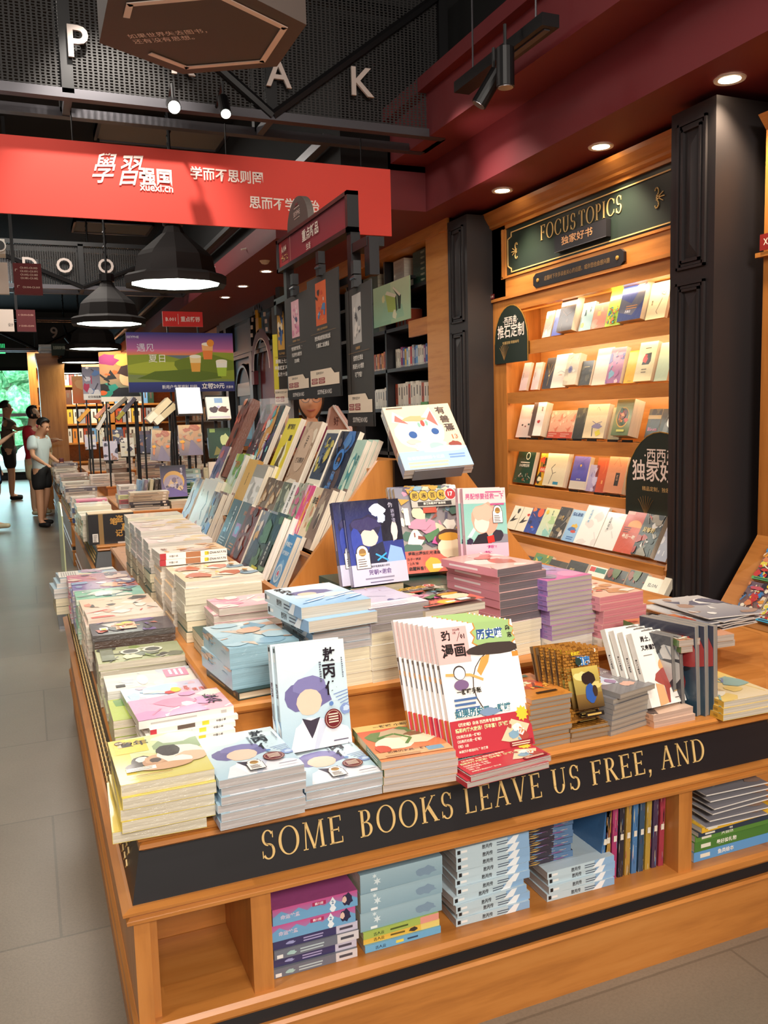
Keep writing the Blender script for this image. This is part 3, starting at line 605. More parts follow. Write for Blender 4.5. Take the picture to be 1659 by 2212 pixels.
# lettering of the front fascia, each word where it stands
ft = [o for o in COL.objects if o.name == 'display_table'][0]
ang = math.atan2(.022, .109); up = Vector((0, math.sin(ang), math.cos(ang)))
for s_, u0, v0, u1, v1 in (('SOME', 566, 1862, 742, 1821), ('BOOKS', 778, 1816, 978, 1763), ('LEAVE', 1004, 1764, 1170, 1727), ('US', 1193, 1721, 1252, 1706), ('FREE,', 1278, 1699, 1407, 1670), ('AND', 1428, 1668, 1522, 1643)):
    a, b_ = PY(u0, v0, TY0+.0085), PY(u1, v1, TY0+.0085); mb = MB()
    serif_word(mb, s_, (a.x, TY0+.022*(.509-.477)/.109-.0006, .509), (1, 0, 0), up, .056, b_.x-a.x, 'gold_paint', .0025)
    child(ft, mb, 'lettering')
# ------------------------------------------------------------------ dark pillars
def pillar(x0, x1, y0, y1, zt, label):
    t = thing('pillar', label, 'pillar', ((x0+x1)/2, y0, 0)); mb = MB(); mb.box(x0, x1, y0, y1, 0, zt, 'charcoal_paint'); child(t, mb, 'shaft')
    for za, zb in ((zt-.72, zt-.06), (.2, zt-.78)):
        ya, yb = y0+.05, y1-.05; mb = MB()
        for k, (d, wd) in enumerate(((.012, .02), (.006, .035), (.014, .05))):
            a = wd; b_ = a+.012
            mb.box(x0-d, x0, ya+a-.02, yb-a+.02, zb-b_+.02, zb-a+.02, 'charcoal_paint'); mb.box(x0-d, x0, ya+a-.02, yb-a+.02, za+a-.02, za+b_-.02, 'charcoal_paint'); mb.box(x0-d, x0, ya+a-.02, ya+b_-.02, za+a-.02, zb-a+.02, 'charcoal_paint'); mb.box(x0-d, x0, yb-b_+.02, yb-a+.02, za+a-.02, zb-a+.02, 'charcoal_paint')
        A_ = [(x0, ya+.05, za+.05), (x0, yb-.05, za+.05), (x0, yb-.05, zb-.05), (x0, ya+.05, zb-.05)]; B_ = [(x0-.014, ya+.09, za+.11), (x0-.014, yb-.09, za+.11), (x0-.014, yb-.09, zb-.11), (x0-.014, ya+.09, zb-.11)]
        for i in range(4): mb.face([A_[i], A_[(i+1) % 4], B_[(i+1) % 4], B_[i]], 'charcoal_paint')
        mb.face(B_, 'charcoal_paint'); child(t, mb, 'raised_panel')
    return t
pillar(2.9, 3.45, 3.075, 3.36, 2.76, 'tall dark panelled pillar right of the green signboard bookcase')
pillar(2.9, 3.45, 5.40, 5.69, 2.76, 'tall dark panelled pillar left of the green signboard bookcase')
# ------------------------------------------------------------------ the bookcase with the green signboard
FX = 3.1
t = thing('bookcase', 'wooden wall bookcase with a dark green signboard and lit shelves', 'bookcase', (3.2, 4.4, 0))
mb = MB(); mb.box(FX, 3.44, 5.225, 5.41, 0, 2.7, 'wood_z'); child(t, mb, 'stile'); mb = MB(); mb.box(FX, 3.44, 3.36, 3.40, 0, 2.7, 'wood_z'); child(t, mb, 'stile')
mb = MB(); mb.box(3.38, 3.44, 3.36, 5.3, .2, 2.3, 'wood_pale'); child(t, mb, 'back_panel')
mb = MB(); cp = [(FX, 2.66), (FX-.02, 2.67), (FX-.022, 2.685), (FX-.035, 2.70), (FX-.06, 2.74), (FX-.065, 2.765), (3.44, 2.765), (3.44, 2.66)]; mb.prism([(x, 3.36, z) for x, z in cp], (0, 2.08, 0), 'wood_y'); child(t, mb, 'cornice')
mb = MB(); mb.box(FX, 3.44, 3.36, 5.41, 2.635, 2.67, 'wood_y'); mb.box(FX+.0, 3.44, 3.36, 5.41, 2.165, 2.31, 'wood_y'); mb.box(FX, FX+.03, 5.255, 5.41, 2.3, 2.64, 'wood_z'); mb.box(FX-.015, FX+.01, 3.36, 5.42, 2.165, 2.185, 'wood_y'); mb.box(FX-.008, FX, 3.36, 5.27, 2.305, 2.32, 'wood_y'); mb.box(FX-.008, FX, 5.25, 5.265, 2.31, 2.635, 'wood_z'); mb.box(FX, FX+.12, 3.40, 5.225, 2.08, 2.17, 'wood_y'); child(t, mb, 'frieze')
sg = MB(); sg.box(FX+.012, FX+.03, 3.36, 5.25, 2.31, 2.635, 'dark_green'); sgo = child(t, sg, 'signboard')
mb = MB(); x = FX+.0105
def gl(pts, w=.007):
    for a, b_ in zip(pts, pts[1:]):
        a, b_ = Vector((x, *a)), Vector((x, *b_)); bar(mb, a, b_, w, 'gold_paint', (-1, 0, 0))
gl([(5.16, 2.60), (3.60, 2.60), (3.56, 2.565), (3.56, 2.375), (3.60, 2.34), (5.16, 2.34), (5.16, 2.362), (5.205, 2.385), (5.205, 2.56), (5.16, 2.572), (5.16, 2.60)])
def curl(y, z, s, m):
    for sg_ in (1, -1):
        P = [(y+m*.008*s, z+sg_*.004)]
        for k in range(9): a = k/8*4.4; r = .030*s*(1-k/12); P.append((y-m*(.012*s)+m*r*math.sin(a)*.8, z+sg_*(.036*s-r*math.cos(a)*.9)))
        gl(P, .006)
    gl([(y-m*.01, z), (y+m*.05*s, z)], .005); gl([(y, z), (y+m*.04*s, z+.022*s)], .004); gl([(y, z), (y+m*.04*s, z-.022*s)], .004)
curl(5.105, 2.47, 1.0, 1); curl(3.70, 2.485, 1.0, -1)
c = mb.build('gold_border', sgo); 
mb = MB(); a = PX(1170, 517, x); b_ = PX(1260, 497, x); a2 = PX(1261, 497, x); 
serif_word(mb, 'FOCUS', (x, PX(1168, 515, x).y, 2.478), (0, -1, 0), (0, 0, 1), .092, PX(1168, 515, x).y-PX(1243, 495, x).y, 'gold_paint', .003)
serif_word(mb, 'TOPICS', (x, PX(1251, 490, x).y, 2.478), (0, -1, 0), (0, 0, 1), .092, PX(1251, 490, x).y-PX(1343, 462, x).y, 'gold_paint', .003); mb.build('lettering', sgo)
pq = MB(); pq.box(FX-.022, FX+.01, 4.09, 4.60, 2.365, 2.462, 'black_paint'); pq.box(FX-.0225, FX-.02, 4.09, 4.60, 2.3645, 2.3665, 'steel'); plo = thing('sign_plaque', 'small black plaque with gilt characters fixed over the green signboard', 'sign', (FX, 4.35, 2.37)); child(plo, pq, 'plate')
mb = MB(); letters(mb, '独家好书', (FX-.0235, 4.525, 2.395), (0, -1, 0), (0, 0, 1), .05, 'gold_copper' if 'gold_copper' in MAT else plain('gold_copper', 'D9A06A', .4).name, w=.31, bold=.01); child(plo, mb, 'lettering')
t2_ = thing('sign_plaque', 'long narrow black plaque with notched ends below the green signboard', 'sign', (FX, 4.35, 2.19))
mb = MB(); P = [(4.82, 2.185), (4.85, 2.205), (4.85, 2.255), (4.82, 2.275), (3.97, 2.275), (3.94, 2.255), (3.94, 2.205), (3.97, 2.185)]; mb.prism([(FX-.018, a, b_) for a, b_ in P], (.018, 0, 0), 'black_paint'); child(t2_, mb, 'plate')
mb = MB(); letters(mb, '这是时下许多读者关心的话题，或许您也会感兴趣', (FX-.0195, 4.72, 2.215), (0, -1, 0), (0, 0, 1), .03, 'gold_dim' if 'gold_dim' in MAT else plain('gold_dim', '8A6A40', .5).name, w=.66); child(t2_, mb, 'lettering')
mb = MB()
for y in (4.795, 3.995): mb.lathe([(.001, .006), (.012, .004), (.013, 0)], 'gold', n=10, M=Matrix.Translation((FX-.018, y, 2.23)) @ Matrix.Rotation(rad(-90), 4, 'Y'))
child(t2_, mb, 'screw')
SHELF = [(1.863, .085), (1.533, .075), (1.214, .082), (.898, .06)]
for i, (z, h) in enumerate(SHELF):
    mb = MB(); y1 = 5.225; mb.box(FX+.005, FX+.025, 3.40, y1, z-h, z, 'wood_y'); mb.box(FX+.02, 3.39, 3.40, y1, z-.03, z-.008, 'wood_pale'); child(t, mb, 'shelf')
    area('shelf_strip_light', (FX+.05, 4.3, z+.285 if i else z+.20), (3.40, 4.3, z+.02), 1.75, .02, 4.2 if i else 4, (1, .76, .46))
# the lower stepped displays
mb = MB(); mb.prism([(FX, 3.40, .86), (FX-.02, 3.40, .83), (2.93, 3.40, .585), (2.93, 3.40, .55), (FX+.05, 3.40, .55), (3.4, 3.40, .84)], (0, 0.02, 0), 'wood_z'); mb.box(2.93, 2.95, 3.42, 5.22, .555, .60, 'wood_y'); mb.prism([(2.95, 3.42, .565), (3.11, 3.42, .845), (3.13, 3.42, .845), (2.98, 3.42, .565)], (0, 1.8, 0), 'wood_y'); mb.box(2.94, 3.3, 3.42, 5.22, .55, .57, 'wood_y'); child(t, mb, 'slanted_shelf')
mb = MB(); mb.prism([(2.93, 3.40, .56), (2.73, 3.40, .30), (2.73, 3.40, 0), (3.3, 3.40, 0), (3.3, 3.40, .56)], (0, .022, 0), 'wood_z'); mb.box(2.73, 2.75, 3.42, 5.22, .26, .315, 'wood_y'); mb.prism([(2.76, 3.42, .28), (2.93, 3.42, .555), (2.96, 3.42, .555), (2.80, 3.42, .28)], (0, 1.8, 0), 'wood_y'); mb.box(2.74, 3.3, 3.42, 5.22, .24, .28, 'wood_y'); mb.box(2.78, 3.3, 3.42, 5.22, 0, .25, 'wood_y'); child(t, mb, 'slanted_shelf')
mb = MB(); A = Art(2.4).bg('6E1F22').txt('X.004', .5, .25, .5, 'E8DCCB', .02); A.emit(mb, (FX-.017, 5.412, 2.19), (0, -1, 0), (0, 0, 1), .055, .032, 'print'); mb.box(FX-.016, FX-.012, 5.357, 5.412, 2.19, 2.222, 'dark_red'); tag(mb.build('shelf_tag'), 'tiny red shelf tag X.004 at the left end of the bookcase frieze', 'label tag')
def placard(y0, y1, z0, z1, top, bottom, lb, small, decor):
    x = FX-.012; n = 16; yc, hw = (y0+y1)/2, (y1-y0)/2; t = thing('arched_placard', lb, 'sign', (x, yc, z0))
    P = [(y1, z0), (y0, z0)]; zs = z1-hw*1.15
    for k in range(n+1): a = PI*k/n; P.append((yc-hw*math.cos(a), zs+hw*1.15*math.sin(a)))
    mb = MB(); mb.prism([(x, a, b_) for a, b_ in P], (.008, 0, 0), 'dark_green'); child(t, mb, 'board')
    mb = MB(); Q = [(x+.004, a, b_) for a, b_ in P]
    for a, b_ in zip(P[1:], P[2:]): bar(mb, (x+.003, *a), (x+.003, *b_), .005, 'gold', (-1, 0, 0))
    child(t, mb, 'gilt_edge')
    mb = MB(); W_ = y1-y0
    letters(mb, top, (x-.001, yc, z0+(z1-z0)*.66), (0, -1, 0), (0, 0, 1), W_*.135, 'letter_cream', w=W_*.44, align='c', bold=.008); letters(mb, bottom, (x-.001, yc, z0+(z1-z0)*.44), (0, -1, 0), (0, 0, 1), W_*.21, 'letter_cream', w=W_*.8, align='c', bold=.015)
    letters(mb, small, (x-.001, yc, z0+(z1-z0)*.33), (0, -1, 0), (0, 0, 1), W_*.045, 'gold_paint', w=W_*.5, align='c'); child(t, mb, 'lettering')
    mb = MB()
    for k in range(7): a = (k-3)*.22; mb.tube([(x-.001, yc+W_*.2, z0+.02), (x-.001, yc+W_*.2+math.sin(a)*.07, z0+.05+math.cos(a)*.05), (x-.001, yc+W_*.2+math.sin(a)*.1, z0+.03+math.cos(a)*.1)], .0012, 'gold_dim', n=4)
    child(t, mb, 'line_drawing')
placard(4.93, 5.36, 1.735, 2.12, '·西西弗·', '推石定制', 'dark green arched placard at the top left of the bookcase', '专属定制 限量编号', 1)
placard(3.36, 3.92, .80, 1.275, '·西西弗', '独家好书', 'dark green arched placard at the lower right, against the pillar', '精品定制，独家限量', 1)
# ------------------------------------------------------------------ next bookcase at the right edge
t = thing('bookcase', 'wooden bookcase at the right edge with a sloped front display', 'bookcase', (3.1, 2.4, 0))
a = PY(1636, 1155, 2.98); b_ = PY(1538, 1332, 2.98); xa, za, xb, zb = a.x, a.z, b_.x, b_.z
mb = MB(); mb.box(xa, 3.43, .4, 2.98, za, 2.62, 'wood_z'); mb.prism([(xa-.05, 2.98, 2.66), (xa, 2.98, 2.6), (3.4, 2.98, 2.6), (3.4, 2.98, 2.66)], (0, -2.6, 0), 'wood_y'); mb.box(xa-.03, xa, .4, 3.0, 2.055, 2.075, 'wood_y'); child(t, mb, 'upper_case')
mb = MB(); mb.prism([(xa, 2.98, za), (xb, 2.98, zb), (xb, 2.98, zb-.165), (3.4, 2.98, zb-.165), (3.4, 2.98, za)], (0, -2.6, 0), 'wood_y'); child(t, mb, 'sloped_display')
mb = MB(); mb.box(xb+.1, 3.4, .4, 2.98, 0, zb-.165, 'dark_red'); mb.box(xb+.02, xb+.1, 2.86, 2.98, 0, zb-.165, 'wood_z'); child(t, mb, 'base')
mb = MB(); A = Art(2).bg('8E2420').txt('X.005', .5, .3, .42, 'F0E4D8', .02); A.emit(mb, (xa-.0345, 2.97, 2.08), (0, -1, 0), (0, 0, 1), .12, .07, 'print'); mb.box(xa-.034, xa-.03, 2.85, 2.97, 2.08, 2.15, 'dark_red'); tag(mb.build('shelf_tag'), 'red shelf tag X.00 on the ledge of the right edge bookcase', 'label tag')
RCASE = (xa, za, xb, zb)
# ------------------------------------------------------------------ black shelved bookcase with pale wooden frame, further along the wall
BX = 2.92
t = thing('bookcase', 'tall bookcase with pale wooden frame and black shelves left of the pillar', 'bookcase', (3.1, 7.5, 0))
mb = MB(); mb.box(BX, 3.44, 5.70, 6.10, 0, 2.86, 'wood_pale'); mb.box(BX, 3.44, 10.0, 10.15, 0, 2.86, 'wood_pale'); mb.box(BX-.02, 3.44, 5.70, 10.15, 2.72, 2.86, 'wood_pale'); child(t, mb, 'frame')
mb = MB(); mb.box(3.36, 3.44, 6.1, 10, 0, 2.72, 'black_paint'); child(t, mb, 'back_panel')
for z in (.75, 1.08, 1.46, 1.80, 2.14, 2.44): mb = MB(); mb.box(BX+.05, 3.36, 6.1, 10, z-.03, z, 'black_paint'); child(t, mb, 'shelf')
for y in (7.05, 8.0, 9.0): mb = MB(); mb.box(BX+.05, 3.36, y-.015, y+.015, 0, 2.72, 'black_paint'); child(t, mb, 'upright')
mb = MB(); mb.box(BX, BX+.03, 6.1, 6.45, 2.02, 2.15, 'wood_y'); child(t, mb, 'drawer_front')
# ------------------------------------------------------------------ cover designs (plain stand-ins for the printed artwork, lettering kept)
T = {}
def typ(key, kind, desc, w, h, t, art, spine=None, cc='E8E2D6', pc='DDD3BF', hard=False, wrap=True, cat='book', tiny=False):
    T[key] = dict(kind=kind, desc=desc, w=w, h=h, t=t, art=art, spine=spine, cc=cc, pc=pc, hard=hard, wrap=wrap, cat=cat, tiny=tiny)
def msh(key, w=None, h=None, t=None):
    d = T[key]; return book_meshes(key, w or d['w'], h or d['h'], t or d['t'], d['art'], d['spine'], d['cc'], d['pc'], d['hard'], d['wrap'], d['tiny'])
def seal(A, x, y, r, c='6B1F24'):
    A.circ(x, y, r, c); A.circ(x, y, r*.86, 'D9C3A8'); A.circ(x, y, r*.82, c)
    for k in range(4): A.rect(x-r*.55, y+(r*.42-k*r*.26)*A.a, x+r*.55, y+(r*.42-k*r*.26+r*.12)*A.a, 'E6D3BE')
    return A
def sticker(A, x, y, s, body='F4F0E8'):
    A.rect(x-s, y-s*1.5*A.a, x+s, y+s*.5*A.a, '3A3030'); A.circ(x, y+s*.6*A.a, s*.85, '3A3030'); A.rect(x-s*.92, y-s*1.42*A.a, x+s*.92, y+s*.45*A.a, body); A.circ(x, y+s*.6*A.a, s*.76, body)
    A.circ(x, y+s*.55*A.a, s*.5, '9A7340'); A.rect(x-s*.5, y+s*.25*A.a, x+s*.5, y+s*.42*A.a, 'C9A258')
    A.lines(x-s*.7, x+s*.7, y-s*.3*A.a, 4, s*.28*A.a, '6B5A55', s*.1*A.a, 3); return A
# yellow puppy comic
A = Art(.74).bg('CFC46A', 'D8DDB0').rect(0, 0, .2, 1, 'E2C95C').blob(.62, .8, .5, .28, 'C9D6A4', 1).blob(.8, .72, .3, .2, '8FA37A', 2).blob(.78, .86, .28, .12, 'D6DCCB', 9).rect(.05, .64, .42, .97, 'E8C84A')
A.txt('童年', .27, .79, .13, '241C14', .03).txt('成长漫画', .115, .9, .034, 'F7EBC8', .02, vert=True).blob(.115, .9, .05, .045, '5A3A1E', 3, .1).txt('萌宠', .115, .885, .03, 'F7EBC8', .02)
for x, y, rx, ry, c, s in ((.3, .42, .13, .1, '3A3530', 4), (.3, .44, .07, .06, 'E8E2D6', 5), (.45, .33, .16, .13, 'B98C6A', 6), (.45, .40, .13, .10, 'C8A07C', 7), (.44, .38, .07, .05, '4A3B33', 8), (.74, .45, .26, .2, 'E9E1D3', 9), (.62, .55, .13, .13, '2E2928', 10), (.83, .34, .2, .12, 'D9B79A', 11), (.72, .3, .12, .09, 'EFE8DC', 12), (.2, .3, .1, .08, '4A4540', 13), (.55, .22, .3, .07, 'CBA07A', 14)): A.blob(x, y, rx, ry, c, s, .12)
A.rect(.1, .2, .42, .27, 'F2EEE2').lines(.13, .4, .25, 2, .03, '7A5A3A').lines(.12, .6, .1, 1, .03, 'A04A2E')
typ('puppy', 'comic_book', 'yellow-edged puppy comic', .174, .238, .0225, A, Art(10).bg('DCC560').rect(.3, .2, .6, .8, '6B5A2A'), 'DFC95E', 'D6CCB6')
# blue comic, white robe
def ao_art(st=True):
    A = Art(.72).bg('A9C7D6', 'D5E1E4').blob(.3, .85, .3, .12, 'E3E8E6', 1).blob(.7, .6, .4, .2, 'C3D8E0', 2)
    A.blob(.42, .50, .33, .155, '6C6796', 3, .16).blob(.44, .60, .25, .085, '7C78A8', 4, .1).blob(.42, .44, .185, .125, 'E2C2AB', 5, .05).poly([(.1, 0), (.2, .22), (.38, .30), (.6, .27), (.95, .16), (1, .1), (1, 0)], 'E4E4EA').poly([(.3, .30), (.42, .27), (.56, .29), (.47, .16), (.42, .1), (.36, .18)], '3B3442').poly([(.42, .1), (.30, .29), (.26, .2), (.36, 0), (.44, 0)], 'F2F1F4').poly([(.44, 0), (.56, .28), (.66, .24), (.5, 0)], 'C9CFDE')
    for k in range(5): A.line([(.9-.03*k, .36+.03*k), (1, .39+.03*k)], .008, '6F86B8')
    A.blob(.94, .33, .08, .05, '7E93C2', 6).blob(.95, .335, .05, .03, 'B9CBE0', 7)
    for k, ch in enumerate('敖丙传'): A.txt_(ch, .76-.02*(k % 2), .80-k*.16, .135, '1C1720', .028, None, 'c', 2)
    A.lines(.60, .63, .80, 9, .022, '5A6070', .014, 2).lines(.93, .95, .82, 10, .02, '5A6070', .013, 3); A.circ(.73, .40, .03, '5B7FB8')
    seal(A, .74, .255, .13)
    if st: sticker(A, .47, .14, .1)
    A.lines(.72, .95, .05, 1, .02, '6A6478', .012); return A
aos = Art(13).bg('BFD3DC').rect(.7, 0, 1, 1, '8FB4D8').txt('敖丙传', .42, .2, .6, '201A22', .02).rect(.02, .25, .06, .75, '1E1C20').rect(.07, .35, .15, .65, 'EDEDEA').lines(.55, .72, .6, 2, .3, '4A5568', .12).poly([(.66, 0), (.78, 1), (.86, 1), (.8, 0)], 'EEF3F6')
typ('ao', 'comic_book', 'pale blue comic with a white-robed cover', .17, .235, .0162, ao_art(), aos, 'C3D5DE', 'BDB6B4')
typ('ao0', 'comic_book', 'pale blue comic with a white-robed cover', .17, .235, .0162, ao_art(False), aos, 'C3D5DE', 'BDB6B4')
A = Art(.72).bg('8FB9DC', 'D9E6EA').blob(.5, .62, .3, .12, '6C6796', 3, .18).blob(.4, .56, .14, .08, 'E2C2AB', 5, .06).poly([(.2, .5), (.6, .52), (.95, .45), (1, .3), (.5, .34), (.15, .42)], 'EADFD6')
for k, (x, y) in enumerate(((.3, .3), (.55, .22), (.75, .35), (.2, .18), (.8, .15))): A.line([(x, y), (x+.3, y+.12)], .03, 'E9F2F6').line([(x-.1, y-.05), (x+.25, y+.07)], .015, '4F8CC8')
for k, ch in enumerate('敖丙传'): A.txt_(ch, .17+.02*k, .84-k*.13, .11, '1C1720', .03, None, 'c', 2)
typ('ao_sea', 'comic_book', 'open-edged pale blue comic with a sea wave cover', .185, .25, .028, A, aos, 'B9D2DE', 'C8BFB0', wrap=False)
# red and green cat comic
A = Art(.78).bg('D98A58', 'C8463A').rect(0, .84, 1, 1, 'D9B06A').txt('一群喵 小剧场', .55, .885, .07, '3A2A20', .025, w=.8).blob(.5, .6, .45, .22, '5E7A4A', 1).blob(.36, .42, .26, .17, 'E9DEC6', 2, .08).blob(.72, .5, .24, .17, 'E6D2B2', 3, .08).blob(.45, .68, .22, .12, 'B9A284', 4).blob(.72, .6, .16, .06, '7A5B40', 5).line([(.2, .6), (.45, .66), (.62, .5), (.5, .36)], .035, '4E7A3E').blob(.15, .3, .12, .1, 'C85040', 8)
A.rect(0, .06, 1, .2, 'D8A878').txt('如果历史是一群喵', .45, .16, .055, '5A2A1E', .02, w=.8).rect(.68, .1, .9, .2, '6FA0B8').lines(.1, .6, .1, 2, .035, '8A4A3A')
typ('cats', 'comic_book', 'red and green illustrated history comic', .167, .212, .0166, A, Art(12).bg('5E7A3E').rect(.2, 0, .5, 1, 'C8A060').lines(.55, .9, .6, 2, .3, 'EFE6D0', .12), 'D8B890', 'C9BBB2')
# cat history magazine
A = Art(.74).bg('F1EDE6').rect(0, .70, .40, .985, 'EDB3AE').txt('劲', .13, .875, .085, '1E1A1A', .035).txt('漫画', .2, .745, .11, '1E1A1A', .035, w=.36).txt('2026年', .27, .95, .022, '3A2A2A', .02).txt('1月', .24, .925, .02, '3A2A2A', .02).txt('01', .335, .885, .04, '1E1A1A', .03).line([(.26, .87), (.31, .94)], .004, '1E1A1A')
A.star(.73, .885, .30, 'C98A3C', 16, .84).star(.73, .885, .28, '9DBB7A', 16, .84).txt('历史喵', .68, .86, .085, 'F4F8FA', .075, w=.46).txt('历史喵', .68, .86, .085, '2A4F86', .03, w=.44).txt('杂', .925, .91, .045, '2A2424', .03).txt('志', .935, .855, .045, '2A2424', .03)
A.ell(.78, .50, .42, .285, '4A3A34').ell(.78, .50, .41, .278, 'F3EEE8').poly([(.44, .62), (.52, .72), (.64, .75), (.60, .68), (.48, .58)], 'DE9A4E').blob(.70, .78, .34, .05, '3E3430', 2, .1).poly([(.4, .76), (.5, .8), (.52, .76)], '3E3430').rect(.92, .7, 1, .74, 'D98A38')
A.line([(.05, .62), (.35, .6), (.5, .55)], .02, 'E0A860').circ(.22, .625, .075, '3A3232').circ(.22, .62, .065, 'F6F3EE').ell(.22, .53, .09, .04, '7A5F86').txt('一群喵手账', .3, .455, .045, '2E2A20', .03, w=.42)
A.lines(.1, .5, .42, 3, .036, '4A6A9A', .018, 4).txt('如果历史是一群喵', .43, .285, .065, 'EAF1EC', .07, w=.72).txt('如果历史是一群喵', .43, .285, .065, '2F6E80', .03, w=.7).blob(.5, .3, .12, .03, '7A93B0', 6)
A.rect(0, 0, 1, .27, 'B8323E').txt('《历史喵》杂志 西西弗专属套装', .36, .222, .028, 'F4E9C8', .02, w=.6).txt('精彩内容大放送！超丰富！超划算！', .39, .178, .034, 'CFE6A8', .025, w=.68)
for k, s_ in enumerate(('《如果历史是一群喵》', '《如果历史是一群喵》', '《喵》2册')): A.txt(s_, .05, .138-k*.035, .024, 'F3D9C4', .02, w=.5, al='l')
A.txt('本期超多赠送好礼等你来拿', .05, .03, .022, 'F3D9C4', .02, w=.55, al='l').star(.9, .25, .085, 'F2C53A', 10, .7).poly([(.58, .07), (.83, .02), (.97, .16), (.75, .22)], 'D9C7A2').busy(['D98A58', '7FA3B8', 'F0D890', 'A8483E', 'F6F0E2'], 14, 5, .68, .07, .88, .17, .07).rect(.68, .01, .97, .05, '8A1F2A').lines(.7, .95, .035, 2, .016, 'EBC9B0', .008)
MAGART = A
def mag_spine(lo): return Art(26).bg('E2D8D4').rect(.72, 0, 1, 1, lo).lines(.33, .62, .6, 1, .2, '4A4048', .4, 1).rect(.3, .1, .33, .9, '5A4238').rect(.40, .2, .44, .8, 'C98A4A')
for k, lo in enumerate(('C8833E', 'B23A4E', 'C8833E')): typ('mag%d' % k, 'magazine', 'cat history magazine', .212, .285, .0105, A, mag_spine(lo), 'E9E1DA', 'CFC6BA', wrap=False, cat='magazine')
A2 = Art(.74); A2.L = list(A.L); typ('magflat', 'magazine', 'red-covered magazine lying flat', .212, .285, .0115, A2, Art(26).bg('B8323E'), 'B8323E', 'B9AFA6', wrap=False, cat='magazine')
# brown brick manga
A = Art(.64).bg('8A5A22')
for r in range(26):
    for q in range(9): A.rect((q+(r % 2)*.5)*.12-.06, r*.04, (q+(r % 2)*.5)*.12+.045, r*.04+.032, 'A36E2C' if (q*7+r*3) % 5 else '7A4E1C')
A.grad(.13, .16, .87, .72, '6E5A34', 'C9B25A').grad(.13, .16, .87, .36, '4A3418', '8A6A36').blob(.35, .6, .2, .06, 'E0D28A', 1).blob(.7, .46, .18, .05, 'D9C67A', 2)
A.txt('名侦探', .32, .885, .055, 'E8C832', .03, w=.4).txt('柯南', .5, .74, .125, 'F2F0E4', .085, w=.8).txt('柯南', .5, .74, .125, '1F6FB4', .035, w=.76).circ(.36, .80, .085, '1F3A34').txt('3', .88, .90, .05, 'F4EEE0', .05)
A.blob(.55, .56, .19, .09, '2A1F1C', 3, .1).blob(.54, .36, .15, .13, '2C56A0', 4, .1).blob(.67, .38, .07, .08, '3A2A20', 5, .1).rect(.28, .05, .8, .11, '1E1712').lines(.33, .75, .08, 1, .02, 'C9A55A', .025)
typ('brick', 'manga_volume', 'brown brick-pattern detective manga', .114, .176, .0118, A, Art(15).bg('7F6A4E').lines(.1, .6, .5, 1, .2, '3A2A1E', .4), '9A6A2E', '93806A', wrap=True)
A = Art(.66).bg('C98436', 'C06A34').blob(.5, .55, .4, .2, 'B5472E', 1).blob(.4, .6, .25, .1, 'E2D2A6', 2).blob(.62, .5, .2, .1, 'D9622E', 3).busy(['E8A84A', '7A2E22', 'F0E0C0', '3E6A5A'], 16, 8, .1, .35, .9, .85, .15).rect(.2, .84, .8, .93, '2E5A50').txt('柯南', .5, .855, .06, 'E6D8B0', .03).rect(.3, .14, .8, .2, '2A1E16').lines(.05, .95, .08, 2, .04, 'A06428')
typ('orange_manga', 'manga_volume', 'orange detective manga', .114, .176, .0118, A, None, 'B9783A', '9A8B78')
A = Art(.66).bg('6F6C6E', '8E8A8A').blob(.3, .6, .3, .25, 'B9CEDC', 1, .2).blob(.4, .45, .2, .15, 'D7DDE4', 2).poly([(.1, .75), (.5, .68), (.6, .4), (.2, .5)], 'C3D3E0').blob(.62, .22, .16, .08, 'D9A48E', 3).txt('无缘', .72, .8, .1, 'F0EDE8', .02).txt('风中', .8, .66, .09, 'E6E2DC', .02).lines(.6, .95, .5, 3, .04, 'C9C4BE').blob(.45, .4, .1, .08, '9A7A9A', 6)
typ('grey_manga', 'manga_volume', 'grey shrink-wrapped manga', .13, .2, .0123, A, None, '8C8886', 'A3988A')
# white dragon comic
A = Art(.68).bg('F1EBE2').txt('勇士，', .33, .855, .085, '231C1C', .04).txt('又来冒险啊', .42, .745, .075, '231C1C', .04, w=.62).blob(.86, .91, .05, .03, '6E2E2A', 1).lines(.16, .42, .68, 1, .02, '8A8078', .012)
A.blob(.62, .52, .13, .09, 'E0A468', 2, .1).poly([(.78, .7), (1, .82), (1, .4), (.86, .5), (.74, .52)], 'A04A44').poly([(.84, .7), (1, .76), (1, .45), (.9, .52)], 'D9A07A').poly([(.35, .42), (.55, .48), (.8, .5), (1, .44), (1, .3), (.8, .25), (.62, .2), (.55, .02), (.5, .02), (.5, .25), (.36, .3), (.28, .34)], 'A04A44').poly([(.28, .3), (.48, .26), (.5, .02), (.25, .0)], 'DDA878').rect(.7, .15, .92, .4, 'DDAE70').circ(.81, .33, .07, '3E2E28').lines(.73, .9, .26, 4, .025, '6B3A24').lines(.7, .9, .07, 1, .02, '6B6058', .012)
drs = Art(14).bg('EDE6DC').txt('勇士又来冒险啊', .45, .3, .4, '2A2222', .02).rect(.82, .3, .86, .7, '7A3A2A')
typ('dragon', 'comic_book', 'white adventure comic with dark red dragon shape', .145, .208, .017, A, drs, 'EEE7DC', 'D9CEBD')
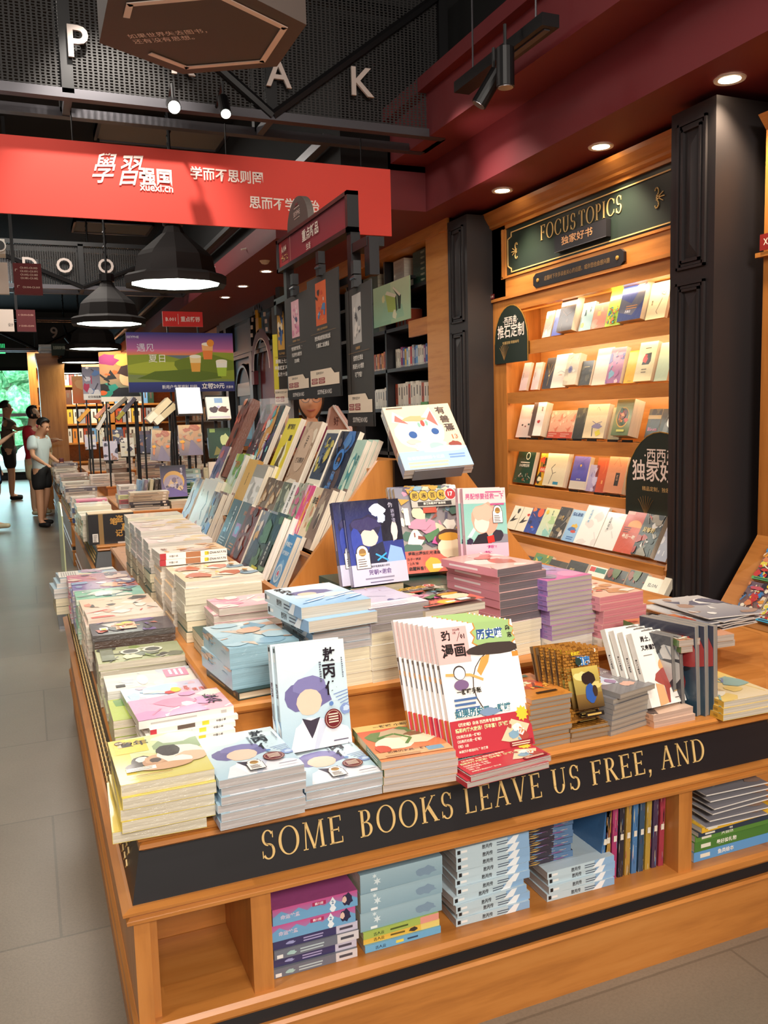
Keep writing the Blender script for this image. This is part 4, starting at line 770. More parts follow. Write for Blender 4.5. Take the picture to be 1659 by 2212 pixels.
# purple night comic
A = Art(.74).bg('3A4AA8', '1E1E3C').rect(.62, .5, 1, 1, '171526').blob(.35, .68, .3, .15, '2B2648', 1, .18).blob(.38, .56, .16, .11, 'E6CBC0', 2, .06).blob(.36, .72, .26, .08, '3A3360', 3).poly([(.2, .25), (.38, .45), (.62, .5), (.66, .25)], '24253F').poly([(.62, .2), (.75, .45), (.95, .4), (1, .2)], '8FB2EC').blob(.85, .6, .06, .12, 'EAD3CC', 5).blob(.58, .88, .14, .07, 'DDE6F8', 6, .3).blob(.64, .78, .08, .07, 'C3D2F0', 7, .3).line([(.48, .28), (.66, .36)], .02, '3FA6D8').line([(.46, .36), (.68, .27)], .02, '3FA6D8').blob(.15, .5, .12, .2, '3444A0', 8)
A.txt('伪', .83, .9, .06, 'CFCBDC', 0).txt('装学渣', .86, .83, .05, 'B9B4CC', 0, vert=True).rect(0, 0, 1, .25, 'C9C4D6').txt('哔哩哔哩漫画高分评价', .5, .2, .028, '3A3A4A', .02, w=.75).txt('贺朝×谢俞', .5, .115, .065, '5A3A7A', .015, w=.56).lines(.22, .78, .075, 1, .02, '8A8498', .018).lines(.3, .75, .03, 1, .02, '6A6480', .012)
sticker(A, .22, .34, .13)
typ('purple', 'comic_book', 'purple night comic with a pale lilac band', .17, .24, .022, A, Art(11).bg('2A2C58').rect(.75, 0, 1, 1, 'B9B4C8').lines(.2, .6, .55, 1, .2, 'C9C4E0', .2), '33386E', 'B0A6AC')
A = Art(.72).bg('D0C6D2', 'B9AEC4').busy(['8E86AA', 'E2D6DA', '5A567E', 'D8B8C0'], 14, 3, 0, 0, 1, 1, .25).rect(0, 0, 1, .25, 'E4D8DC').lines(.1, .8, .16, 3, .05, '7A6A78')
typ('lilac', 'comic_book', 'lilac comic in cracked shrink film', .17, .24, .02, A, None, 'C4BACB', '9A9490')
# encyclopaedia comic
A = Art(.75).bg('A9998A', '7C7A86').busy(['D9C9A8', '8E4A3E', '4A6A5A', 'C98AA0', 'E8E0D2', '5A5668', 'C8963C', '86A8B8'], 70, 12, 0, .25, 1, 1, .16)
A.blob(.3, .55, .16, .07, 'C98AA0', 2).poly([(.35, .42), (.6, .5), (.62, .42), (.4, .34)], '4E7A4E').blob(.62, .36, .16, .06, 'C8508E', 4).rect(.08, .55, .16, .75, 'DCD8D0').rect(.4, .68, .62, .75, 'B5472E')
A.rect(.22, .745, .99, .95, '3A3432').rect(.23, .75, .98, .945, 'B9B2A6')
for k, ch in enumerate('肥志百科'): A.circ(.30+k*.145, .885, .085, '3A2E20').circ(.30+k*.145, .885, .077, 'C9A036').txt(ch, .30+k*.145, .855, .06, '2A2018', .02)
A.circ(.885, .89, .095, 'F0E8DC').circ(.885, .89, .085, 'B02A2E').txt('17', .885, .865, .052, 'F6EEE4', .03).rect(.33, .765, .88, .81, '2E2826').txt('原来你是这样的发明', .6, .773, .03, 'EDE6D6', .02, w=.5)
A.rect(0, 0, 1, .25, 'D96A5A').blob(.74, .36, .22, .12, '4A2E22', 5, .06).blob(.74, .26, .21, .12, 'F0D8B4', 6, .05).blob(.74, .39, .18, .05, 'D99A30', 7, .08).blob(.74, .08, .18, .08, '5F4636', 8, .1).rect(.64, .06, .82, .14, 'F2EEE6').blob(.42, .08, .13, .09, 'E2B83E', 9, .1).rect(.4, .04, .56, .09, 'F0EADC')
A.txt('爆款出圈的趣味漫画', .3, .2, .042, '3A1E1E', .02, w=.52).txt('孩子一读就', .02, .145, .032, '3A1E1E', .02, al='l', w=.26).txt('“上头”的', .02, .095, .032, '3A1E1E', .02, al='l', w=.26).txt('启蒙科普！', .02, .03, .045, '2A1414', .03, al='l', w=.34)
typ('encyclo', 'comic_book', 'busy illustrated encyclopaedia comic with a number 17 badge', .19, .26, .018, A, Art(14).bg('C9B89A').lines(.1, .9, .6, 2, .3, '8A3A2E', .2), 'B9A88E', 'D2C8B8', wrap=False)
A = Art(.74).bg('F3D2CE', 'EBD3CE').grad(0, .2, 1, .78, '9CCBBE', '8CC4B8').poly([(.05, .3), (.6, .78), (.66, .78), (.15, .3)], 'D6E6E0').blob(.5, .55, .34, .24, 'E2A890', 1, .12).blob(.4, .5, .17, .15, 'F2DACB', 2, .06).blob(.48, .64, .26, .12, 'E9B8A0', 3).poly([(.15, .2), (.3, .33), (.5, .36), (.62, .2)], '2E2A30').poly([(.6, .2), (.75, .35), (1, .32), (1, .2)], '8F8A92').blob(.76, .3, .13, .09, '3A3440', 5, .2)
A.txt('男配想要拯救一下', .5, .84, .085, 'C8588A', .012, w=.9).txt('3', .95, .93, .03, 'C8588A', .02).rect(.52, .935, .9, .95, 'C8588A').rect(.62, .75, .95, .775, 'C8588A')
A.rect(0, 0, 1, .2, 'EBB9C6').txt('“素眼”?!', .6, .125, .05, 'B8357A', .025, w=.5).txt('“素颜”', .5, .045, .05, 'B8357A', .025, w=.4).poly([(.5, .3), (.66, .32), (.68, .22), (.52, .2)], 'D2362E').blob(.1, .24, .08, .05, '3A3048', 7); sticker(A, .78, .62, .12)
typ('pinkboy', 'comic_book', 'pink comic with a mint green panel', .17, .24, .015, A, Art(15).bg('D9A8B4').lines(.2, .7, .5, 1, .2, 'F2E6E6', .2), 'E6B4BC', '8A8288')
A = Art(.75).bg('E3C6BC', 'D9A49C').blob(.4, .5, .4, .2, 'F0E2D8', 1).blob(.6, .4, .2, .2, 'C8766A', 2).busy(['F4EAE0', 'C86A5E', 'E8B8A8'], 12, 6)
typ('pinkflat', 'comic_book', 'pink comic with dark page edges', .165, .235, .0215, A, Art(11).bg('D68A96').lines(.15, .7, .5, 1, .2, 'F0E0E0', .25), 'D9A8A4', '6C6266')
# easel book
A = Art(.84).bg('EFD3B0', 'F0D6B4').blob(.42, .54, .38, .25, 'F4ECE6', 1, .1).poly([(.06, .75), (.12, .92), (.38, .7)], 'F3E6DE').poly([(.1, .76), (.14, .86), (.3, .7)], 'D9746A').poly([(.5, .78), (.68, .96), (.76, .6)], 'F3E6DE').poly([(.58, .76), (.68, .9), (.72, .64)], 'D9746A').blob(.4, .78, .16, .05, 'E8B080', 2).ell(.5, .70, .03, .05, 'D9584E').ell(.44, .68, .02, .04, '8FB8A4').ell(.56, .7, .02, .04, '8FB8A4').ell(.3, .53, .06, .055, '3A5E9A').ell(.64, .56, .055, .05, '3A5E9A').blob(.27, .42, .1, .04, 'F0C4B4', 6).blob(.5, .34, .25, .1, 'EAD8CE', 7).blob(.58, .32, .13, .07, 'A8CCC0', 8).blob(.86, .34, .09, .05, '9A4A40', 9)
for k, ch in enumerate('有兽焉'): A.txt_(ch, .83+.02*k, .83-k*.145, .12, '5A4A48', .012, None, 'c', 2)
A.txt('13', .9, .42, .07, 'EFE6E0', .05).txt('13', .9, .42, .07, 'E0764E', .02).rect(0, 0, 1, .27, 'A8C4E2').blob(.7, .27, .3, .05, 'B9D0E8', 11).txt('有兽焉漫画第十三册', .36, .14, .05, 'E9F0F6', .02, w=.6).lines(.08, .7, .09, 2, .05, 'E2C8A8', .03).lines(.7, .95, .18, 2, .04, '7A9ACA', .02).lines(.04, .3, .965, 1, .02, '6A5A50', .012)
typ('fox', 'comic_book', 'cream and sky blue comic with a pale fox-like shape', .235, .28, .021, A, Art(13).bg('E6C49A').rect(.75, 0, 1, 1, '8FB4DC').rect(.35, .1, .7, .9, 'B5653E').lines(.05, .3, .5, 1, .2, '6A4A38', .2), 'E6CFAE', 'D6CDC4')
# misc front-table stock
def simple(key, kind, desc, w, h, t, bg, bg2, pal, n, seed, title='', tc='2A2424', ty=.8, th=.09, spine='C8C0B4', pc='D8CEBC', cc=None, band=None, **k):
    A = Art(w/h).bg(bg, bg2).busy(pal, n, seed, 0, .08, 1, .9, k.pop('sz', .26))
    if band: A.rect(0, 0, 1, .2, band).lines(.1, .85, .13, 2, .06, tc, .03, seed)
    if title:
        if k.pop('vert', False): A.txt(title, k.pop('tx', .8), ty, th, tc, .02, vert=True)
        else: A.txt(title, k.pop('tx', .5), ty, th, tc, .025, w=.84)
    k.pop('tx', 0); k.pop('vert', 0)
    sc_ = mixc(hx(spine), hx(tc), .4); sp = k.pop('sart', None) or Art(h/t).bg(spine).poly([(.12, .4), (.6, .4), (.6, .62), (.12, .62)], sc_).poly([(.86, .3), (.92, .3), (.92, .7), (.86, .7)], sc_)
    typ(key, kind, desc, w, h, t, A, sp, cc or bg, pc, **k)
simple('dkgreen', 'hardback_book', 'dark green book with cream pages', .17, .24, .03, '22332E', None, [], 0, 1, spine='22332E', tc='C8A860', pc='D9CBB0', cc='22332E', hard=True, wrap=False)
simple('cream', 'paperback_book', 'cream-paged book with a dark green cover', .165, .235, .034, '2E4A40', None, [], 0, 1, spine='2E4A40', tc='C8A860', pc='E0D2B2', cc='2E4A40', wrap=False)
simple('creamw', 'paperback_book', 'white-covered cream-paged book in film', .145, .21, .031, 'EDE6D8', None, [], 0, 1, spine='EDE6D8', tc='8A7A68', pc='E6DABC', cc='E6E0D2')
simple('blackcream', 'paperback_book', 'cream-paged book with a black spine', .15, .21, .036, '1E1C1C', None, [], 0, 1, spine='1C1A1C', tc='D8C8A0', pc='E2D5B0', cc='201E1E')
simple('bluebox', 'boxed_set', 'pale blue slipcase box set in glossy film', .175, .25, .05, '8FB4C4', 'B9CBD0', ['C8B8A8', 'A8C4D0', 'D0A890', '7FA6BC'], 22, 4, spine='8FB6C6', tc='C8B09A', pc='8FB4C2', cc='8DB2C2', cat='boxed set', sart=Art(5).bg('9CBFCC').busy(['C8A890', 'B9CBD0', '7FA6BC', 'D6C0AC'], 30, 9, 0, .5, 1, 1, .12))
simple('pinkmini', 'comic_book', 'small pink animal comic in film', .145, .2, .02, 'E2A8B4', 'EBC3C6', ['F3DCD2', 'E890A8', 'F6ECE4', 'F0C8B0'], 16, 5, '小星球', '8A3A4A', .78, .09, spine='E0B4BA', pc='C9BCAE', cc='E6B8BE')
simple('whitecard', 'comic_book', 'cream comic with a small line drawing', .165, .235, .024, 'DDD8C4', 'E6E2D2', ['C9C4B0', 'EDE9DC'], 8, 6, spine='D6CFB6', tc='4A5A6A', pc='D9D2B8', cc='DAD4BC')
simple('childcomic', 'comic_book', 'bright children comic with a white flap cover', .17, .24, .02, 'E9C9A0', 'EFE3D0', ['E0A050', 'F4E8D8', 'C86A4A', '8FA8B8', 'F0D070', 'F6F0E6'], 26, 7, '校园', '5A4A40', .8, .08, spine='EDE3D2', pc='D6CCBA', cc='EFE6DA')
simple('orangebox', 'comic_book', 'orange and white comic with red spine labels', .165, .23, .021, 'E8BE8A', 'F0E6DA', ['E09A50', 'F6EEE2', 'C8A088', 'A86A4A'], 18, 8, '逃学', '8A4A2A', .82, .1, spine='E8DED0', pc='DDD2C0', cc='F0E8DC', sart=Art(11).bg('EFE8DE').rect(0, 0, .09, 1, 'B02E36').rect(.38, .05, .6, .95, 'A8704A').txt('中国小说', .2, .3, .35, '3A3030').rect(.66, .2, .72, .8, 'D8C030').txt('OZN4-NUUN', .84, .3, .4, '3A3030', .02))
simple('pinkwhite', 'comic_book', 'pale pink and white comic with a soft cover', .165, .235, .022, 'EBD3CC', 'F0E2DA', ['F0DCC8', 'E6B8B0', 'F6EEE8', 'E8C890'], 14, 9, spine='E6D6CE', pc='C9C0B4', cc='EBDAD2')
simple('saltycomic', 'comic_book', 'pink rabbit comic with a bold black title', .155, .215, .018, 'E9B4BE', 'D9A0C0', ['F2E6D6', 'E88AA8', 'F6F0E6', 'C890B8'], 16, 10, '沙雕', '1E1A1C', .06, .17, spine='EDE6DE', pc='D9D0C0', cc='EBD0D2')
simple('spineset', 'comic_book', 'thin white comic with a printed red and yellow spine', .14, .2, .012, 'F0EAE0', None, ['E8C890'], 4, 11, spine='EFE9E0', pc='D8CEBE', cc='F2EEE6', sart=Art(16).bg('F0EBE2').rect(.0, 0, .07, 1, 'C8404A').rect(.3, .1, .5, .9, '6A5A50').rect(.58, .1, .66, .9, 'E6D040').txt('中国小将', .8, .3, .45, '3A3030', .02))
simple('planecomic', 'comic_book', 'pink and sky blue comic with a paper plane', .15, .21, .02, 'C3D8E6', 'D0C4DA', ['E8B4C0', 'B9D8EA', 'E6C4D0'], 12, 12, spine='D8C8D6', pc='CFC4B4', cc='C9CFDF')
A = T['planecomic']['art']; A.poly([(.2, .25), (.55, .55), (.42, .22)], 'F4F2EA').poly([(.42, .22), (.5, .5), (.35, .4)], 'D9D6CC').blob(.55, .52, .08, .07, 'C83A3A', 3).blob(.45, .6, .14, .06, 'EBC83A', 4, .1).txt('越来', .6, .86, .06, 'D9583A', .03).txt('越好', .6, .78, .06, 'D9583A', .03).txt('的日子', .45, .70, .055, 'D9583A', .03)
simple('greenanimal', 'comic_book', 'grass green animal comic', .165, .225, .02, 'A9B84A', '8FAF50', ['E8E2CE', '7A5A48', '5E8A3A', 'C8CF7A'], 16, 13, spine='A8B85A', pc='D2C8B0', cc='A9B85A')
simple('whitebox', 'boxed_set', 'off-white box set with a pink label', .15, .235, .055, 'DDD8CE', 'E4E0D6', ['C3CCD6', 'E9E4DA'], 8, 14, spine='E0DCD2', tc='4A5A70', pc='D9D5CB', cc='DCD7CC', cat='boxed set')
T['whitebox']['art'].rect(.1, .66, .6, .92, 'D98AA8').lines(.15, .55, .85, 3, .06, 'F4E4EA', .03).ell(.55, .4, .3, .06, 'F0EEE8').rect(.7, .1, .84, .2, '2A2A2A')
simple('bearcomic', 'comic_book', 'olive green bear comic', .165, .235, .02, 'B4B68A', '9AA07A', ['6A6E5A', 'D9CFA8', 'E8E2D0', '8A9A5A', '4A4A42'], 22, 15, spine='C8C4A8', pc='C3B9A4', cc='B9B890')
T['bearcomic']['art'].ell(.45, .66, .17, .12, 'E6DFC8').ell(.45, .66, .13, .09, '5A5A52').ell(.45, .4, .17, .12, 'E6DFC8').ell(.45, .4, .13, .09, '5A5A52').rect(.1, .05, .9, .2, '6E7258')
simple('darkcomic', 'comic_book', 'dark comic with red and yellow price stickers', .17, .24, .018, '3A3038', '4A4048', ['6A4A8A', 'C86A5A', 'D8C8C0', '2A2428'], 18, 16, spine='2A2226', pc='4A423E', cc='2E262A')
T['darkcomic']['art'].rect(.25, .3, .75, .55, 'D9B08A').busy(['D83A3A', 'E8D040', 'F0E8D8', 'E88A5A'], 20, 3, .28, .32, .74, .54, .08).rect(.55, .1, .75, .2, 'F2EEE4').rect(.62, .12, .74, .18, 'E6D030')
simple('brownset', 'hardback_book', 'thick dark brown book with a plain spine', .165, .235, .034, '4A3020', None, [], 0, 17, spine='4E3222', tc='B99A70', pc='4A3426', cc='4A3020')
simple('salmoncomic', 'comic_book', 'salmon and white comic with red streaks', .165, .235, .02, 'E6C8B4', 'EFDCCB', ['D8584A', 'F4EADC', 'E8A890', '6A6058'], 16, 18, spine='E4D4C4', pc='D6CBB8', cc='EAD6C6')
simple('peachcomic', 'comic_book', 'peach comic with brown splashes', .165, .235, .02, 'E8C8A8', 'F0D8BC', ['8A6A5A', 'F4E8D8', 'D8886A', '4A4440'], 12, 19, spine='E4D4C0', pc='D6CBB8', cc='EAD4BA')
simple('mintcomic', 'comic_book', 'mint green comic with white leaf shapes', .165, .235, .02, '7FBF9C', '8FC8B4', ['E8E4D4', '5A8A9A', 'F0EEE6', '9AB8A8', '5A6A6A'], 22, 20, spine='9CCBB4', pc='C9D2BC', cc='8FC4A8')
simple('violetcomic', 'comic_book', 'violet and orange comic with white flowers', .165, .235, .02, '6A62A8', 'C8685A', ['F0E6E0', '4A4A7A', 'E8A07A', '8FA8C8'], 24, 21, spine='A8A0C0', pc='C9BCC0', cc='7A70A8')
simple('hotpink', 'comic_book', 'hot pink and grey comic', .165, .235, .02, 'D8708A', '8A7A86', ['E8C8B8', '6A6070', 'F0A8B8', 'E89A8A'], 20, 22, spine='D8B0B8', pc='C9BCB8', cc='D8808F')
simple('rainbowcomic', 'comic_book', 'sky blue rainbow comic', .165, .235, .02, 'A9C4D2', 'B9C8D8', ['E8E0B0', '8FA8C8', 'C8A8C0', 'F0ECE2', '7A9A9A'], 22, 23, spine='C9CCD0', pc='CFC8C0', cc='B4C6D0')
simple('detective', 'paperback_book', 'pink and blue DETECTIVE volume', .165, .225, .0135, 'D86AA8', '7FB8E0', ['E8A0C8', '5A4A6A', 'C8D8F0', '8A8AA0'], 14, 24, spine='9A78B8', tc='3A5A9A', pc='B0A49A', cc='A88ABF')
simple('pinkedge', 'paperback_book', 'illustrated book with pink sprayed edges', .165, .235, .0195, 'E2B8A4', 'E9C8B4', ['F4E8D8', 'D8786A', 'C8906A', 'F0D8C0'], 18, 25, spine='D8909A', pc='CE7F86', cc='DCA9A0')
simple('miao', 'comic_book', 'red and green illustrated history comic', .167, .24, .0166, 'D9A080', 'C8784A', ['E9DEC6', '5E7A4A', 'B0482E', 'D8B890', '7A5B40'], 24, 26, '一群喵', '2A2018', .84, .1, spine='5E7A3E', pc='B9A89A', cc='C8A080')
simple('sheet', 'magazine', 'thin loose magazine with curling white edges', .2, .28, .003, '8A8890', 'C9C4C0', ['6A6878', 'E8E4DE', 'A88A7A'], 14, 27, spine='E9E5DE', pc='E8E2DA', cc='E4DED6', wrap=False, cat='magazine')
simple('darkstand', 'comic_book', 'dark floral comic in shrink film', .15, .21, .014, '3A3A40', '4A4A50', ['C83A3A', 'C8C4C0', '2A2A30', '7A8088'], 18, 28, spine='3A3840', pc='8A847E', cc='3E3C42')
simple('bluestand', 'comic_book', 'blue and red spined comic standing upright', .165, .235, .0175, '2E4A5A', '3A3A4A', ['5A7A9A', 'A83A3A', '2A2A30'], 12, 29, spine='4A6F96', pc='9A9288', cc='44617F')
simple('manzhi', 'comic_book', 'cream and yellow comic with orange page corners', .17, .24, .0155, 'E8D8B8', 'E2BE4A', ['F0E8D2', 'D88A5A', '8FB0A8', '7A8AB0', 'E6C878'], 20, 30, '山人楂', '2A2018', .86, .1, spine='D8A83A', pc='CFC4B2', cc='E2C25A')
simple('bearmini', 'comic_book', 'small boxed comic in loose film', .13, .19, .016, 'D9B8A0', 'C8A890', ['E8D8C8', '9A6A5A', '6A5A54'], 10, 31, spine='D8A888', pc='C8AA98', cc='D2B4A0')
# ------------------------------------------------------------------ stacks on the front table
def cstack(layers, L, R_, z, desc=None, where='', orient=0, ang=None, pz=None, jit=.003, jr=.7, group=None, zs=None):
    """pile with its front left corner where the photo shows it. L, R_: pixels of the lower front edge at height z (or an (x, y) pair as L with ang)"""
    pz_ = z if pz is None else pz
    if len(L) == 2 and L[0] > 5: a = PZ(L[0], L[1], pz_); a = Vector((a.x, a.y))
    else: a = Vector(L)
    if ang is None: b_ = PZ(R_[0], R_[1], pz_); ang = math.atan2(b_.y-a.y, b_.x-a.x)
    else: ang = rad(ang)
    n = len(layers); zz = z; ca, sa = math.cos(ang), math.sin(ang)
    for i, ly in enumerate(layers):
        key = ly if isinstance(ly, str) else ly[0]; dx, dy, dr, t, o2 = (list(ly[1:])+[0, 0, 0, None, None][len(ly)-1:]) if not isinstance(ly, str) else (0, 0, 0, None, None)
        d = T[key]; t = t or d['t']; o_ = orient if o2 is None else o2
        fw, fd = (d['w'], d['h']) if o_ % 180 == 0 else (d['h'], d['w'])
        lx, ly_ = fw/2+dx, fd/2+dy
        M = flat(a.x+lx*ca-ly_*sa+RJ.uniform(-jit, jit), a.y+lx*sa+ly_*ca+RJ.uniform(-jit, jit), zz, ang+rad(o_+dr+RJ.uniform(-jr, jr)))
        keys = [x if isinstance(x, str) else x[0] for x in layers]
        same = [j for j in range(n) if keys[j] == key]; single = len(same) == 1
        ds = d['desc'] if desc is None or len(set(keys)) > 1 else desc
        lb = f'{ds}, {where}' if single and n > 1 and False else f'{ds}, {ordn(n-1-i, n)} {where}'
        put_book(d['kind'], msh(key, t=t), M, lb, d['cat'], (group or f"{d['kind'].replace('_', ' ')}s {where}")); zz += t+.0005
    return zz
# front row on the lower step
cstack([('puppy', -.012, .012, -3), ('puppy', 0, 0, .6), ('puppy', .002, 0, -.5), ('puppy', .002, 0, .5), ('puppy', .0, .002, 1)], (268, 1827), (470, 1785), T1, where='of the pile at the front left corner')
cstack(['ao', 'ao', 'ao', ('ao', .004, 0, .8), ('ao', .003, .004), ('ao', .0, 0)], (477, 1795), (660, 1755), T1, where='of the pile right of the yellow puppy comics')
zb = cstack([('ao',), ('ao', .001, 0, .5), ('ao', 0, 0, 0, .0125)], (659.6, 1747), (826, 1712), T1, where='of the low pile under the standing blue comics')
cstack(['cats', ('cats', 0, 0, .5), ('cats', .001, 0), ('cats', .0, 0)], (827, 1714), (986, 1687), T1, where='of the pile left of the upright magazines')
cstack(['magflat', ('magflat', .002, 0, .6)], (1013, 1703), (1198, 1655), T1, where='under the upright magazines')
cstack(['orange_manga']*10, (1146, 1623), (1233, 1604), T1, where='of the tall pile left of the standing brick-pattern manga')
cstack(['brick', 'brick', ('brick', 0, 0, 0, .008)], (1233, 1606), (1320, 1588), T1, where='of the low pile beneath the standing brick-pattern manga')
cstack(['grey_manga']*4+[('grey_manga', 0, .0, 1)]*3+[('grey_manga', .018, -.008, 2)], (1321, 1590), (1405, 1562), T1, where='of the grey pile left of the white adventure comics', jr=1.2)
cstack(['bearmini', ('bearmini', -.002, .004, 2)], (1412, 1573), (1505, 1553), T1, where='of the two below the white adventure comics')
cstack(['manzhi', ('manzhi', .001, 0, .5), ('manzhi', 0, 0, 0)], (1563, 1557), (1659, 1538), T1, where='of the pile at the right end of the table')
# standing books of the front row
h = .235
def row_stand(key, n, x, y, z, rz, back, dy, dxs, label, roll=0, group=None, h=None):
    d = T[key]; h = h or d['h']
    for i in range(n):
        tt = d['t']; k = i*(tt/math.cos(rad(back))+.001)
        M = lean(x+dxs*i-math.sin(rad(rz))*k, y+dy*i+k*math.cos(rad(rz)), z, rad(rz), back, h, roll)
        nm = ['frontmost'] + ORD[1:]
        w_ = 'frontmost' if i == 0 else ['', 'second', 'third', 'fourth', 'fifth', 'sixth', 'seventh', 'eighth', 'ninth', 'tenth'][i]+' from the front'
        put_book(d['kind'], msh(key), M, f'{d["desc"]}, {w_} {label}', d['cat'], group or f'{d["kind"].replace("_", " ")}s standing {label}')
def fitz(q, z):
    """measured pose of a standing book slid along its sight line until it rests at height z; returns x, y, z and its size factor"""
    k = (1.4-z)/(1.4-q[2]); return q[0]*k, q[1]*k, z, k
NF = ['frontmost', 'second from the front', 'third from the front', 'fourth from the front', 'fifth from the front', 'sixth from the front', 'seventh from the front', 'eighth from the front', 'last from the front']
def standing(keys, q, z, rz, back, roll, step, where, group, nf=None):
    x, y, z, k = fitz(q, z)
    for i, key in enumerate(keys):
        d = T[key]; c_, s_ = math.cos(rad(rz)), math.sin(rad(rz)); dx, dy = step[0]*i, step[1]*i
        M = lean(x+dx*c_-dy*s_, y+dx*s_+dy*c_, z+(step[2]*i if len(step) > 2 else 0), rad(rz), back, d['h']*k, roll)
        put_book(d['kind'], msh(key, d['w']*k, d['h']*k), M, f'{d["desc"]}, {(nf or NF)[i]} {where}', d['cat'], group)
standing(['ao0', 'ao0'], (.555, 1.784, .663), zb+.001, 8, 12.3, 2.8, (-.004, .0175), 'of the pair standing behind the low pile', 'white-robed comics standing')
standing(['mag0', 'mag0', 'mag1', 'mag1', 'mag2', 'mag2', 'mag0', 'mag0', 'mag0'], (.908, 1.605, .656), T1+.024, 5.2, 20.8, 2.7, (-.0055, .0135), 'of the upright row leaning on the step', 'cat history magazines standing in a row')
standing(['brick']*5, (1.203, 1.684, .651), T1+.032, 7.9, 19.5, 3.4, (-.005, .0145), 'of the standing row', 'brick manga standing in a row')
standing(['dragon']*4, (1.6, 1.858, .575), T1+.034, 10, 23.5, 2.8, (-.006, .024), 'of the leaning row', 'white adventure comics leaning in a row')
# upright books with their fore-edges to the front, right of the dragon comics
def edge_up(key, x, y, z, rz, tilt, label, h=None):
    """standing on its lower edge, cover facing left (-x), fore-edge to the front"""
    d = T[key]; h = h or d['h']
    M = Matrix.Translation((x, y, z)) @ Matrix.Rotation(rad(rz), 4, 'Z') @ Matrix.Rotation(rad(tilt), 4, 'Y') @ Matrix.Rotation(rad(-90), 4, 'Z') @ Matrix.Rotation(rad(90), 4, 'X') @ Matrix.Translation((0, h/2, -d['t']))
    return put_book(d['kind'], msh(key), M, label, d['cat'], f'{d["kind"].replace("_", " ")}s standing on end beside the white comics')
p = PZ(1440, 1558, T1)
for i, (key, u, tl, lb) in enumerate((('darkstand', 1447, 6, 'dark floral comic standing on end, nearest the white adventure comics'), ('darkstand', 1464, 6, 'dark floral comic standing on end, second from the white adventure comics'), ('bluestand', 1490, 4, 'blue spined comic standing on end, leftmost of three'), ('bluestand', 1508, 3, 'blue spined comic standing on end, middle of three'), ('bluestand', 1526, 2, 'blue spined comic standing on end, rightmost of three'))):
    q = PZ(u, 1553, T1); edge_up(key, q.x+.008, q.y+.085, T1, 14, -tl, lb)
# ------------------------------------------------------------------ raised step, front side
zt = cstack([('dkgreen', 0, 0, 0, .02)], (517, 1514), (589, 1500), T2, where='under the pale blue box sets')
cstack([('bluebox', -.008, .02, 0), ('bluebox', -.008, .02, -1)], (.425, 1.954), None, zt, where='of the two on the dark green book', ang=5)
cstack([('creamw', .0, 0), ('creamw', 0, 0, 0), ('creamw', .003, 0, .5), ('ao', -.012, 0), ('ao', -.012, .0, 0, .014), ('ao', -.012, 0, .5), ('ao', -.012, 0, 0, .014), ('ao_sea', -.045, -.03, 4), ('ao_sea', -.052, -.01, 2)], (.618, 1.935), None, T2, where='of the mixed pile behind the standing blue comics', ang=3)
zl = cstack(['creamw']*4+[('lilac', -.005, 0, 0), ('lilac', -.003, 0, .7), ('lilac', -.005, 0, .5)], (806, 1476), None, T2, where='of the pile under the purple night comics', ang=5)
for x_, y_, z_, lb in ((.80, 2.20, zl, 'hidden row behind the purple-topped pile'), (1.01, 2.22, T2+.164, 'row behind the black-spined pile')):
    n_ = int((z_-T2)/.0345); cstack([('cream', 0, 0, 0, (z_-T2)/n_-.0006)]*n_, (x_, y_), None, T2, where='of the ' + lb.replace('hidden ', 'cream '), ang=3, jit=.001)
zf = cstack(['blackcream', 'blackcream', 'blackcream', ('blackcream', .0, 0, .5), ('encyclo', -.02, 0, 2)], (930, 1455), None, T2, where='of the pile under the encyclopaedia comics', ang=7)
zp = cstack(['creamw', 'creamw', 'creamw']+['pinkflat']*6+[('pinkflat', -.02, -.005, 4)], (1080, 1425), None, T2, where='of the tall pile under the pink comics', ang=9)
cstack([('whitebox', .0, 0, 0, .035)]+['detective']*3+[('detective', .0, 0, -2)]*3+[('detective', -.016, 0, 0)]*6, (1192, 1412), None, T2, where='of the pink and blue pile', ang=8, jit=.001)
cstack([('creamw', -.0, 0, 0, .022)]+['pinkedge']*2+[('pinkedge', .004, 0)]*2+[('pinkedge', -.008, 0)]*2, (1301, 1398), None, T2, where='of the pink-edged pile', ang=7, jit=.001)
cstack([('miao', 0, 0), ('miao', 0, 0, 0)], (1469, 1412), (1571, 1398), T2+.05, where='of the pair lying on loose magazines at the right')
RS = random.Random(5)
for i in range(7):
    z = T2+.001+i*.0068; cstack([('sheet', RS.uniform(-.02, .05), RS.uniform(-.02, .02), RS.uniform(-8, 8))], (1.70, 1.955), None, z, where='', ang=6) if False else None
    M = flat(1.90+RS.uniform(-.02, .03), 2.06+RS.uniform(-.015, .02), z, rad(6+RS.uniform(-8, 8))) @ Matrix.Rotation(rad(RS.uniform(-1.5, 1.5)), 4, 'Y')
    put_book('magazine', msh('sheet'), M, f'thin loose magazine, {ordn(6-i, 7)} of the untidy pile beside the white comics', 'magazine', 'loose magazines in an untidy pile')
# standing books on the raised step
standing(['purple', 'purple'], (.909, 2.255, .919), zl+.001, 1, 12.9, -1, (-.024, .026), 'of two standing side by side', 'purple night comics standing', ['front one', 'rear one'])
standing(['encyclo']*3, (1.065, 2.194, .944), zf+.001, -4.7, 24, .2, (-.004, .022), 'of three standing', 'encyclopaedia comics standing', ['front one', 'middle one', 'back one'])
standing(['pinkboy']*2, (1.444, 2.588, .902), zp-.02, 1.8, 8.6, 2, (-.006, .02), 'of two standing beside the encyclopaedia comics', 'pink comics standing', ['front one', 'rear one'])
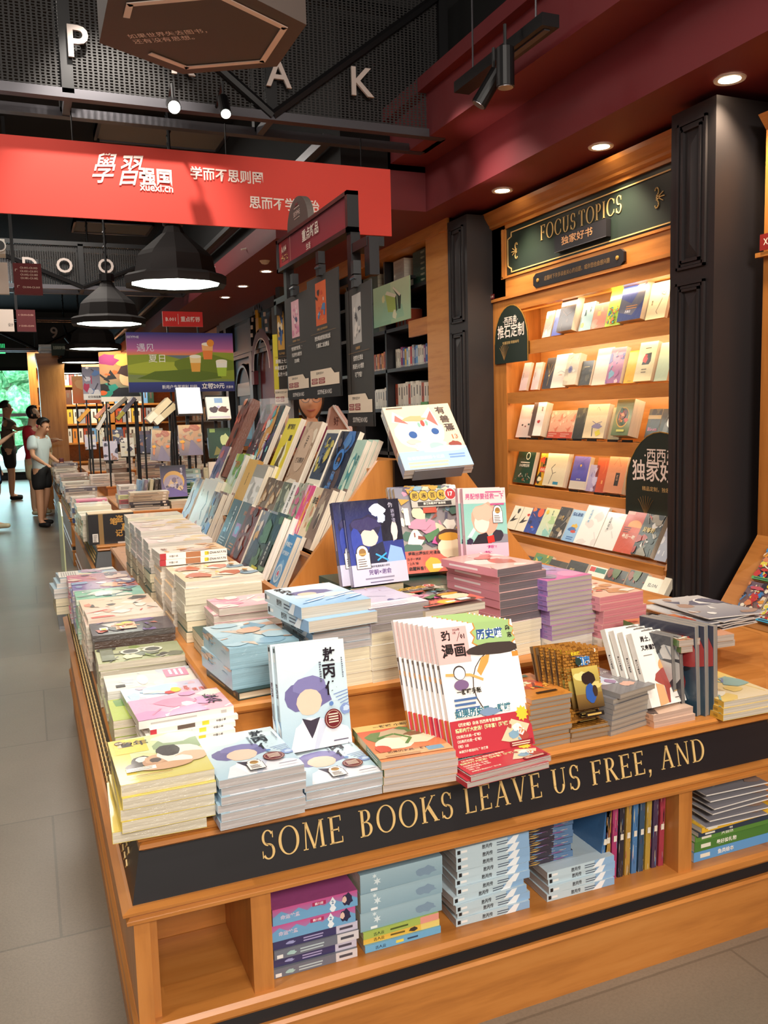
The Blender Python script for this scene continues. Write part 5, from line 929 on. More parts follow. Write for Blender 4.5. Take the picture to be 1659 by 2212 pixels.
# ------------------------------------------------------------------ left aisle, lower step (titles face the aisle)
def aisle(layers, x, y, z, where, jr=1.0, ang=0): cstack(layers, (x, y), None, z, where=where, orient=-90, ang=ang, jit=.003, jr=jr)
zz_ = cstack([('childcomic', 0, 0), ('childcomic', .0, 0)], (.165, 1.86), None, T1, where='of the pile behind the yellow puppy comics', orient=-90, ang=0)
cstack([('spineset', .03+.004*i, .012*i) for i in range(5)]+[('saltycomic', .03, .055)], (.165, 1.852), None, zz_, where='of the spine-out pile behind the puppy comics', orient=90, ang=3, jr=1.5)
aisle(['greenanimal']*4+[('planecomic', .035, .02, 3)], .150, 2.06, T1, 'of the green animal pile behind the pink rabbit comics')
aisle(['bearcomic', 'bearcomic', 'whitebox'], .150, 2.245, T1, 'of the pile under the white box')
aisle(['bearcomic']*6, .145, 2.425, T1, 'of the olive pile beyond the white box')
aisle(['brownset', 'brownset', 'brownset', 'brownset', ('darkcomic', -.005, 0, 0)], .150, 2.625, T1, 'of the dark pile halfway along the left side')
aisle(['salmoncomic']*7+[('salmoncomic', .005, .02, 1)], .140, 2.81, T1, 'of the red-streaked pile beyond the dark comics')
aisle(['peachcomic']*8, .135, 2.99, T1, 'of the pile between red-streaked and mint comics')
aisle(['mintcomic']*8, .130, 3.17, T1, 'of the mint pile on the left side')
aisle(['violetcomic']*8, .125, 3.35, T1, 'of the violet pile on the left side')
aisle(['hotpink']*8, .120, 3.53, T1, 'of the hot pink pile on the left side')
aisle(['cream', 'cream', ('rainbowcomic', -.0, 0), ('rainbowcomic', -.005, 0, 2), ('rainbowcomic', .01, 0, 1), ('rainbowcomic', .02, 0, 2)], .070, 3.72, T1, 'of the overhanging pile at the far left corner', ang=3)
o = MB(); A = Art(.6).bg('E6DFD2').lines(.1, .9, .9, 18, .045, 'B9B0A4', .02, 2); A.emit(o, (.105, 3.735, T1+.153), (0, -1, 0), (1, 0, 0), -.09, .09, 'print'); o.v = []; o.f = []; o.m = []; o.c = []
o.box(.09, .17, 3.73, 3.87, T1+.1525, T1+.1535, 'print', hx('DDD6CA'))
for k in range(7): o.box(.10+k*.009, .104+k*.009, 3.74, 3.85, T1+.1535, T1+.1538, 'print', hx('9A9288'))
tag(o.build('booklet'), 'pale printed card lying on the overhanging rainbow comics', 'card')
# left aisle, raised step
aisle([('cream', -.0, 0, 0, .03), ('cream', 0, 0, 0, .03), ('pinkmini', .035, .0, 1), ('pinkmini', .035, .0, -1), ('pinkmini', .035, .0, 0), ('pinkmini', .04, .0, 3)], .415, 2.33, T2, 'of the small pink pile behind the blue box sets')
aisle([('cream', 0, 0, 0, .032), ('cream', 0, 0, 0, .032), 'whitecard', 'whitecard', 'whitecard', ('whitecard', 0, 0, 1), ('childcomic', .0, .01, 2)], .405, 2.55, T2, 'of the pile topped by a bright white-flapped comic')
aisle(['orangebox']*6+[('childcomic', .01, 0, 1)]*2, .400, 2.77, T2, 'of the pile between the white flap and orange comics')
aisle(['orangebox']*8, .395, 2.96, T2, 'of the orange pile on the raised step')
for i in range(2): put_book('comic_book', msh('orangebox'), flat(.505, 3.03, T2+.1725+i*.0215, rad(91+i)), f'{T["orangebox"]["desc"]}, {["lower", "upper"][i]} of two lying with spines to the front', 'book', 'orange and white comics spine outwards')
aisle([('cream', 0, 0, 0, .034), ('cream', 0, 0, 0, .034), ('cream', 0, 0, 0, .034)]+['pinkwhite']*5, .392, 3.22, T2, 'of the nearest pale pink pile on the raised step')
aisle([('cream', 0, 0, 0, .034), ('cream', 0, 0, 0, .034), ('cream', 0, 0, 0, .034)]+['pinkwhite']*6, .390, 3.42, T2, 'of the second pale pink pile on the raised step')
aisle([('cream', 0, 0, 0, .034), ('cream', 0, 0, 0, .034), ('cream', 0, 0, 0, .034)]+['pinkwhite']*6, .388, 3.62, T2, 'of the third pale pink pile on the raised step')
aisle([('cream', 0, 0, 0, .034), ('cream', 0, 0, 0, .034), ('cream', 0, 0, 0, .034)]+['whitecard']*6, .385, 3.82, T2, 'of the far cream pile on the raised step')
# ------------------------------------------------------------------ books on the lower shelf under the gold lettering
LZ = .2235; YF = TY0+.035
def spinerow(layers, u0, u1, where, yb=None, z=LZ, rzj=1.0):
    """flat pile whose spines face the front; u0..u1: pixels of the lower spine edge"""
    a = PY(u0[0], u0[1], YF); b_ = PY(u1[0], u1[1], YF); cx_ = (a.x+b_.x)/2; n = len(layers); zz = z
    for i, ly in enumerate(layers):
        key = ly if isinstance(ly, str) else ly[0]; dx = 0 if isinstance(ly, str) else ly[1]; dr = 0 if isinstance(ly, str) else (ly[2] if len(ly) > 2 else 0); d = T[key]
        put_book(d['kind'], msh(key), flat(cx_+dx+RJ.uniform(-.003, .003), YF+d['w']/2+RJ.uniform(0, .006), zz, rad(90+dr+RJ.uniform(-rzj, rzj))), f'{d["desc"]}, {ordn(n-1-i, n)} {where}', d['cat'], f'{d["kind"].replace("_", " ")}s {where}'); zz += d['t']+.0005
    return zz
def sp(key, kind, desc, w, h, t, art, **k): typ(key, kind, desc, w, h, t, None, art, **k)
sp('pinkbox', 'boxed_set', 'thick pink and blue case with two white number 2 marks', .16, .19, .036, Art(5).bg('5E9AC8', 'C8508E').poly([(0, .5), (.1, .8), (.2, .5), (.3, .8), (.4, .5), (.5, .8), (.6, .5), (.7, .8), (.8, .5), (.9, .8), (1, .5), (1, 0), (0, 0)], '6FA4CC').rect(.46, .62, .62, .86, 'B02A5A').txt('霸川居', .54, .66, .16, 'F0DCE6', .02).poly([(.66, .2), (.7, .55), (.74, .2), (.7, -.1)], 'E6EEF4').poly([(.66, .6), (.7, .95), (.74, .6), (.7, .25)], 'E6EEF4').txt('2', .70, .5, .22, '3A6A9A', .03).blob(.88, .55, .06, .4, '2A2444', 3).blob(.84, .6, .03, .2, 'E2C0B0', 4).txt('命运轮盘', .2, .3, .28, 'D8C8DC', .02), cc='B0568E', cat='boxed set')
sp('greyspine', 'paperback_book', 'grey book with silver spine lettering', .15, .19, .02, Art(9.5).bg('6E7280').rect(.74, 0, 1, 1, 'D6D0D2').lines(.3, .6, .6, 2, .3, 'B9C8CC', .15).lines(.78, .95, .5, 1, .1, '4A4A54', .3).rect(.03, .1, .1, .5, 'EDEAE6').blob(.2, .45, .05, .25, 'A8C8C4', 2), cc='74787F')
sp('purplespine', 'paperback_book', 'dark purple book with lilac spine tip', .15, .19, .019, Art(10).bg('3A3460').rect(.74, 0, 1, 1, 'C9C2D4').lines(.35, .6, .6, 2, .3, 'A89EC8', .15).lines(.78, .95, .5, 1, .1, '4A4454', .3).blob(.2, .5, .05, .2, '9A9AC8', 2), cc='3E3860')
spinerow(['greyspine', 'purplespine', 'greyspine', 'purplespine', 'pinkbox', 'pinkbox'], (588, 2094), (777, 2040), 'of the pile by the left divider')
sp('snowbox', 'boxed_set', 'pale blue snowflake slipcase', .165, .2, .044, Art(4.5).bg('8AA9B8', '9FBBC6').star(.2, .5, .05, 'D8E6EA', 6, .4).star(.17, .8, .03, 'D8E6EA', 6, .4).blob(.8, .4, .12, .25, '7E97AC', 3, .3).rect(.12, .05, .2, .18, 'EEF2F2'), cc='93B0BE', cat='boxed set')
sp('thingreen', 'comic_book', 'thin green spined comic', .16, .185, .016, Art(11).bg('A8BC5A').rect(.75, 0, 1, 1, 'E29A8A').txt('古人云', .2, .2, .5, '3A4A2A', .02).lines(.35, .6, .5, 1, .1, '4A5A2A', .25), cc='A8BC5A')
sp('thinyellow', 'comic_book', 'thin yellow spined comic', .16, .185, .016, Art(11).bg('E8BE50').rect(.75, 0, 1, 1, 'E9D078').txt('古人云', .2, .2, .5, '5A4A1A', .02).blob(.65, .5, .06, .3, '3A3430', 4).lines(.35, .55, .5, 1, .1, '6A5A2A', .25), cc='E8BE50')
sp('thinblue', 'comic_book', 'thin sky blue spined comic', .16, .185, .016, Art(11).bg('6FB0D8').txt('古人云', .2, .2, .5, '1A3A5A', .02).rect(.4, .3, .5, .7, 'E8D860').lines(.55, .7, .5, 1, .1, '2A4A6A', .25), cc='6FB0D8')
z = spinerow(['thinblue', 'thinyellow', 'thingreen'], (778, 2040), (958, 1995), 'of the three under the snowflake slipcases')
spinerow(['snowbox']*3, (782, 2000), (955, 1955), 'of the pale blue slipcase pile', z=z)
T['aospine'] = dict(T['ao'], w=.16, h=.195, t=.0185, art=None, desc='pale blue comic with ink lettering on its spine')
spinerow([('aospine', .0), ('aospine', .0), ('aospine', -.014, 4), ('aospine', -.016, 3)]+['aospine']*6, (968, 2000), (1165, 1945), 'of the tall lettered pile in the middle compartment')
z = spinerow(['aospine', 'aospine', ('aospine', .002), 'aospine'], (1168, 1950), (1344, 1893), 'of the short lettered pile in the middle compartment')
sp('dkpat', 'comic_book', 'dark patterned comic with blue and red spine', .15, .14, .0165, Art(9).bg('3A3440').rect(.6, 0, 1, 1, '5A7AA0').busy(['A83A5A', 'C8A050', '6A9AC8', '2A2428', 'D8C8B0', '8A5A8A'], 26, 5, 0, 0, 1, 1, .12), cc='3A3440')
zz = z
for i in range(7): put_book('comic_book', msh('dkpat'), flat(1.115+RJ.uniform(-.006, .006), YF+.115, zz, rad(90+RJ.uniform(-2, 2))), f'{T["dkpat"]["desc"]}, {ordn(6-i, 7)} of the small dark pile on the lettered comics', 'book', 'dark patterned comics'); zz += .017
SPC = ['3F6A9A', 'A8803A', 'A83A6A', '2E2A34', 'B08A40', '4A78A8', '35506A', 'B0903E', '4A3A54', 'A03A4A']
for i, c in enumerate(SPC):
    R = random.Random(i+40); A = Art(11).bg(c).busy(['2A2428', 'D8C8A0', c, 'A83A5A', '5A8AB8', 'E0D8C8'], 20, i, 0, 0, 1, 1, .1).rect(.4, .2, .48, .8, 'E6DCCB')
    A2 = A; k = 'stand%d' % i; typ(k, 'comic_book', 'upright comic', .14, .19, .0155, None, A2, c, 'C9BBA6')
    x = PY(1296+i*14.6, 1870, YF+.01).x; M = Matrix.Translation((x, YF+.02, LZ)) @ Matrix.Rotation(rad(2 if i else 8), 4, 'Y') @ Matrix.Rotation(rad(90), 4, 'Z') @ Matrix.Rotation(rad(90), 4, 'X') @ Matrix.Translation((.07, .095, 0))
    nm = ['first', 'second', 'third', 'fourth', 'fifth', 'sixth', 'seventh', 'eighth', 'ninth', 'last'][i]
    put_book('comic_book', msh(k), M, f'upright comic with a patterned spine, {nm} in the row left of the right divider', 'book', 'upright comics on the lower shelf')
for i, (c, lb, t) in enumerate((('5E9AD0', 'sky blue picture book with a fish on its spine, bottom of the right compartment', .026), ('4A7A34', 'green picture book with white spine lettering, lower of two green ones', .026), ('5A8A3A', 'green picture book, upper of two green ones in the right compartment', .018), ('2E3A4A', 'thin dark blue picture book above the green ones', .012), ('E0B030', 'yellow picture book in the right compartment', .014))):
    A = Art(10).bg(c).txt(['鱼类绘本', '最好的礼物', '大自然', '', ''][i] or '书', .4, .25, .5, 'F0ECE0', .02, w=.4).rect(.08, .3, .2, .7, 'E6E2D0'); k = 'pict%d' % i; typ(k, 'picture_book', lb, .22, .27, t, None, A, c, 'E0D8C8', wrap=False)
    zq = LZ+(0, .0265, .053, .0715, .084)[i]; put_book('picture_book', msh(k), flat(1.665+.002*i, TY0+.14+(.0 if i < 3 else -.01), zq, rad(90+(2 if i == 4 else 0))), lb, 'book', 'picture books in the right compartment')
for i in range(6):
    M = flat(1.655+RS.uniform(0, .012), TY0+.145, LZ+.1+i*.0165, rad(RS.uniform(-4, 4))) @ Matrix.Rotation(rad(RS.uniform(-1, 1)), 4, 'X'); put_book('magazine', msh('sheet'), M, f'curling thin magazine, {ordn(5-i, 6)} of those above the picture books', 'magazine', 'curling magazines in the right compartment')
# ------------------------------------------------------------------ books on the stepped rack (covers face the aisle)
def mini(desc, bg, bg2, pal, n, seed, title='', tc='F0ECE4', vert=False, tx=.5, ty=.75, th=.09, band=None, fn=None, spine='D8CFC0', pc='D6CBB8', kind='novel', t=.018, hard=False, wrap=True, sz=.25):  # default kind stands for any cover-out book, whatever its type
    return dict(desc=desc, bg=bg, bg2=bg2, pal=pal, n=n, seed=seed, title=title, tc=tc, vert=vert, tx=tx, ty=ty, th=th, band=band, fn=fn, spine=spine, pc=pc, kind=kind, t=t, hard=hard, wrap=wrap, sz=sz)
_mk = [0]
def mini_book(m, w, h, M, label, group, t=None):
    _mk[0] += 1; key = 'mini%d' % _mk[0]; A = Art(w/h).bg(m['bg'], m['bg2'])
    if m['n']: A.busy(m['pal'], m['n'], m['seed'], 0, 0, 1, 1, m['sz'])
    if m['band']: A.rect(0, 0, 1, .22, m['band']).lines(.1, .8, .15, 2, .07, m['tc'], .025, m['seed'])
    if m['fn']: m['fn'](A)
    if m['title']:
        if m['vert']: A.txt(m['title'], m['tx'], m['ty'], m['th'], m['tc'], .015, vert=True)
        else: A.txt(m['title'], m['tx'], m['ty'], m['th'], m['tc'], .02, w=.8)
    t = t or m['t']; S = Art(h/t).bg(m['spine']).lines(.15, .7, .5, 1, .2, m['tc'] if m['tc'] != m['spine'] else '3A3430', .3)
    typ(key, m['kind'], m['desc'], w, h, t, A, S, m['spine'], m['pc'], hard=m['hard'], wrap=m['wrap'])
    put_book(m['kind'], msh(key), M, label or m['desc'], 'book', group)
RX0, RXT, RZT = .745, 1.08, 1.25
def top_solve(u, v, xa, za, back):
    d = ray(u, v); s_, c_ = math.sin(rad(back)), math.cos(rad(back)); t_ = (xa-(za-1.4)*s_/c_)/(d.x-d.z*s_/c_); return d.y*t_, (1.4+d.z*t_-za)/c_
def rack_row(i, items, where, back=25, wl=.1):
    xa = RX0+.02+(RXT-RX0)*i/3; za = .80+.14*i; Y = []
    for it in items: Y.append(top_solve(it[1], it[2], xa+.012, za, back))
    for k, it in enumerate(items):
        m, copies = it[0], it[-1]; th = m['t']; ya, h = Y[k]; yb = Y[k+1][0] if k+1 < len(items) else ya-wl
        w = min(ya-yb-.002, .2); yb = ya-w
        for c in range(copies):
            off = (th/math.cos(rad(back))+.001)*c
            M = lean(xa+.014+off, (ya+yb)/2-.003*c, za+.001, rad(-90), back, h)
            lb = m['desc'] + (', front copy' if c == 0 and copies > 1 else (', %s copy behind' % ['', 'second', 'third', 'fourth'][c] if c else '')) + ' ' + where
            if c == 0: mini_book(m, w, h, M, lb, f'books {where}')
            else: put_book(m['kind'], msh('mini%d' % _mk[0]), M, lb, 'book', f'books {where}')
F = 'on the lowest rack row'
rack_row(0, [
 (mini('dusky purple book', '8A7080', '6E5A6A', ['A8806A', '7A6074', 'B88A6A'], 12, 1, band='B8806A', th=.04, title='', t=.024), 432, 1035, 1),
 (mini('cream book with red spots', 'E6DCCB', 'EFE6D8', ['F3ECE0', 'D8CDBC'], 6, 2, '春山', '8A3A2A', True, .5, .75, .06, t=.022), 452, 1036, 3),
 (mini('cream book with an ink stroke', 'EDE4D6', 'F0E8DC', [], 0, 3, fn=lambda A: A.line([(.3, .8), (.6, .6), (.4, .45), (.6, .3)], .04, '2A2424').blob(.3, .2, .12, .07, 'C8502E', 1), t=.024), 463, 1040, 2),
 (mini('bright painted figure book', '6E6A78', '8A7A80', ['E0A860', '4A5AA8', 'C8B0A0', 'E8D8C8', '7A4A3A'], 26, 4, t=.025), 473, 1065, 3),
 (mini('dark slate book with white title', '3A4248', '4A5258', ['2E3438'], 4, 5, '如何把世界', 'EDEDE8', True, .62, .8, .09, t=.018, fn=lambda A: A.rect(.2, .38, .45, .46, '7AB0C8').lines(.15, .8, .28, 4, .05, 'C8CCCC', .015)), 513, 1080, 1),
 (mini('grey book with a glowing square picture', '4E5456', '5A5F60', [], 0, 6, '拾光', 'D87A3A', False, .7, .78, .08, fn=lambda A: A.rect(.25, .38, .75, .62, 'B078B0').blob(.5, .5, .2, .08, '7FB8D8', 1).lines(.3, .75, .25, 3, .05, 'D88A4A', .02), t=.016), 532, 1086, 1),
 (mini('rust red book with a long-haired portrait', '8A3A28', '6E2E24', ['A84A30', '5A2620', 'B8583A'], 22, 7, fn=lambda A: A.blob(.5, .62, .1, .08, 'D8B0A0', 1).blob(.5, .35, .08, .14, 'D8B09A', 2), t=.024), 550, 1097, 2),
 (mini('grey-blue robed figure book', '6A6E7C', '8A8E98', ['4A4E5C', 'E0A860', 'C8BCA8'], 14, 8, fn=lambda A: A.blob(.45, .75, .15, .1, 'E8D8C8', 1).poly([(.1, .1), (.4, .55), (.8, .5), (.9, .1)], '3E4254'), t=.02), 578, 1106, 2),
 (mini('dark green brush-art book', '26382E', '34463C', ['5A7A5A', '1E2A24', '7A9A7A', '2E3E4A'], 18, 9, '消失的海岸', 'E8E6DC', True, .74, .52, .07, fn=lambda A: A.rect(.55, .2, .95, .56, '1C1E1C').rect(.2, .1, .6, .15, 'D8D040').lines(.15, .9, .06, 1, .05, 'C8CCC0', .02), pc='EDE6DC', hard=True, t=.028), 597, 1113, 3),
 (mini('sky blue astronaut book', '5A9AC8', '4A8AC0', ['7FB4D8'], 4, 10, '你看起来', 'E8F0F4', False, .5, .78, .09, fn=lambda A: A.txt('好像很好吃', .5, .62, .08, 'E8F0F4', .02, w=.8).circ(.5, .28, .36, 'C9DCE8').circ(.5, .28, .27, '8FB4D0').circ(.52, .28, .13, 'E8E0E0').blob(.52, .28, .09, .05, 'C84A6A', 2), t=.016), 632, 1157, 2)], F)
F = 'on the middle rack row'
rack_row(1, [
 (mini('violet and red evening book', '5A4A78', '8A6A8A', ['C86A6A', '4A3A6A', 'D8A0A0'], 14, 11, t=.016), 486, 966, 4),
 (mini('bright green picture book', 'B8CC7A', 'D8E4EC', ['7FB04A', 'E8F0D8', 'C8D860', '5A8AB8'], 22, 12, '飞花令', 'E0703A', False, .5, .76, .12, t=.024), 521, 984, 2),
 (mini('plain mustard envelope book', 'D9A850', 'DDB05A', [], 0, 13, '好好生活', '4A3A1E', True, .55, .72, .05, wrap=False, t=.026, spine='C89A48', pc='B08040'), 549, 996, 1),
 (mini('grey and white sketch book', 'EDE8E0', 'F0ECE6', ['C8C2BA'], 6, 14, '', '8A847C', fn=lambda A: A.rect(0, .78, 1, 1, 'A8A298').blob(.4, .5, .12, .2, 'B0A8A0', 2, .4), t=.026, spine='A8A298'), 566, 1008, 2),
 (mini('brown portrait book', '8A6A4E', '6E5A4A', ['C8A070', '4A3A30', 'B88A5A', 'D8B890'], 20, 15, '人间', 'E8D8C0', False, .5, .85, .06, t=.016), 587, 1034, 1),
 (mini('second brown portrait book', '8A6A4E', '6E5A4A', ['C8A070', '4A3A30', 'B88A5A', 'D8B890'], 20, 15, '人间', 'E8D8C0', False, .5, .85, .06, t=.016), 603, 1040, 1),
 (mini('olive grey portrait book', '7A7E6A', '6A6E5E', ['A8AC90', '4A4E42', 'C8C8B0'], 18, 16, '知秋', 'D8DCC8', False, .5, .86, .06, t=.016), 621, 1044, 1),
 (mini('white book with bold black spine letters', 'EFEAE2', 'F2EEE8', [], 0, 17, '房思琪BOY', '1E1A1A', True, .5, .85, .1, t=.02), 643, 1045, 1),
 (mini('green plant book', '8A9A78', 'A8A898', ['5A8A4A', 'C86A8A', 'E0D8C8', '4A5A42'], 24, 18, t=.018), 656, 1047, 2),
 (mini('hot pink striped book', 'D8387A', 'E0508A', ['F0A040', 'E8C0D0'], 10, 19, t=.018), 674, 1052, 1),
 (mini('second hot pink striped book', 'D8387A', 'E0508A', ['F0A040', 'E8C0D0'], 10, 20, t=.018), 683, 1053, 1),
 (mini('beige doodle book', 'D8C4A0', 'DCC8A8', ['E8D8B8', '8FA86A', 'C8906A'], 12, 21, '自在', '2A2420', False, .5, .72, .12, t=.016), 692, 1056, 1),
 (mini('taupe horse book', '8A7468', '7A665C', ['A08A78', '5A4A42'], 6, 22, fn=lambda A: A.blob(.6, .55, .2, .25, 'C8B8A0', 1).blob(.55, .45, .12, .15, '5A4A40', 2), t=.022, pc='DED2BC'), 711, 1060, 3)], F)
F = 'on the top rack row'
rack_row(2, [
 (mini('rust streaked thick book', 'B0583A', '5A3230', ['8A3A2E', 'D87A4A', '3A2828', 'C8604A'], 30, 23, t=.05, pc='7A4A38', spine='8A4030'), 545, 871, 1),
 (mini('red dragon comic', '4A3A44', '6A4A50', ['C83A34', 'E05A48', '2A2028', '8A7080'], 24, 24, '剑来', 'EDE6E0', True, .7, .5, .07, t=.018), 577, 884, 1),
 (mini('colourful splattered black comic', '2A2834', '3A4A5A', ['C83A3A', '7FD0D0', 'E8E4DC', '5A4AA8', '1A1A20', '3AA0A8', 'D89A3A'], 40, 25, '凶间 雪崩', 'F2F0EC', True, .5, .55, .1, t=.024), 602, 882, 1),
 (mini('vivid yellow book with a feather', 'E8D028', 'E8D838', [], 0, 26, '赛博朋克', '2A2818', False, .5, .84, .08, fn=lambda A: A.blob(.55, .4, .25, .25, 'F6F2C8', 1).blob(.5, .3, .17, .2, '5A4A30', 2, .35).blob(.55, .5, .09, .14, '7A6238', 3).rect(.65, .68, .85, .76, '3A3420').blob(.4, .1, .3, .1, '3A3A2E', 4), t=.024), 633, 909, 1),
 (mini('tan book of drawing techniques', 'B89A80', 'C0A48A', ['A88A70', 'E0D0B8', '9A7A64'], 12, 27, '日宿', '3A2E28', True, .5, .72, .08, fn=lambda A: A.ell(.5, .6, .35, .3, 'CDB096').txt('技法精讲', .5, .42, .08, '3A2E28', .02, w=.7).blob(.5, .1, .4, .1, 'E8DCC8', 5), t=.022), 674, 916, 1),
 (mini('cream book with a swirling night picture', 'E8E0CC', 'E4DCC8', [], 0, 28, fn=lambda A: A.rect(.12, .28, .98, .95, '3E4658').busy(['6A7A98', 'C8B860', '4A5A7A', '2E3648', '8A9060'], 30, 28, .25, .4, .88, .85, .16), t=.024), 717, 934, 2),
 (mini('dark blue circuit book', '26304A', '1E2638', ['3A6AA8', '141A2A', '5A4A4A', '4A7AB0'], 24, 29, '诡秘地海', '5A8AC8', True, .5, .45, .12, fn=lambda A: A.ell(.5, .6, .2, .15, '3A78C0').ell(.5, .6, .13, .1, '1A2030').ell(.5, .6, .05, .03, '8A5A3A'), t=.018), 746, 936, 1),
 (mini('teal portrait book', '8FB4A8', 'A8C4B4', ['7AA498', 'B8D0C0', '5A9490'], 12, 30, '蓝色', '2A6A74', True, .82, .7, .07, fn=lambda A: A.blob(.5, .5, .2, .3, '4A8C90', 1, .12).blob(.5, .6, .12, .11, 'D8E0CC', 2, .06).blob(.5, .3, .12, .12, 'C8D8C4', 3), t=.018), 780, 955, 3)], F)
t = thing('acrylic_box', 'clear acrylic display box around a brown book on the top rack row', 'display box', (1.2, 4.18, 1.252)); 
bx = MB(); bx.box(1.12, 1.24, 4.14, 4.34, 1.252, 1.50, 'clear_film'); child(t, bx, 'case')
bx = MB(); bx.box(1.14, 1.17, 4.18, 4.30, 1.255, 1.47, 'print', hx('8A7A68')); A = Art(.5).bg('8A6A4A').busy(['B88A5A', '6A4A34', 'A87A4A'], 12, 3); A.emit(bx, (1.139, 4.28, 1.28), (0, -1, 0), (0, 0, 1), .08, .16, 'print'); child(t, bx, 'inner_box')
# ------------------------------------------------------------------ easel with the big cream comic
t = thing('book_easel', 'black upright easel holding the cream fox-like comic', 'book stand', (1.25, 2.68, 1.25))
mb = MB(); mb.box(1.13, 1.32, 2.635, 2.65, T2, 1.25, 'black_metal'); child(t, mb, 'backboard')
EM = Matrix.Translation((1.215, 2.477, 1.215)) @ Matrix.Rotation(rad(-5), 4, 'Z') @ Matrix.Rotation(rad(-2.5), 4, 'Y') @ Matrix.Rotation(rad(46.1), 4, 'X') @ Matrix.Translation((0, .14, -.022))
mb = MB(); c0 = EM @ Vector((0, -.14, -.004)); mx_ = EM.to_3x3(); X_, Y_, Z_ = mx_.col[0], mx_.col[1], mx_.col[2]
def obox(mb, o, a, b_, c, mat): mb.raw([o+a*i+b_*j+c*k for k in (0, 1) for j in (0, 1) for i in (0, 1)], [(0, 2, 3, 1), (4, 5, 7, 6), (0, 1, 5, 4), (2, 6, 7, 3), (0, 4, 6, 2), (1, 3, 7, 5)], mat)
obox(mb, c0-X_*.085-Y_*.004, X_*.17, Y_*.004, Z_*.045, 'steel_dark' if 'steel_dark' in MAT else plain('steel_dark', '77757A', .5).name); obox(mb, c0-X_*.085, X_*.17, Y_*.25, Z_*.003, 'black_metal'); child(t, mb, 'ledge')
mb = MB(); p_ = EM @ Vector((0, 0, -.004)); mb.tube([p_, (1.22, 2.64, 1.2)], .012, 'black_metal'); child(t, mb, 'arm')
for i in range(2): put_book('comic_book', msh('fox'), EM @ Matrix.Translation((.004*(1-i), .003*(1-i), .0215*i)), f'{T["fox"]["desc"]} on the easel, {["lower", "upper"][i]} of two', 'book', 'cream comics on the easel')
# ------------------------------------------------------------------ black poster stand and its sign
SX = 1.25
t = thing('poster_stand', 'tall black poster stand rising from the middle of the front table', 'display stand', (SX, 3.75, 1.25))
mb = MB(); mb.box(SX-.015, SX+.025, 4.17, 4.215, 1.25, 2.125, 'black_metal'); child(t, mb, 'post')
mb = MB(); mb.box(SX-.015, SX+.025, 3.26, 3.305, 1.25, 2.125, 'black_metal'); child(t, mb, 'post')
mb = MB(); mb.box(SX-.01, SX+.02, 3.3, 4.18, 1.93, 1.96, 'black_metal'); child(t, mb, 'crossbar')
mb = MB(); mb.box(SX-.012, SX+.06, 3.10, 3.27, 2.04, 2.075, 'black_metal'); mb.box(SX-.01, SX+.03, 3.08, 3.13, 1.93, 2.07, 'black_metal'); child(t, mb, 'bracket_arm')
mb = MB(); mb.box(SX-.012, SX+.03, 4.2, 4.42, 1.98, 2.01, 'black_metal'); mb.box(SX-.012, SX+.02, 4.38, 4.42, 1.93, 2.0, 'black_metal'); child(t, mb, 'bracket_arm')
s = thing('header_sign', 'red header sign A.004 in a black frame with a domed top', 'sign', (SX, 3.77, 2.125))
mb = MB(); mb.box(SX-.028, SX+.02, 3.255, 4.285, 2.122, 2.14, 'black_metal'); mb.box(SX-.028, SX+.02, 3.255, 4.285, 2.262, 2.278, 'black_metal'); mb.box(SX-.028, SX+.02, 3.255, 3.28, 2.122, 2.278, 'black_metal'); mb.box(SX-.028, SX+.02, 4.26, 4.285, 2.122, 2.278, 'black_metal'); child(s, mb, 'frame')
mb = MB(); A = Art(7).bg('9E2A38', '7A2A3A').rect(0, 0, .16, 1, 'B83238').rect(.05, .18, .16, .95, '7E1420').busy(['E8C070', 'F0D898', 'C8603A'], 40, 2, .055, .2, .155, .45, .02).txt('A.004', .105, .52, .24, 'F4E9D8', .02, w=.085).rect(.213, .05, .217, .95, 'D8A898')
A.txt('重点新品', .53, .42, .42, 'F2E6DA', .02, w=.42).txt('生活', .50, .08, .22, 'F2E6DA', .02, w=.12); A.emit(mb, (SX-.02, 4.262, 2.138), (0, -1, 0), (0, 0, 1), .984, .126, 'matte_print'); mb.box(SX-.019, SX+.01, 3.28, 4.26, 2.14, 2.262, 'dark_red'); child(s, mb, 'panel')
mb = MB(); P = [(3.94+.165*math.cos(PI*k/18), 2.278+.135*math.sin(PI*k/18)) for k in range(19)]; mb.prism([(SX-.02, a, b_) for a, b_ in P], (.03, 0, 0), 'taupe'); child(s, mb, 'dome')
mb = MB(); letters(mb, 'SISYPHE', (SX-.0215, 3.94, 2.33), (0, -1, 0), (0, 0, 1), .022, 'letter_cream', w=.10, align='c'); mb.box(SX-.022, SX-.0205, 3.92, 3.96, 2.375, 2.385, 'dark_red'); mb.box(SX-.022, SX-.0205, 3.90, 3.98, 2.365, 2.368, 'letter_cream'); mb.box(SX-.022, SX-.0205, 3.90, 3.98, 2.318, 2.32, 'letter_cream'); child(s, mb, 'lettering')
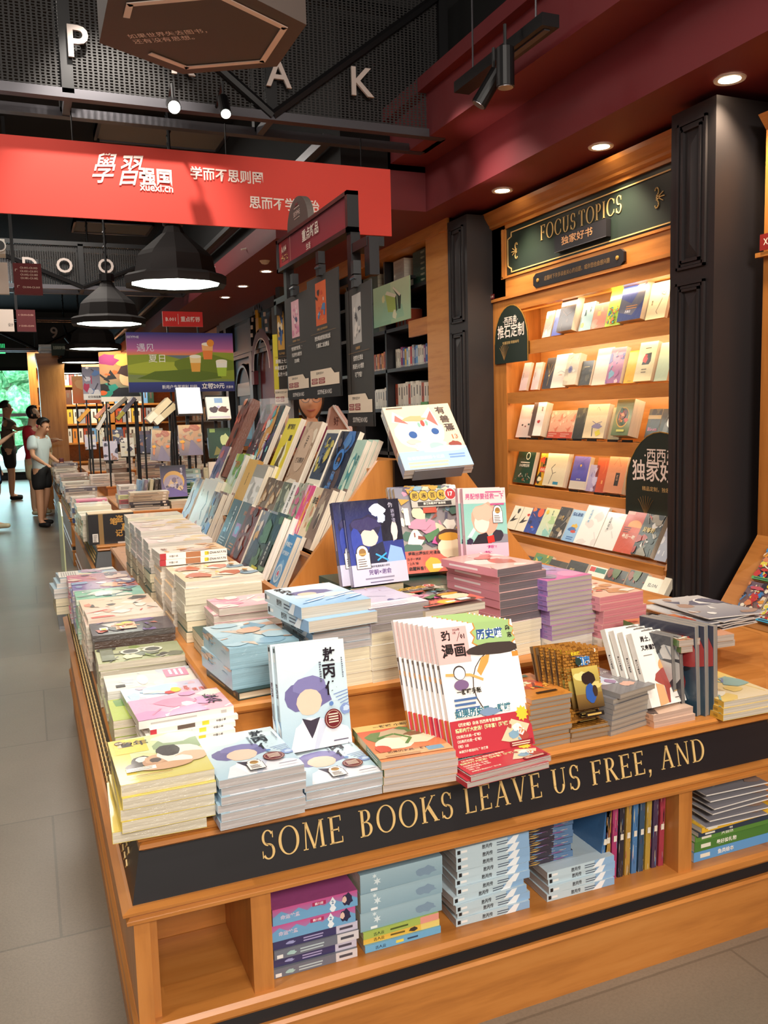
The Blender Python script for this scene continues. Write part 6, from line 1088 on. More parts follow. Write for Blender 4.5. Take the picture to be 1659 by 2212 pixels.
def poster(o, ux, uy, w, h, pic, l1, ls, label, footer=True, tint=None):
    """hanging fabric poster; o = lower left corner seen from the front"""
    o, ux, uy = Vector(o), Vector(ux).normalized(), Vector(uy).normalized(); n = ux.cross(uy)
    t = thing('hanging_poster', label, 'poster', o+ux*w/2+uy*h)
    A = Art(w/h).bg('38342F', '3A3836'); 
    if tint: A.rect(.0, .2, .25, .75, tint)
    A.rect(.28, .60, .62, .95, pic[0])
    R_ = Art(1); A.busy(pic[1:], 16, len(label), .34, .64, .57, .90, .06)
    A.txt(l1, .48, .555, .022, 'C89A5A', .01, w=.6).rect(.1, .535, .9, .538, '8A6A4A')
    for k, s_ in enumerate(ls): A.txt(s_, .48, .475-k*.06, .04, 'EDE8E0', .015, w=.8)
    A.poly([(.04, .1), (.96, .1), (.96, .19), (.82, .19), (.72, .235), (.04, .235)], 'EBD9C2').txt('西西弗书店官方APP', .36, .195, .022, '3A3430', .01, w=.6)
    for k in range(4): A.rect(.08+.24*(k % 2), .165-.026*(k//2)-.02, .28+.24*(k % 2), .165-.026*(k//2), '8E2A2E').lines(.11+.24*(k % 2), .26+.24*(k % 2), .155-.026*(k//2), 1, .01, 'F0D8C8', .005)
    if footer: A.rect(0, 0, 1, .095, '1E1B1B').txt('SISYPHE BOOKS', .5, .028, .038, 'EDE8E2', .01, w=.84)
    mb = MB(); A.emit(mb, o, ux, uy, w, h, 'matte_print'); mb.raw([o, o+ux*w, o+ux*w+uy*h, o+uy*h, o-n*.004, o+ux*w-n*.004, o+ux*w+uy*h-n*.004, o+uy*h-n*.004], [(0, 1, 2, 3), (7, 6, 5, 4), (0, 4, 5, 1), (1, 5, 6, 2), (2, 6, 7, 3), (3, 7, 4, 0)], 'black_metal'); child(t, mb, 'sheet')
    mb = MB(); c = o+ux*w*.5+uy*(h-.005)
    obox(mb, c-ux*.022-n*.012, ux*.044, uy*.045, n*.03, 'black_metal'); obox(mb, c-ux*.018+uy*.05-n*.012, ux*.036, uy*.05, n*.03, 'black_metal'); mb.tube([c+n*.015+uy*.035-ux*.03, c+n*.015+uy*.035+ux*.03], .007, 'black_metal', n=8); child(t, mb, 'clip')
    return t
poster((SX-.03, 4.155, 1.487), (0, -1, 0), (0, 0, 1), .36, .488, ('E6B4BE', 'F2E4E4', 'B87A9A', '4A4A6A', 'D88AA8'), '《我的偶像是一个多重(1·2)》', ('“我的偶像竟然是…”', '见证男性与偶像的', '双向奔赴'), 'left of the two front posters, with a pink picture')
poster((SX-.034, 3.785, 1.485), (0, -1, 0), (0, 0, 1), .42, .52, ('D8602A', 'E8C040', '4A7AA8', '2A2424', 'C8482A', 'E8E0D8'), '《伊藤润二自选杰作集(刷边版)》', ('西西弗独家限定刷边版', '伊藤润二自选精品'), 'right of the two front posters, with an orange picture')
a = PY(757, 632, 3.16); b_ = PY(781, 916, 3.16)
poster((1.240, 3.36, 1.36), (-.08, -1, 0), (-.0, 0, 1), .36, .54, ('B8B4B0', 'E8E4DE', '6A686A', '4A484A', 'D8D0C8'), '《古籍珍藏》', ('欣赏先生笔绘', '再现先人大境的', '可爱宇宙！'), 'tall poster turned towards the pillar, near the easel')
poster((1.245, 4.50, 1.42), (.06, -.16, 0), (0, 0, 1), .17, .56, ('C89A4A', '4A6A9A', 'E8D8B8', '2A3A5A'), '《山海经》', ('跟随上七大', '神兽遨游天地', '五方十国'), 'narrow poster at the far end of the stand, edge lit', tint='D8C840')  # yellow band down the left part of the sheet
# ------------------------------------------------------------------ wall bookcase under the green signboard
def wall_row(x, items, where, back=15):
    for m, u0, v0, u1, vt, t in items:
        p0 = PX(u0, v0, x); p1 = PX(u1, v0-6, x); w = max(.02, p0.y-p1.y); dep = p0.y*.924+x*.381
        h = (v0-vt)/FPX*dep/math.cos(rad(back))*.985; z = SZ
        M = lean(x, (p0.y+p1.y)/2, z+.001+t*math.sin(rad(back)), rad(-90), back, h); mini_book(m, w, h, M, m['desc']+' '+where, f'books {where}', t)
        lg = MB(); 
W_ = mini; SZ = 1.863; F = 'on the top lit shelf'
wall_row(FX+.06, [
 (W_('cream book with orange sunset', 'C8D0C8', 'E07A4A', ['E8B080', 'F0E0D0'], 8, 1), 1176, 733, 1193, 678, .02),
 (W_('bright blue book', '3A4AB0', '6A7AD0', ['2E3A98', '8A9AE0'], 6, 2), 1196, 730, 1218, 674, .02),
 (W_('thick brown-black book', '3A2E2A', '4A3A34', ['5A4A40'], 6, 3, '', 'C8A860', fn=lambda A: A.line([(.2, .6), (.5, .45), (.8, .55)], .02, '8A7060').txt('LAMBANOS', .55, .84, .03, 'D89A4A', .02, w=.5)), 1215, 727, 1248, 656, .05),
 (W_('pale teal book of ink characters', '8FB4B8', 'A8C4C4', ['B8CCCC'], 4, 4, '汉字', '2A3A3E', True, .72, .75, .1, fn=lambda A: A.txt('王国', .35, .64, .1, '2A3A3E', .02, vert=True).circ(.25, .2, .13, 'D8B040')), 1255, 720, 1281, 661, .022),
 (W_('salmon pink book', 'C87860', 'D08A70', ['D89880'], 4, 5, fn=lambda A: A.rect(.3, .5, .55, .68, 'D8A860')), 1282, 715, 1311, 662, .022),
 (W_('lime green meadow book', 'A8CC3A', 'B8DC3A', [], 0, 6, fn=lambda A: A.busy(['D87A3A', '3A9A8A', 'E8D040', '5A8A2A', 'C83A4A', '2A6AA8'], 90, 6, .12, .05, .9, .45, .07)), 1312, 711, 1346, 621, .022),
 (W_('large navy book with a pale wing', '2E3A6A', '3E4E98', [], 0, 7, '风息记', 'D8D8E0', False, .4, .16, .06, fn=lambda A: A.poly([(.0, .5), (.5, .35), (1, .9), (1, .4), (.6, .1), (0, .2)], '5A5A6A').poly([(.5, .62), (1, .98), (1, .75)], 'B8B0B0').lines(.3, .8, .3, 2, .05, 'C8884A', .02), kind='hardback_book'), 1345, 705, 1396, 606, .045),
 (W_('cream book with a fox sketch', 'E8DCB0', 'ECE2BC', [], 0, 8, '呼兰', '5A4A34', True, .22, .45, .06, fn=lambda A: A.line([(.6, .8), (.7, .7), (.85, .78), (.8, .62), (.62, .66), (.6, .8)], .015, '8A6A48').line([(.7, .55), (.5, .2), (.6, .12)], .015, '8A6A48')), 1399, 692, 1441, 614, .02)], F)
SZ = 1.533; F = 'on the second lit shelf'
wall_row(FX+.06, [
 (W_('narrow pale pink book with black dots', 'E8CCC8', 'EBD2CE', [], 0, 9, '······', '3A3030', True, .2, .6, .04), 1126, 843, 1141, 784, .02),
 (W_('second narrow pale pink book', 'E8CCC8', 'EBD2CE', [], 0, 10, '······', '3A3030', True, .2, .6, .04), 1151, 840, 1166, 782, .02),
 (W_('dark book with a golden tree', '2E2A30', '3A3438', [], 0, 11, fn=lambda A: A.line([(.45, .1), (.5, .4), (.4, .55), (.2, .8)], .015, 'C8A050').line([(.5, .4), (.7, .6), (.9, .85)], .015, 'C8A050').line([(.45, .5), (.55, .8)], .01, 'C8A050').circ(.48, .42, .05, 'E8C870')), 1175, 839, 1197, 773, .02),
 (W_('cream white tall book', 'E8DCD0', 'EFE6DA', [], 0, 12, fn=lambda A: A.line([(.3, .45), (.5, .5), (.8, .42)], .01, '6A8A9A').blob(.5, .38, .12, .02, 'D8A890', 2)), 1195, 838, 1228, 767, .024),
 (W_('thick beige book in crackled film', 'C8BCA4', 'DCD2BC', ['E8E0D0', 'B8AC98'], 10, 13, fn=lambda A: A.circ(.4, .5, .17, '8A86A8').circ(.4, .5, .1, '5A5A88')), 1227, 836, 1254, 770, .045),
 (W_('small dark grey book', '3A3A38', '45443E', ['5A5648'], 5, 14, fn=lambda A: A.lines(.25, .75, .75, 1, .1, 'B8A878', .03)), 1257, 833, 1281, 781, .03),
 (W_('tall peach cream book', 'E8CDB8', 'EAD4C4', [], 0, 15), 1283, 832, 1317, 754, .022),
 (W_('watercolour purple book', '8A5A88', 'D08AA0', ['5A5A98', 'E0A8B0', '7AA8C0', 'B06A98'], 18, 16), 1315, 828, 1347, 752, .03),
 (W_('bright yellow book', 'E0B020', 'E4B828', [], 0, 17, fn=lambda A: A.lines(.3, .6, .06, 1, .1, '6A5A20', .015)), 1352, 826, 1379, 757, .02),
 (W_('cream book with a red and black picture', 'DCD2A8', 'E4DAB4', [], 0, 18, fn=lambda A: A.poly([(.3, .42), (.4, .7), (.75, .72), (.78, .5), (.7, .42)], '3A3A38').blob(.45, .57, .12, .12, 'C83A30', 2).lines(.35, .7, .84, 1, .1, '4A4438', .02).lines(.35, .65, .3, 2, .07, '8A8068', .03)), 1376, 823, 1414, 740, .03),
 (W_('pale mint book', 'B8CCB0', 'C4D8BC', [], 0, 19), 1418, 820, 1446, 738, .02)], F)
SZ = 1.214; F = 'on the third lit shelf'
wall_row(FX+.06, [
 (W_('pale pink book with dark fish', 'E4CCC0', 'E8D2C8', [], 0, 20, '山白', '7A6A70', True, .75, .8, .07, fn=lambda A: A.blob(.3, .38, .06, .03, '2A2424', 1).blob(.5, .34, .05, .025, '8A3A30', 2).blob(.7, .4, .06, .03, '3A4A40', 3)), 1119, 942, 1152, 873, .022),
 (W_('white book with a brown spine and red crab', 'EDE0D6', 'F0E6DC', [], 0, 21, '青雨', '8A4A4A', True, .75, .8, .06, fn=lambda A: A.rect(0, 0, .35, 1, '5A463E').blob(.65, .42, .12, .05, 'C83A34', 1)), 1153, 943, 1180, 872, .05),
 (W_('orange-pink faces book', 'E0A080', 'E8B090', ['F0C8A8', 'D87A5A', 'E88A6A'], 14, 22, band='C8503A', tc='E8B8A0'), 1187, 944, 1212, 885, .022),
 (W_('second orange-pink faces book', 'E0A080', 'E8B090', ['F0C8A8', 'D87A5A', 'E88A6A'], 14, 22, band='C8503A', tc='E8B8A0'), 1212, 944, 1240, 884, .022),
 (W_('glossy black and gold book', '34322E', '4A463A', ['6A6450'], 4, 23), 1241, 945, 1258, 879, .022),
 (W_('second glossy black and gold book', '34322E', '4A463A', ['6A6450'], 4, 24), 1258, 945, 1280, 878, .022),
 (W_('thick beige book with a line-drawn figure', 'DCC8A0', 'E0CEA8', [], 0, 25, fn=lambda A: A.line([(.45, .85), (.5, .92), (.62, .8)], .01, '5A5048').line([(.35, .5), (.55, .42), (.8, .48)], .02, '7A7088').blob(.6, .35, .22, .08, '8A80A0', 2).line([(.4, .3), (.45, .05)], .04, '4A4A5A').poly([(.55, .18), (.75, .26), (.85, .12), (.65, .05)], 'D8C848')), 1267, 947, 1312, 875, .035),
 (W_('tan and olive book', 'B0A078', 'C8B890', ['8A8060'], 4, 26, fn=lambda A: A.ell(.7, .6, .35, .3, '9A8C64')), 1317, 950, 1342, 881, .02),
 (W_('green book with a red bird in gold', '5A6A42', 'B8B070', [], 0, 27, fn=lambda A: A.ell(.5, .5, .36, .28, 'D8A040').ell(.5, .5, .32, .25, '6A5A3A').busy(['C84A2A', 'E08A40', '8A2A24', '4A5A3A'], 24, 27, .3, .35, .7, .7, .14).rect(.3, .1, .75, .16, 'C8C060'), spine='5A1E1C', kind='hardback_book'), 1341, 948, 1378, 871, .075),
 (W_('black book with pink lettering', '2E2A2A', '6A5E4E', ['4A4444'], 10, 28, 'Bloom', 'D87A98', False, .5, .3, .12, fn=lambda A: A.blob(.3, .1, .12, .06, 'E07A98', 2).rect(0, .68, 1, .8, 'B89A6A')), 1396, 949, 1424, 881, .02),
 (W_('black book with a white letter', '2E2C2E', '5A5048', ['7A7470'], 6, 29, fn=lambda A: A.blob(.8, .6, .15, .2, 'E8E6E4', 2)), 1425, 949, 1447, 880, .02)], F)
SZ = .898; F = 'on the fourth lit shelf'
wall_row(FX+.06, [
 (W_('deep green quiz book', '1E4630', '1E3A2A', ['E8E4D8'], 0, 30, 'DK动物百科', 'E8E2D2', False, .5, .48, .1, fn=lambda A: A.circ(.6, .82, .12, 'D8D4C4').circ(.6, .82, .09, '1E3A2A').busy(['E8E2D2', 'C8C4B0', '8A5A3A'], 16, 3, .1, .1, .9, .3, .1).lines(.25, .8, .62, 1, .1, 'E8E2D2', .03)), 1115, 1048, 1152, 978, .03),
 (W_('golden yellow patterned book', 'E0A81E', 'E4B02A', ['D84A2A', '3A3A2A', 'F0E0B0', '8A6A20'], 22, 31, fn=lambda A: A.rect(.15, .42, .9, .58, 'D8502E').txt('趣味王国', .5, .45, .09, 'F4E8D0', .02, w=.7)), 1161, 1047, 1186, 978, .02),
 (W_('thick cream book with a black branch', 'E0D2B0', 'E6DABC', [], 0, 32, fn=lambda A: A.line([(.3, .05), (.4, .35), (.3, .5), (.45, .62)], .02, '2A2620').rect(.5, .05, .75, .13, '3A8AA8').line([(.4, .35), (.55, .4)], .012, '2A2620')), 1180, 1056, 1224, 981, .035),
 (W_('blue-violet book with a cream foot', '3A3A98', '7A70C0', ['5A58B0'], 4, 33, '曲枫与鹿', 'D8D0C8', False, .5, .28, .05, fn=lambda A: A.rect(0, 0, 1, .25, 'D8CDBC').blob(.5, .72, .06, .04, 'D8A840', 1)), 1236, 1054, 1270, 984, .03),
 (W_('small lilac book', 'A8A0C8', 'B8B0D0', ['8A84B8', 'C8C0DC'], 10, 34), 1266, 1063, 1290, 1006, .02),
 (W_('vermilion book', 'C85030', 'D06038', [], 0, 35, fn=lambda A: A.line([(.5, .9), (.55, .7), (.45, .55)], .012, 'E0904A').lines(.45, .55, .3, 1, .1, 'E8A060', .1)), 1284, 1060, 1318, 986, .02),
 (W_('thick peach book with a mountain line', 'D8906A', 'DC9870', [], 0, 36, fn=lambda A: A.line([(.3, .75), (.5, .95), (.7, .72)], .01, 'A85A3A').rect(.5, .2, .72, .55, '3A3430').txt('群山', .61, .42, .07, 'D8A888', .02, vert=True)), 1312, 1067, 1352, 988, .035),
 (W_('cream book half behind the arched placard', 'E0CDB0', 'E0CDB0', [], 0, 37), 1361, 1068, 1392, 992, .02)], F)
SZ = .602; F = 'on the upper sloped display'
wall_row(2.975, [
 (W_('cream book with a black bird', 'E4DAC4', 'E8DECA', [], 0, 38, fn=lambda A: A.blob(.65, .8, .14, .12, '2A2624', 1).poly([(.1, .3), (.5, .65), (.45, .45), (.9, .5), (.45, .35)], '2A2624')), 1097, 1146, 1116, 1097, .02),
 (W_('second cream book with a black and red bird', 'E4DAC4', 'E8DECA', [], 0, 39, fn=lambda A: A.poly([(.1, .3), (.5, .65), (.45, .45), (.9, .5), (.45, .35)], '2A2624').blob(.75, .7, .15, .06, 'C83A2E', 1)), 1117, 1150, 1137, 1100, .02),
 (W_('navy book with an orange sun', '2E4AA0', '24306A', ['4A6AC0', '1E2A5A', 'E07A3A'], 12, 40, fn=lambda A: A.circ(.75, .85, .22, 'D85A30')), 1136, 1155, 1162, 1103, .022),
 (W_('pale green landscape book', 'B8D0C0', 'D8DCA8', ['8AC0B8', 'E8D8C0', 'A8C890'], 12, 41, '毕业', '3A6A5A', True, .6, .85, .08, fn=lambda A: A.circ(.2, .85, .1, 'E0C040')), 1162, 1162, 1191, 1104, .02),
 (W_('dark crackled book', '34302C', '2A2624', ['5A5248', 'C8C0B8', '8A7A5A'], 16, 42, '春天', 'C8A050', True, .5, .65, .08), 1192, 1166, 1217, 1101, .025),
 (W_('sky blue book with a swirling dancer', '8AB4DC', 'A8CCE8', [], 0, 43, '情感勒索', '24508A', False, .5, .8, .12, fn=lambda A: A.blob(.6, .45, .25, .12, 'D8B040', 1).blob(.5, .38, .3, .08, '3A6AB0', 2).blob(.65, .32, .2, .05, 'C84A3A', 3).lines(.3, .85, .14, 2, .06, '3A6AA8', .03)), 1217, 1171, 1243, 1105, .02),
 (W_('white book with pale blue ink title', 'EDE9E4', 'F0ECE8', ['DCD8D4'], 6, 44, '北间花木', '5AB0D8', True, .3, .82, .08), 1243, 1184, 1287, 1103, .02),
 (W_('white book with black ink title', 'E6E4DE', 'ECEAE4', ['D4D2CC'], 6, 45, '北间花木', '2A2E30', True, .3, .78, .085), 1288, 1193, 1328, 1117, .02),
 (W_('red-orange book with a rising circle', 'C84A28', 'B84028', [], 0, 46, '最后一吻', 'F2DCC8', False, .5, .34, .11, fn=lambda A: A.ell(.6, .66, .35, .14, 'E09040').rect(0, .5, 1, .63, 'C84A28').lines(.1, .5, .6, 3, .05, '5A1E1A', .025).rect(0, .92, .4, 1, 'D87A5A')), 1329, 1201, 1369, 1115, .022),
 (W_('dark book in crinkled silver film', '2E2C2E', '3A3836', ['C8C4C0', '6A665E', 'A83A34', '1E1C1E', '8A8070'], 30, 47, fn=lambda A: A.txt('足够好', .45, .55, .13, 'C8A848', .02, w=.6)), 1370, 1209, 1412, 1123, .03),
 (W_('grey-lilac book against the pillar', '8A88A0', 'A8A6B4', ['C8C4CC'], 6, 48), 1418, 1212, 1443, 1130, .02)], F, back=28)
SZ = .318; F = 'on the lowest sloped display'
wall_row(2.775, [
 (W_('dark faced paperback', '2E2A2C', '3A3436', ['6A5A54'], 6, 49), 1108, 1230, 1130, 1172, .02),
 (W_('green and yellow jungle book', '4A5A34', '6A8A4A', ['C8B840', '2E3A24', '8AA860', '3A8A7A'], 24, 50, '幽明', 'D8C050', False, .6, .3, .12), 1131, 1240, 1166, 1172, .025),
 (W_('black book with gold circle', '2A2826', '3A3630', ['4A4438'], 6, 51, '', 'C8A050', fn=lambda A: A.circ(.5, .3, .16, 'C8A050').circ(.5, .3, .12, '2A2826').lines(.2, .6, .75, 2, .07, 'B89A50', .03)), 1167, 1256, 1203, 1192, .03),
 (W_('black book with a pale moon', '2A2A28', '34322E', [], 0, 52, fn=lambda A: A.circ(.7, .6, .17, 'D8C898').txt('夜航', .3, .7, .1, 'C8B070', .02)), 1204, 1270, 1242, 1196, .03),
 (W_('white book on the human body', 'ECE6DA', 'F0EADE', [], 0, 53, '人体简史', '2A2624', False, .55, .6, .12, fn=lambda A: A.rect(.05, .85, .35, .97, 'C83A3A').rect(.36, .85, .95, .97, '3A7A6A')), 1243, 1288, 1279, 1209, .02),
 (W_('dark patterned red-leaf book', '2E2624', '3A2E2A', ['C85A34', '5A6A3A', '8A3A2A', '1E1A1A'], 26, 54), 1283, 1305, 1322, 1221, .025),
 (W_('second dark patterned red-leaf book', '2E2624', '3A2E2A', ['C85A34', '5A6A3A', '8A3A2A', '1E1A1A'], 26, 54), 1325, 1322, 1362, 1229, .025),
 (W_('cream book lettered ELON', 'E4DCCA', 'E8E2D0', [], 0, 55, 'ELON', '4A4440', False, .55, .78, .08, fn=lambda A: A.txt('马斯克', .6, .55, .1, '8A3A34', .02)), 1360, 1338, 1396, 1247, .025),
 (W_('pale cream book behind the one lettered ELON', 'DCD2BC', 'DCD2BC', [], 0, 56), 1398, 1350, 1412, 1252, .03)], F, back=32)
# little black ledges that hold the books of the third and fourth shelf
for i, (z, ys) in enumerate(((1.214, (1135, 1160, 1190, 1220, 1253, 1285, 1330, 1362, 1405)), (.898, (1170, 1245, 1300, 1335)))):
    for k, u in enumerate(ys):
        y = PX(u, 945 if i == 0 else 1055, FX+.04).y; mb = MB(); mb.box(FX+.02, FX+.1, y-.045, y+.045, z-.002, z+.0008, 'black_metal'); mb.box(FX+.016, FX+.02, y-.045, y+.045, z-.006, z+.014, 'black_metal')
        nm = ['first', 'second', 'third', 'fourth', 'fifth', 'sixth', 'seventh', 'eighth', 'ninth'][k]
        tag(mb.build('book_ledge'), f'small black book ledge, {nm} from the left on the {["third", "fourth"][i]} lit shelf', 'book holder', 'small black ledges')
# comics on the sloped display at the right edge
xa, za, xb, zb2 = RCASE; sl = Vector((xa-xb, 0, za-zb2)); L_ = sl.length; sl.normalize(); nn = Vector((-sl.z, 0, sl.x))
for i, (s0, y, lb, bc) in enumerate(((.03, 2.80, 'brightly coloured comic with a blue foot band, lower left on the right sloped display', '3AA8D0'), (.03, 2.665, 'brightly coloured comic with a blue foot band, lower right on the right sloped display', '3AA8D0'), (.215, 2.80, 'brightly coloured comic with a green foot band, upper left on the right sloped display', '5AB060'), (.215, 2.665, 'brightly coloured comic with a green foot band, upper right on the right sloped display', '5AB060'))):
    A = Art(.7).bg('8A6A5A', '6A5A6A').busy(['E8A040', '3A8AC8', 'C83A3A', 'F0DCC0', '2A2A3A', 'E8D850', 'D88A5A', '5A7AA8', 'F4ECD8'], 60, i+60, 0, .08, 1, 1, .2).rect(0, 0, 1, .08, bc).lines(.1, .9, .04, 1, .05, '1E3A5A', .025)
    if i < 2: A.blob(.5, .82, .3, .05, 'C85A6A', 3).circ(.9, .93, .07, 'E8D020')
    k = 'show%d' % i; typ(k, 'comic_book', lb, .125, .175, .016, A, None, '8A6A5A')
    o_ = Vector((xb, y, zb2))+sl*(s0+.0875)+nn*.001; M = Matrix((( 0, sl.x, nn.x, o_.x), (-1, 0, 0, o_.y), (0, sl.z, nn.z, o_.z), (0, 0, 0, 1)))
    put_book('comic_book', msh(k), M, lb, 'book', 'comics on the right sloped display')
# ------------------------------------------------------------------ books in the black-shelved bookcase
R = random.Random(11)
def upright_row(x, z, y0, y1, cols, where, h=.2, kind='shelf_book', wmin=.02, wmax=.035, names=None):
    y = y0; i = 0
    while y > y1:
        w = R.uniform(wmin, wmax); c = cols[i % len(cols)]; hh = h*R.uniform(.93, 1.05); k = f'up{kind}{c}{round(w*500)}{round(hh*100)}'
        if k not in T: typ(k, kind, 'upright', .14, round(hh, 2), round(w*500)/500, None, Art(10).bg(c).lines(.15, .65, .5, 1, .1, 'E8E0D0' if int(c[:2], 16) < 160 else '4A4440', .3, i).rect(.85, .2, .93, .8, 'C8C0B0'), c, 'E0D6C4', tiny=True, wrap=False)
        M = Matrix.Translation((x+.07, y-w, z)) @ Matrix.Rotation(rad(90), 4, 'X') @ Matrix.Translation((0, T[k]['h']/2, -w)); M = Matrix.Translation((x+.07, y, z)) @ Matrix.Rotation(rad(90), 4, 'X') @ Matrix.Translation((0, T[k]['h']/2, 0))
        nm = CN.get(c, 'plain'); put_book(kind, msh(k), M, f'upright {nm} book, {NTH[i] if i < len(NTH) else "later one"} from the far end {where}', 'book', f'upright books {where}'); y -= w+.001; i += 1
NTH = ['first', 'second', 'third', 'fourth', 'fifth', 'sixth', 'seventh', 'eighth', 'ninth', 'tenth', 'eleventh', 'twelfth', 'thirteenth', 'fourteenth', 'fifteenth', 'sixteenth', 'seventeenth', 'eighteenth', 'nineteenth', 'twentieth']
CN = {'E6DECF': 'cream', 'DAD2C4': 'pale grey', 'B04A2E': 'rust', '8A3A6A': 'plum', '3A5A9A': 'blue', 'C83A3A': 'red', '4A3A5A': 'dark violet', 'D8B040': 'yellow', '6A9AC8': 'sky blue', '9A9AA0': 'grey', '2E4A3A': 'dark green', '5A3A2E': 'brown', 'E08A3A': 'orange', '2A2A34': 'black', '1E3A2E': 'bottle green'}
upright_row(BX+.12, 1.46, 7.02, 6.28, ['B04A2E', 'E6DECF', 'DAD2C4', 'E6DECF', 'DAD2C4'], 'on the lower black shelf', .21, wmin=.045, wmax=.06)
upright_row(BX+.12, 1.80, 7.0, 6.3, ['DAD2C4', 'E6DECF', 'DAD2C4', '8A3A6A', '3A5A9A', 'D8B040', '6A9AC8', 'E6DECF', 'C83A3A', '9A9AA0', '3A5A9A', '6A9AC8'], 'on the middle black shelf', .17, wmin=.03, wmax=.042)
upright_row(BX+.12, 1.80, 7.55, 7.1, ['E08A3A', 'B04A2E', '5A3A2E'], 'on the middle black shelf, far bay', .16, wmin=.03, wmax=.05)
upright_row(BX+.12, 1.46, 7.6, 7.1, ['E6DECF', 'DAD2C4'], 'on the lower black shelf, far bay', .18, wmin=.05, wmax=.06)
upright_row(BX+.12, 2.14, 6.98, 6.75, ['B04A2E', '9A9AA0'], 'beside the green poster', .15, wmin=.03, wmax=.04)
for j, (y, z, n, lb) in enumerate(((6.33, 2.445, 6, 'nearest the wooden frame'), (7.45, 2.445, 5, 'in the far top bay'), (7.45, 2.145, 6, 'behind the green poster'))):
    for i in range(n):
        k = 'gset'; 
        if k not in T: typ(k, 'paperback_book', 'green set', .16, .36, .042, None, Art(8).bg('1E3A2E').txt('中国历代', .5, .3, .4, 'C8C8A8', .01), '24402F', 'C8C4AC', wrap=False)
        put_book('paperback_book', msh(k), flat(BX+.16, y, z+i*.0425, rad(0)), f'dark green set volume lying flat, {ordn(n-1-i, n)} of the pile {lb}', 'book', f'dark green volumes {lb}')
for i in range(5): 
    if 'blkset' not in T: typ('blkset', 'paperback_book', 'pale set', .16, .22, .05, None, Art(8).bg('B8AEA4').lines(.1, .9, .5, 3, .2, '8A8078', .06), 'B8AEA4', wrap=False)
    put_book('paperback_book', msh('blkset'), flat(BX+.16, 6.80, 2.445+i*.0505, 0), f'pale spined volume lying flat, {ordn(4-i, 5)} of the pile between two green piles', 'book', 'pale volumes on the top black shelf')
t = thing('green_poster', 'pale green poster of a pocket holding three books', 'poster', (BX, 7.0, 2.2)); mb = MB(); mb.box(BX+.005, BX+.012, 6.42, 7.20, 2.17, 2.51, 'print', hx('B4CFA4'))
A = Art(2.3).bg('A8CCA4', 'CFE0B8').grad(0, 0, .5, 1, '8FC0A0', 'B8D8B0').poly([(.22, .1), (.3, .45), (.8, .4), (.85, .1)], '9AC8A8').poly([(.42, .3), (.35, .75), (.62, .6), (.64, .25)], 'A8C060').poly([(.35, .75), (.4, .82), (.66, .66), (.62, .6)], 'EDE6CC').poly([(.64, .25), (.62, .6), (.66, .66), (.68, .3)], '3A4A30').poly([(.7, .3), (.68, .62), (.56, .84), (.6, .86), (.78, .62), (.76, .3)], '2E3A2A').poly([(.56, .84), (.58, .88), (.77, .64), (.74, .6)], 'EDE6CC').blob(.6, .2, .05, .12, 'E8ECC8', 2).blob(.3, .65, .04, .1, 'E8E8B0', 3)
A.emit(mb, (BX+.004, 7.20, 2.17), (0, -1, 0), (0, 0, 1), .78, .34, 'print'); child(t, mb, 'sheet')
mb = MB(); mb.box(BX+.012, BX+.06, 6.42, 7.2, 2.49, 2.51, 'black_metal'); child(t, mb, 'hanging_rail')
mb = MB(); A = Art(1.4).bg('5A9A5A').txt('1元换购', .5, .4, .3, 'D8E8C8', .02); mb.box(BX+.04, BX+.046, 6.2, 6.33, 1.40, 1.50, 'print', hx('5A9A5A')); A.emit(mb, (BX+.0395, 6.33, 1.40), (0, -1, 0), (0, 0, 1), .13, .1, 'print'); tag(mb.build('shelf_card'), 'small green price card below the lower black shelf', 'sign')
# ------------------------------------------------------------------ second table and beyond
def bstack(cols, L, z, w, d, ang, desc, where, t=.03, kind='paperback_book', spine=True, kinds=None, pc='DCD0BA'):
    """small far pile: (x, y) of its front left corner"""
    x, y = L if L[1] < 60 else PZ(L[0], L[1], z)[:2]; zz = z; ca, sa = math.cos(rad(ang)), math.sin(rad(ang)); n = len(cols)
    for i, c in enumerate(cols):
        kind = 'picture_book' if 'assorted' in desc else kind; k = f'far{kind}{c}{w}{d}{t}{int(spine)}{pc}'  # assorted piles are plain books of no particular type
        if k not in T:
            R = random.Random(i+len(where)); A = Art(1).bg(c).busy(['EDE6DA', c, 'C8B8A8', 'D8C8B8'], 8, i+len(desc), 0, 0, 1, 1, .3) if c not in ('22332E', '1E5A3A') else Art(1).bg(c)
            typ(k, kind, desc, w if not spine else d, d if not spine else w, t, A, Art(8).bg(c).lines(.1, .8, .6, 2, .3, '4A4440' if int(c[:2], 16) > 140 else 'E0D8C8', .12, i).rect(.85, .2, .93, .8, 'EDE6DA'), c, pc, tiny=True, wrap=True)
        fx, fy = w/2, d/2; put_book(kind, msh(k), flat(x+fx*ca-fy*sa+RJ.uniform(-.006, .006), y+fx*sa+fy*ca+RJ.uniform(-.006, .006), zz, rad(ang+(90 if spine else 0)+RJ.uniform(-2, 2))), f'{desc}, {ordn(n-1-i, n)} {where}' if n > 1 else f'{desc} {where}', 'book', f'{desc}s {where}'); zz += t+.0006
    return zz
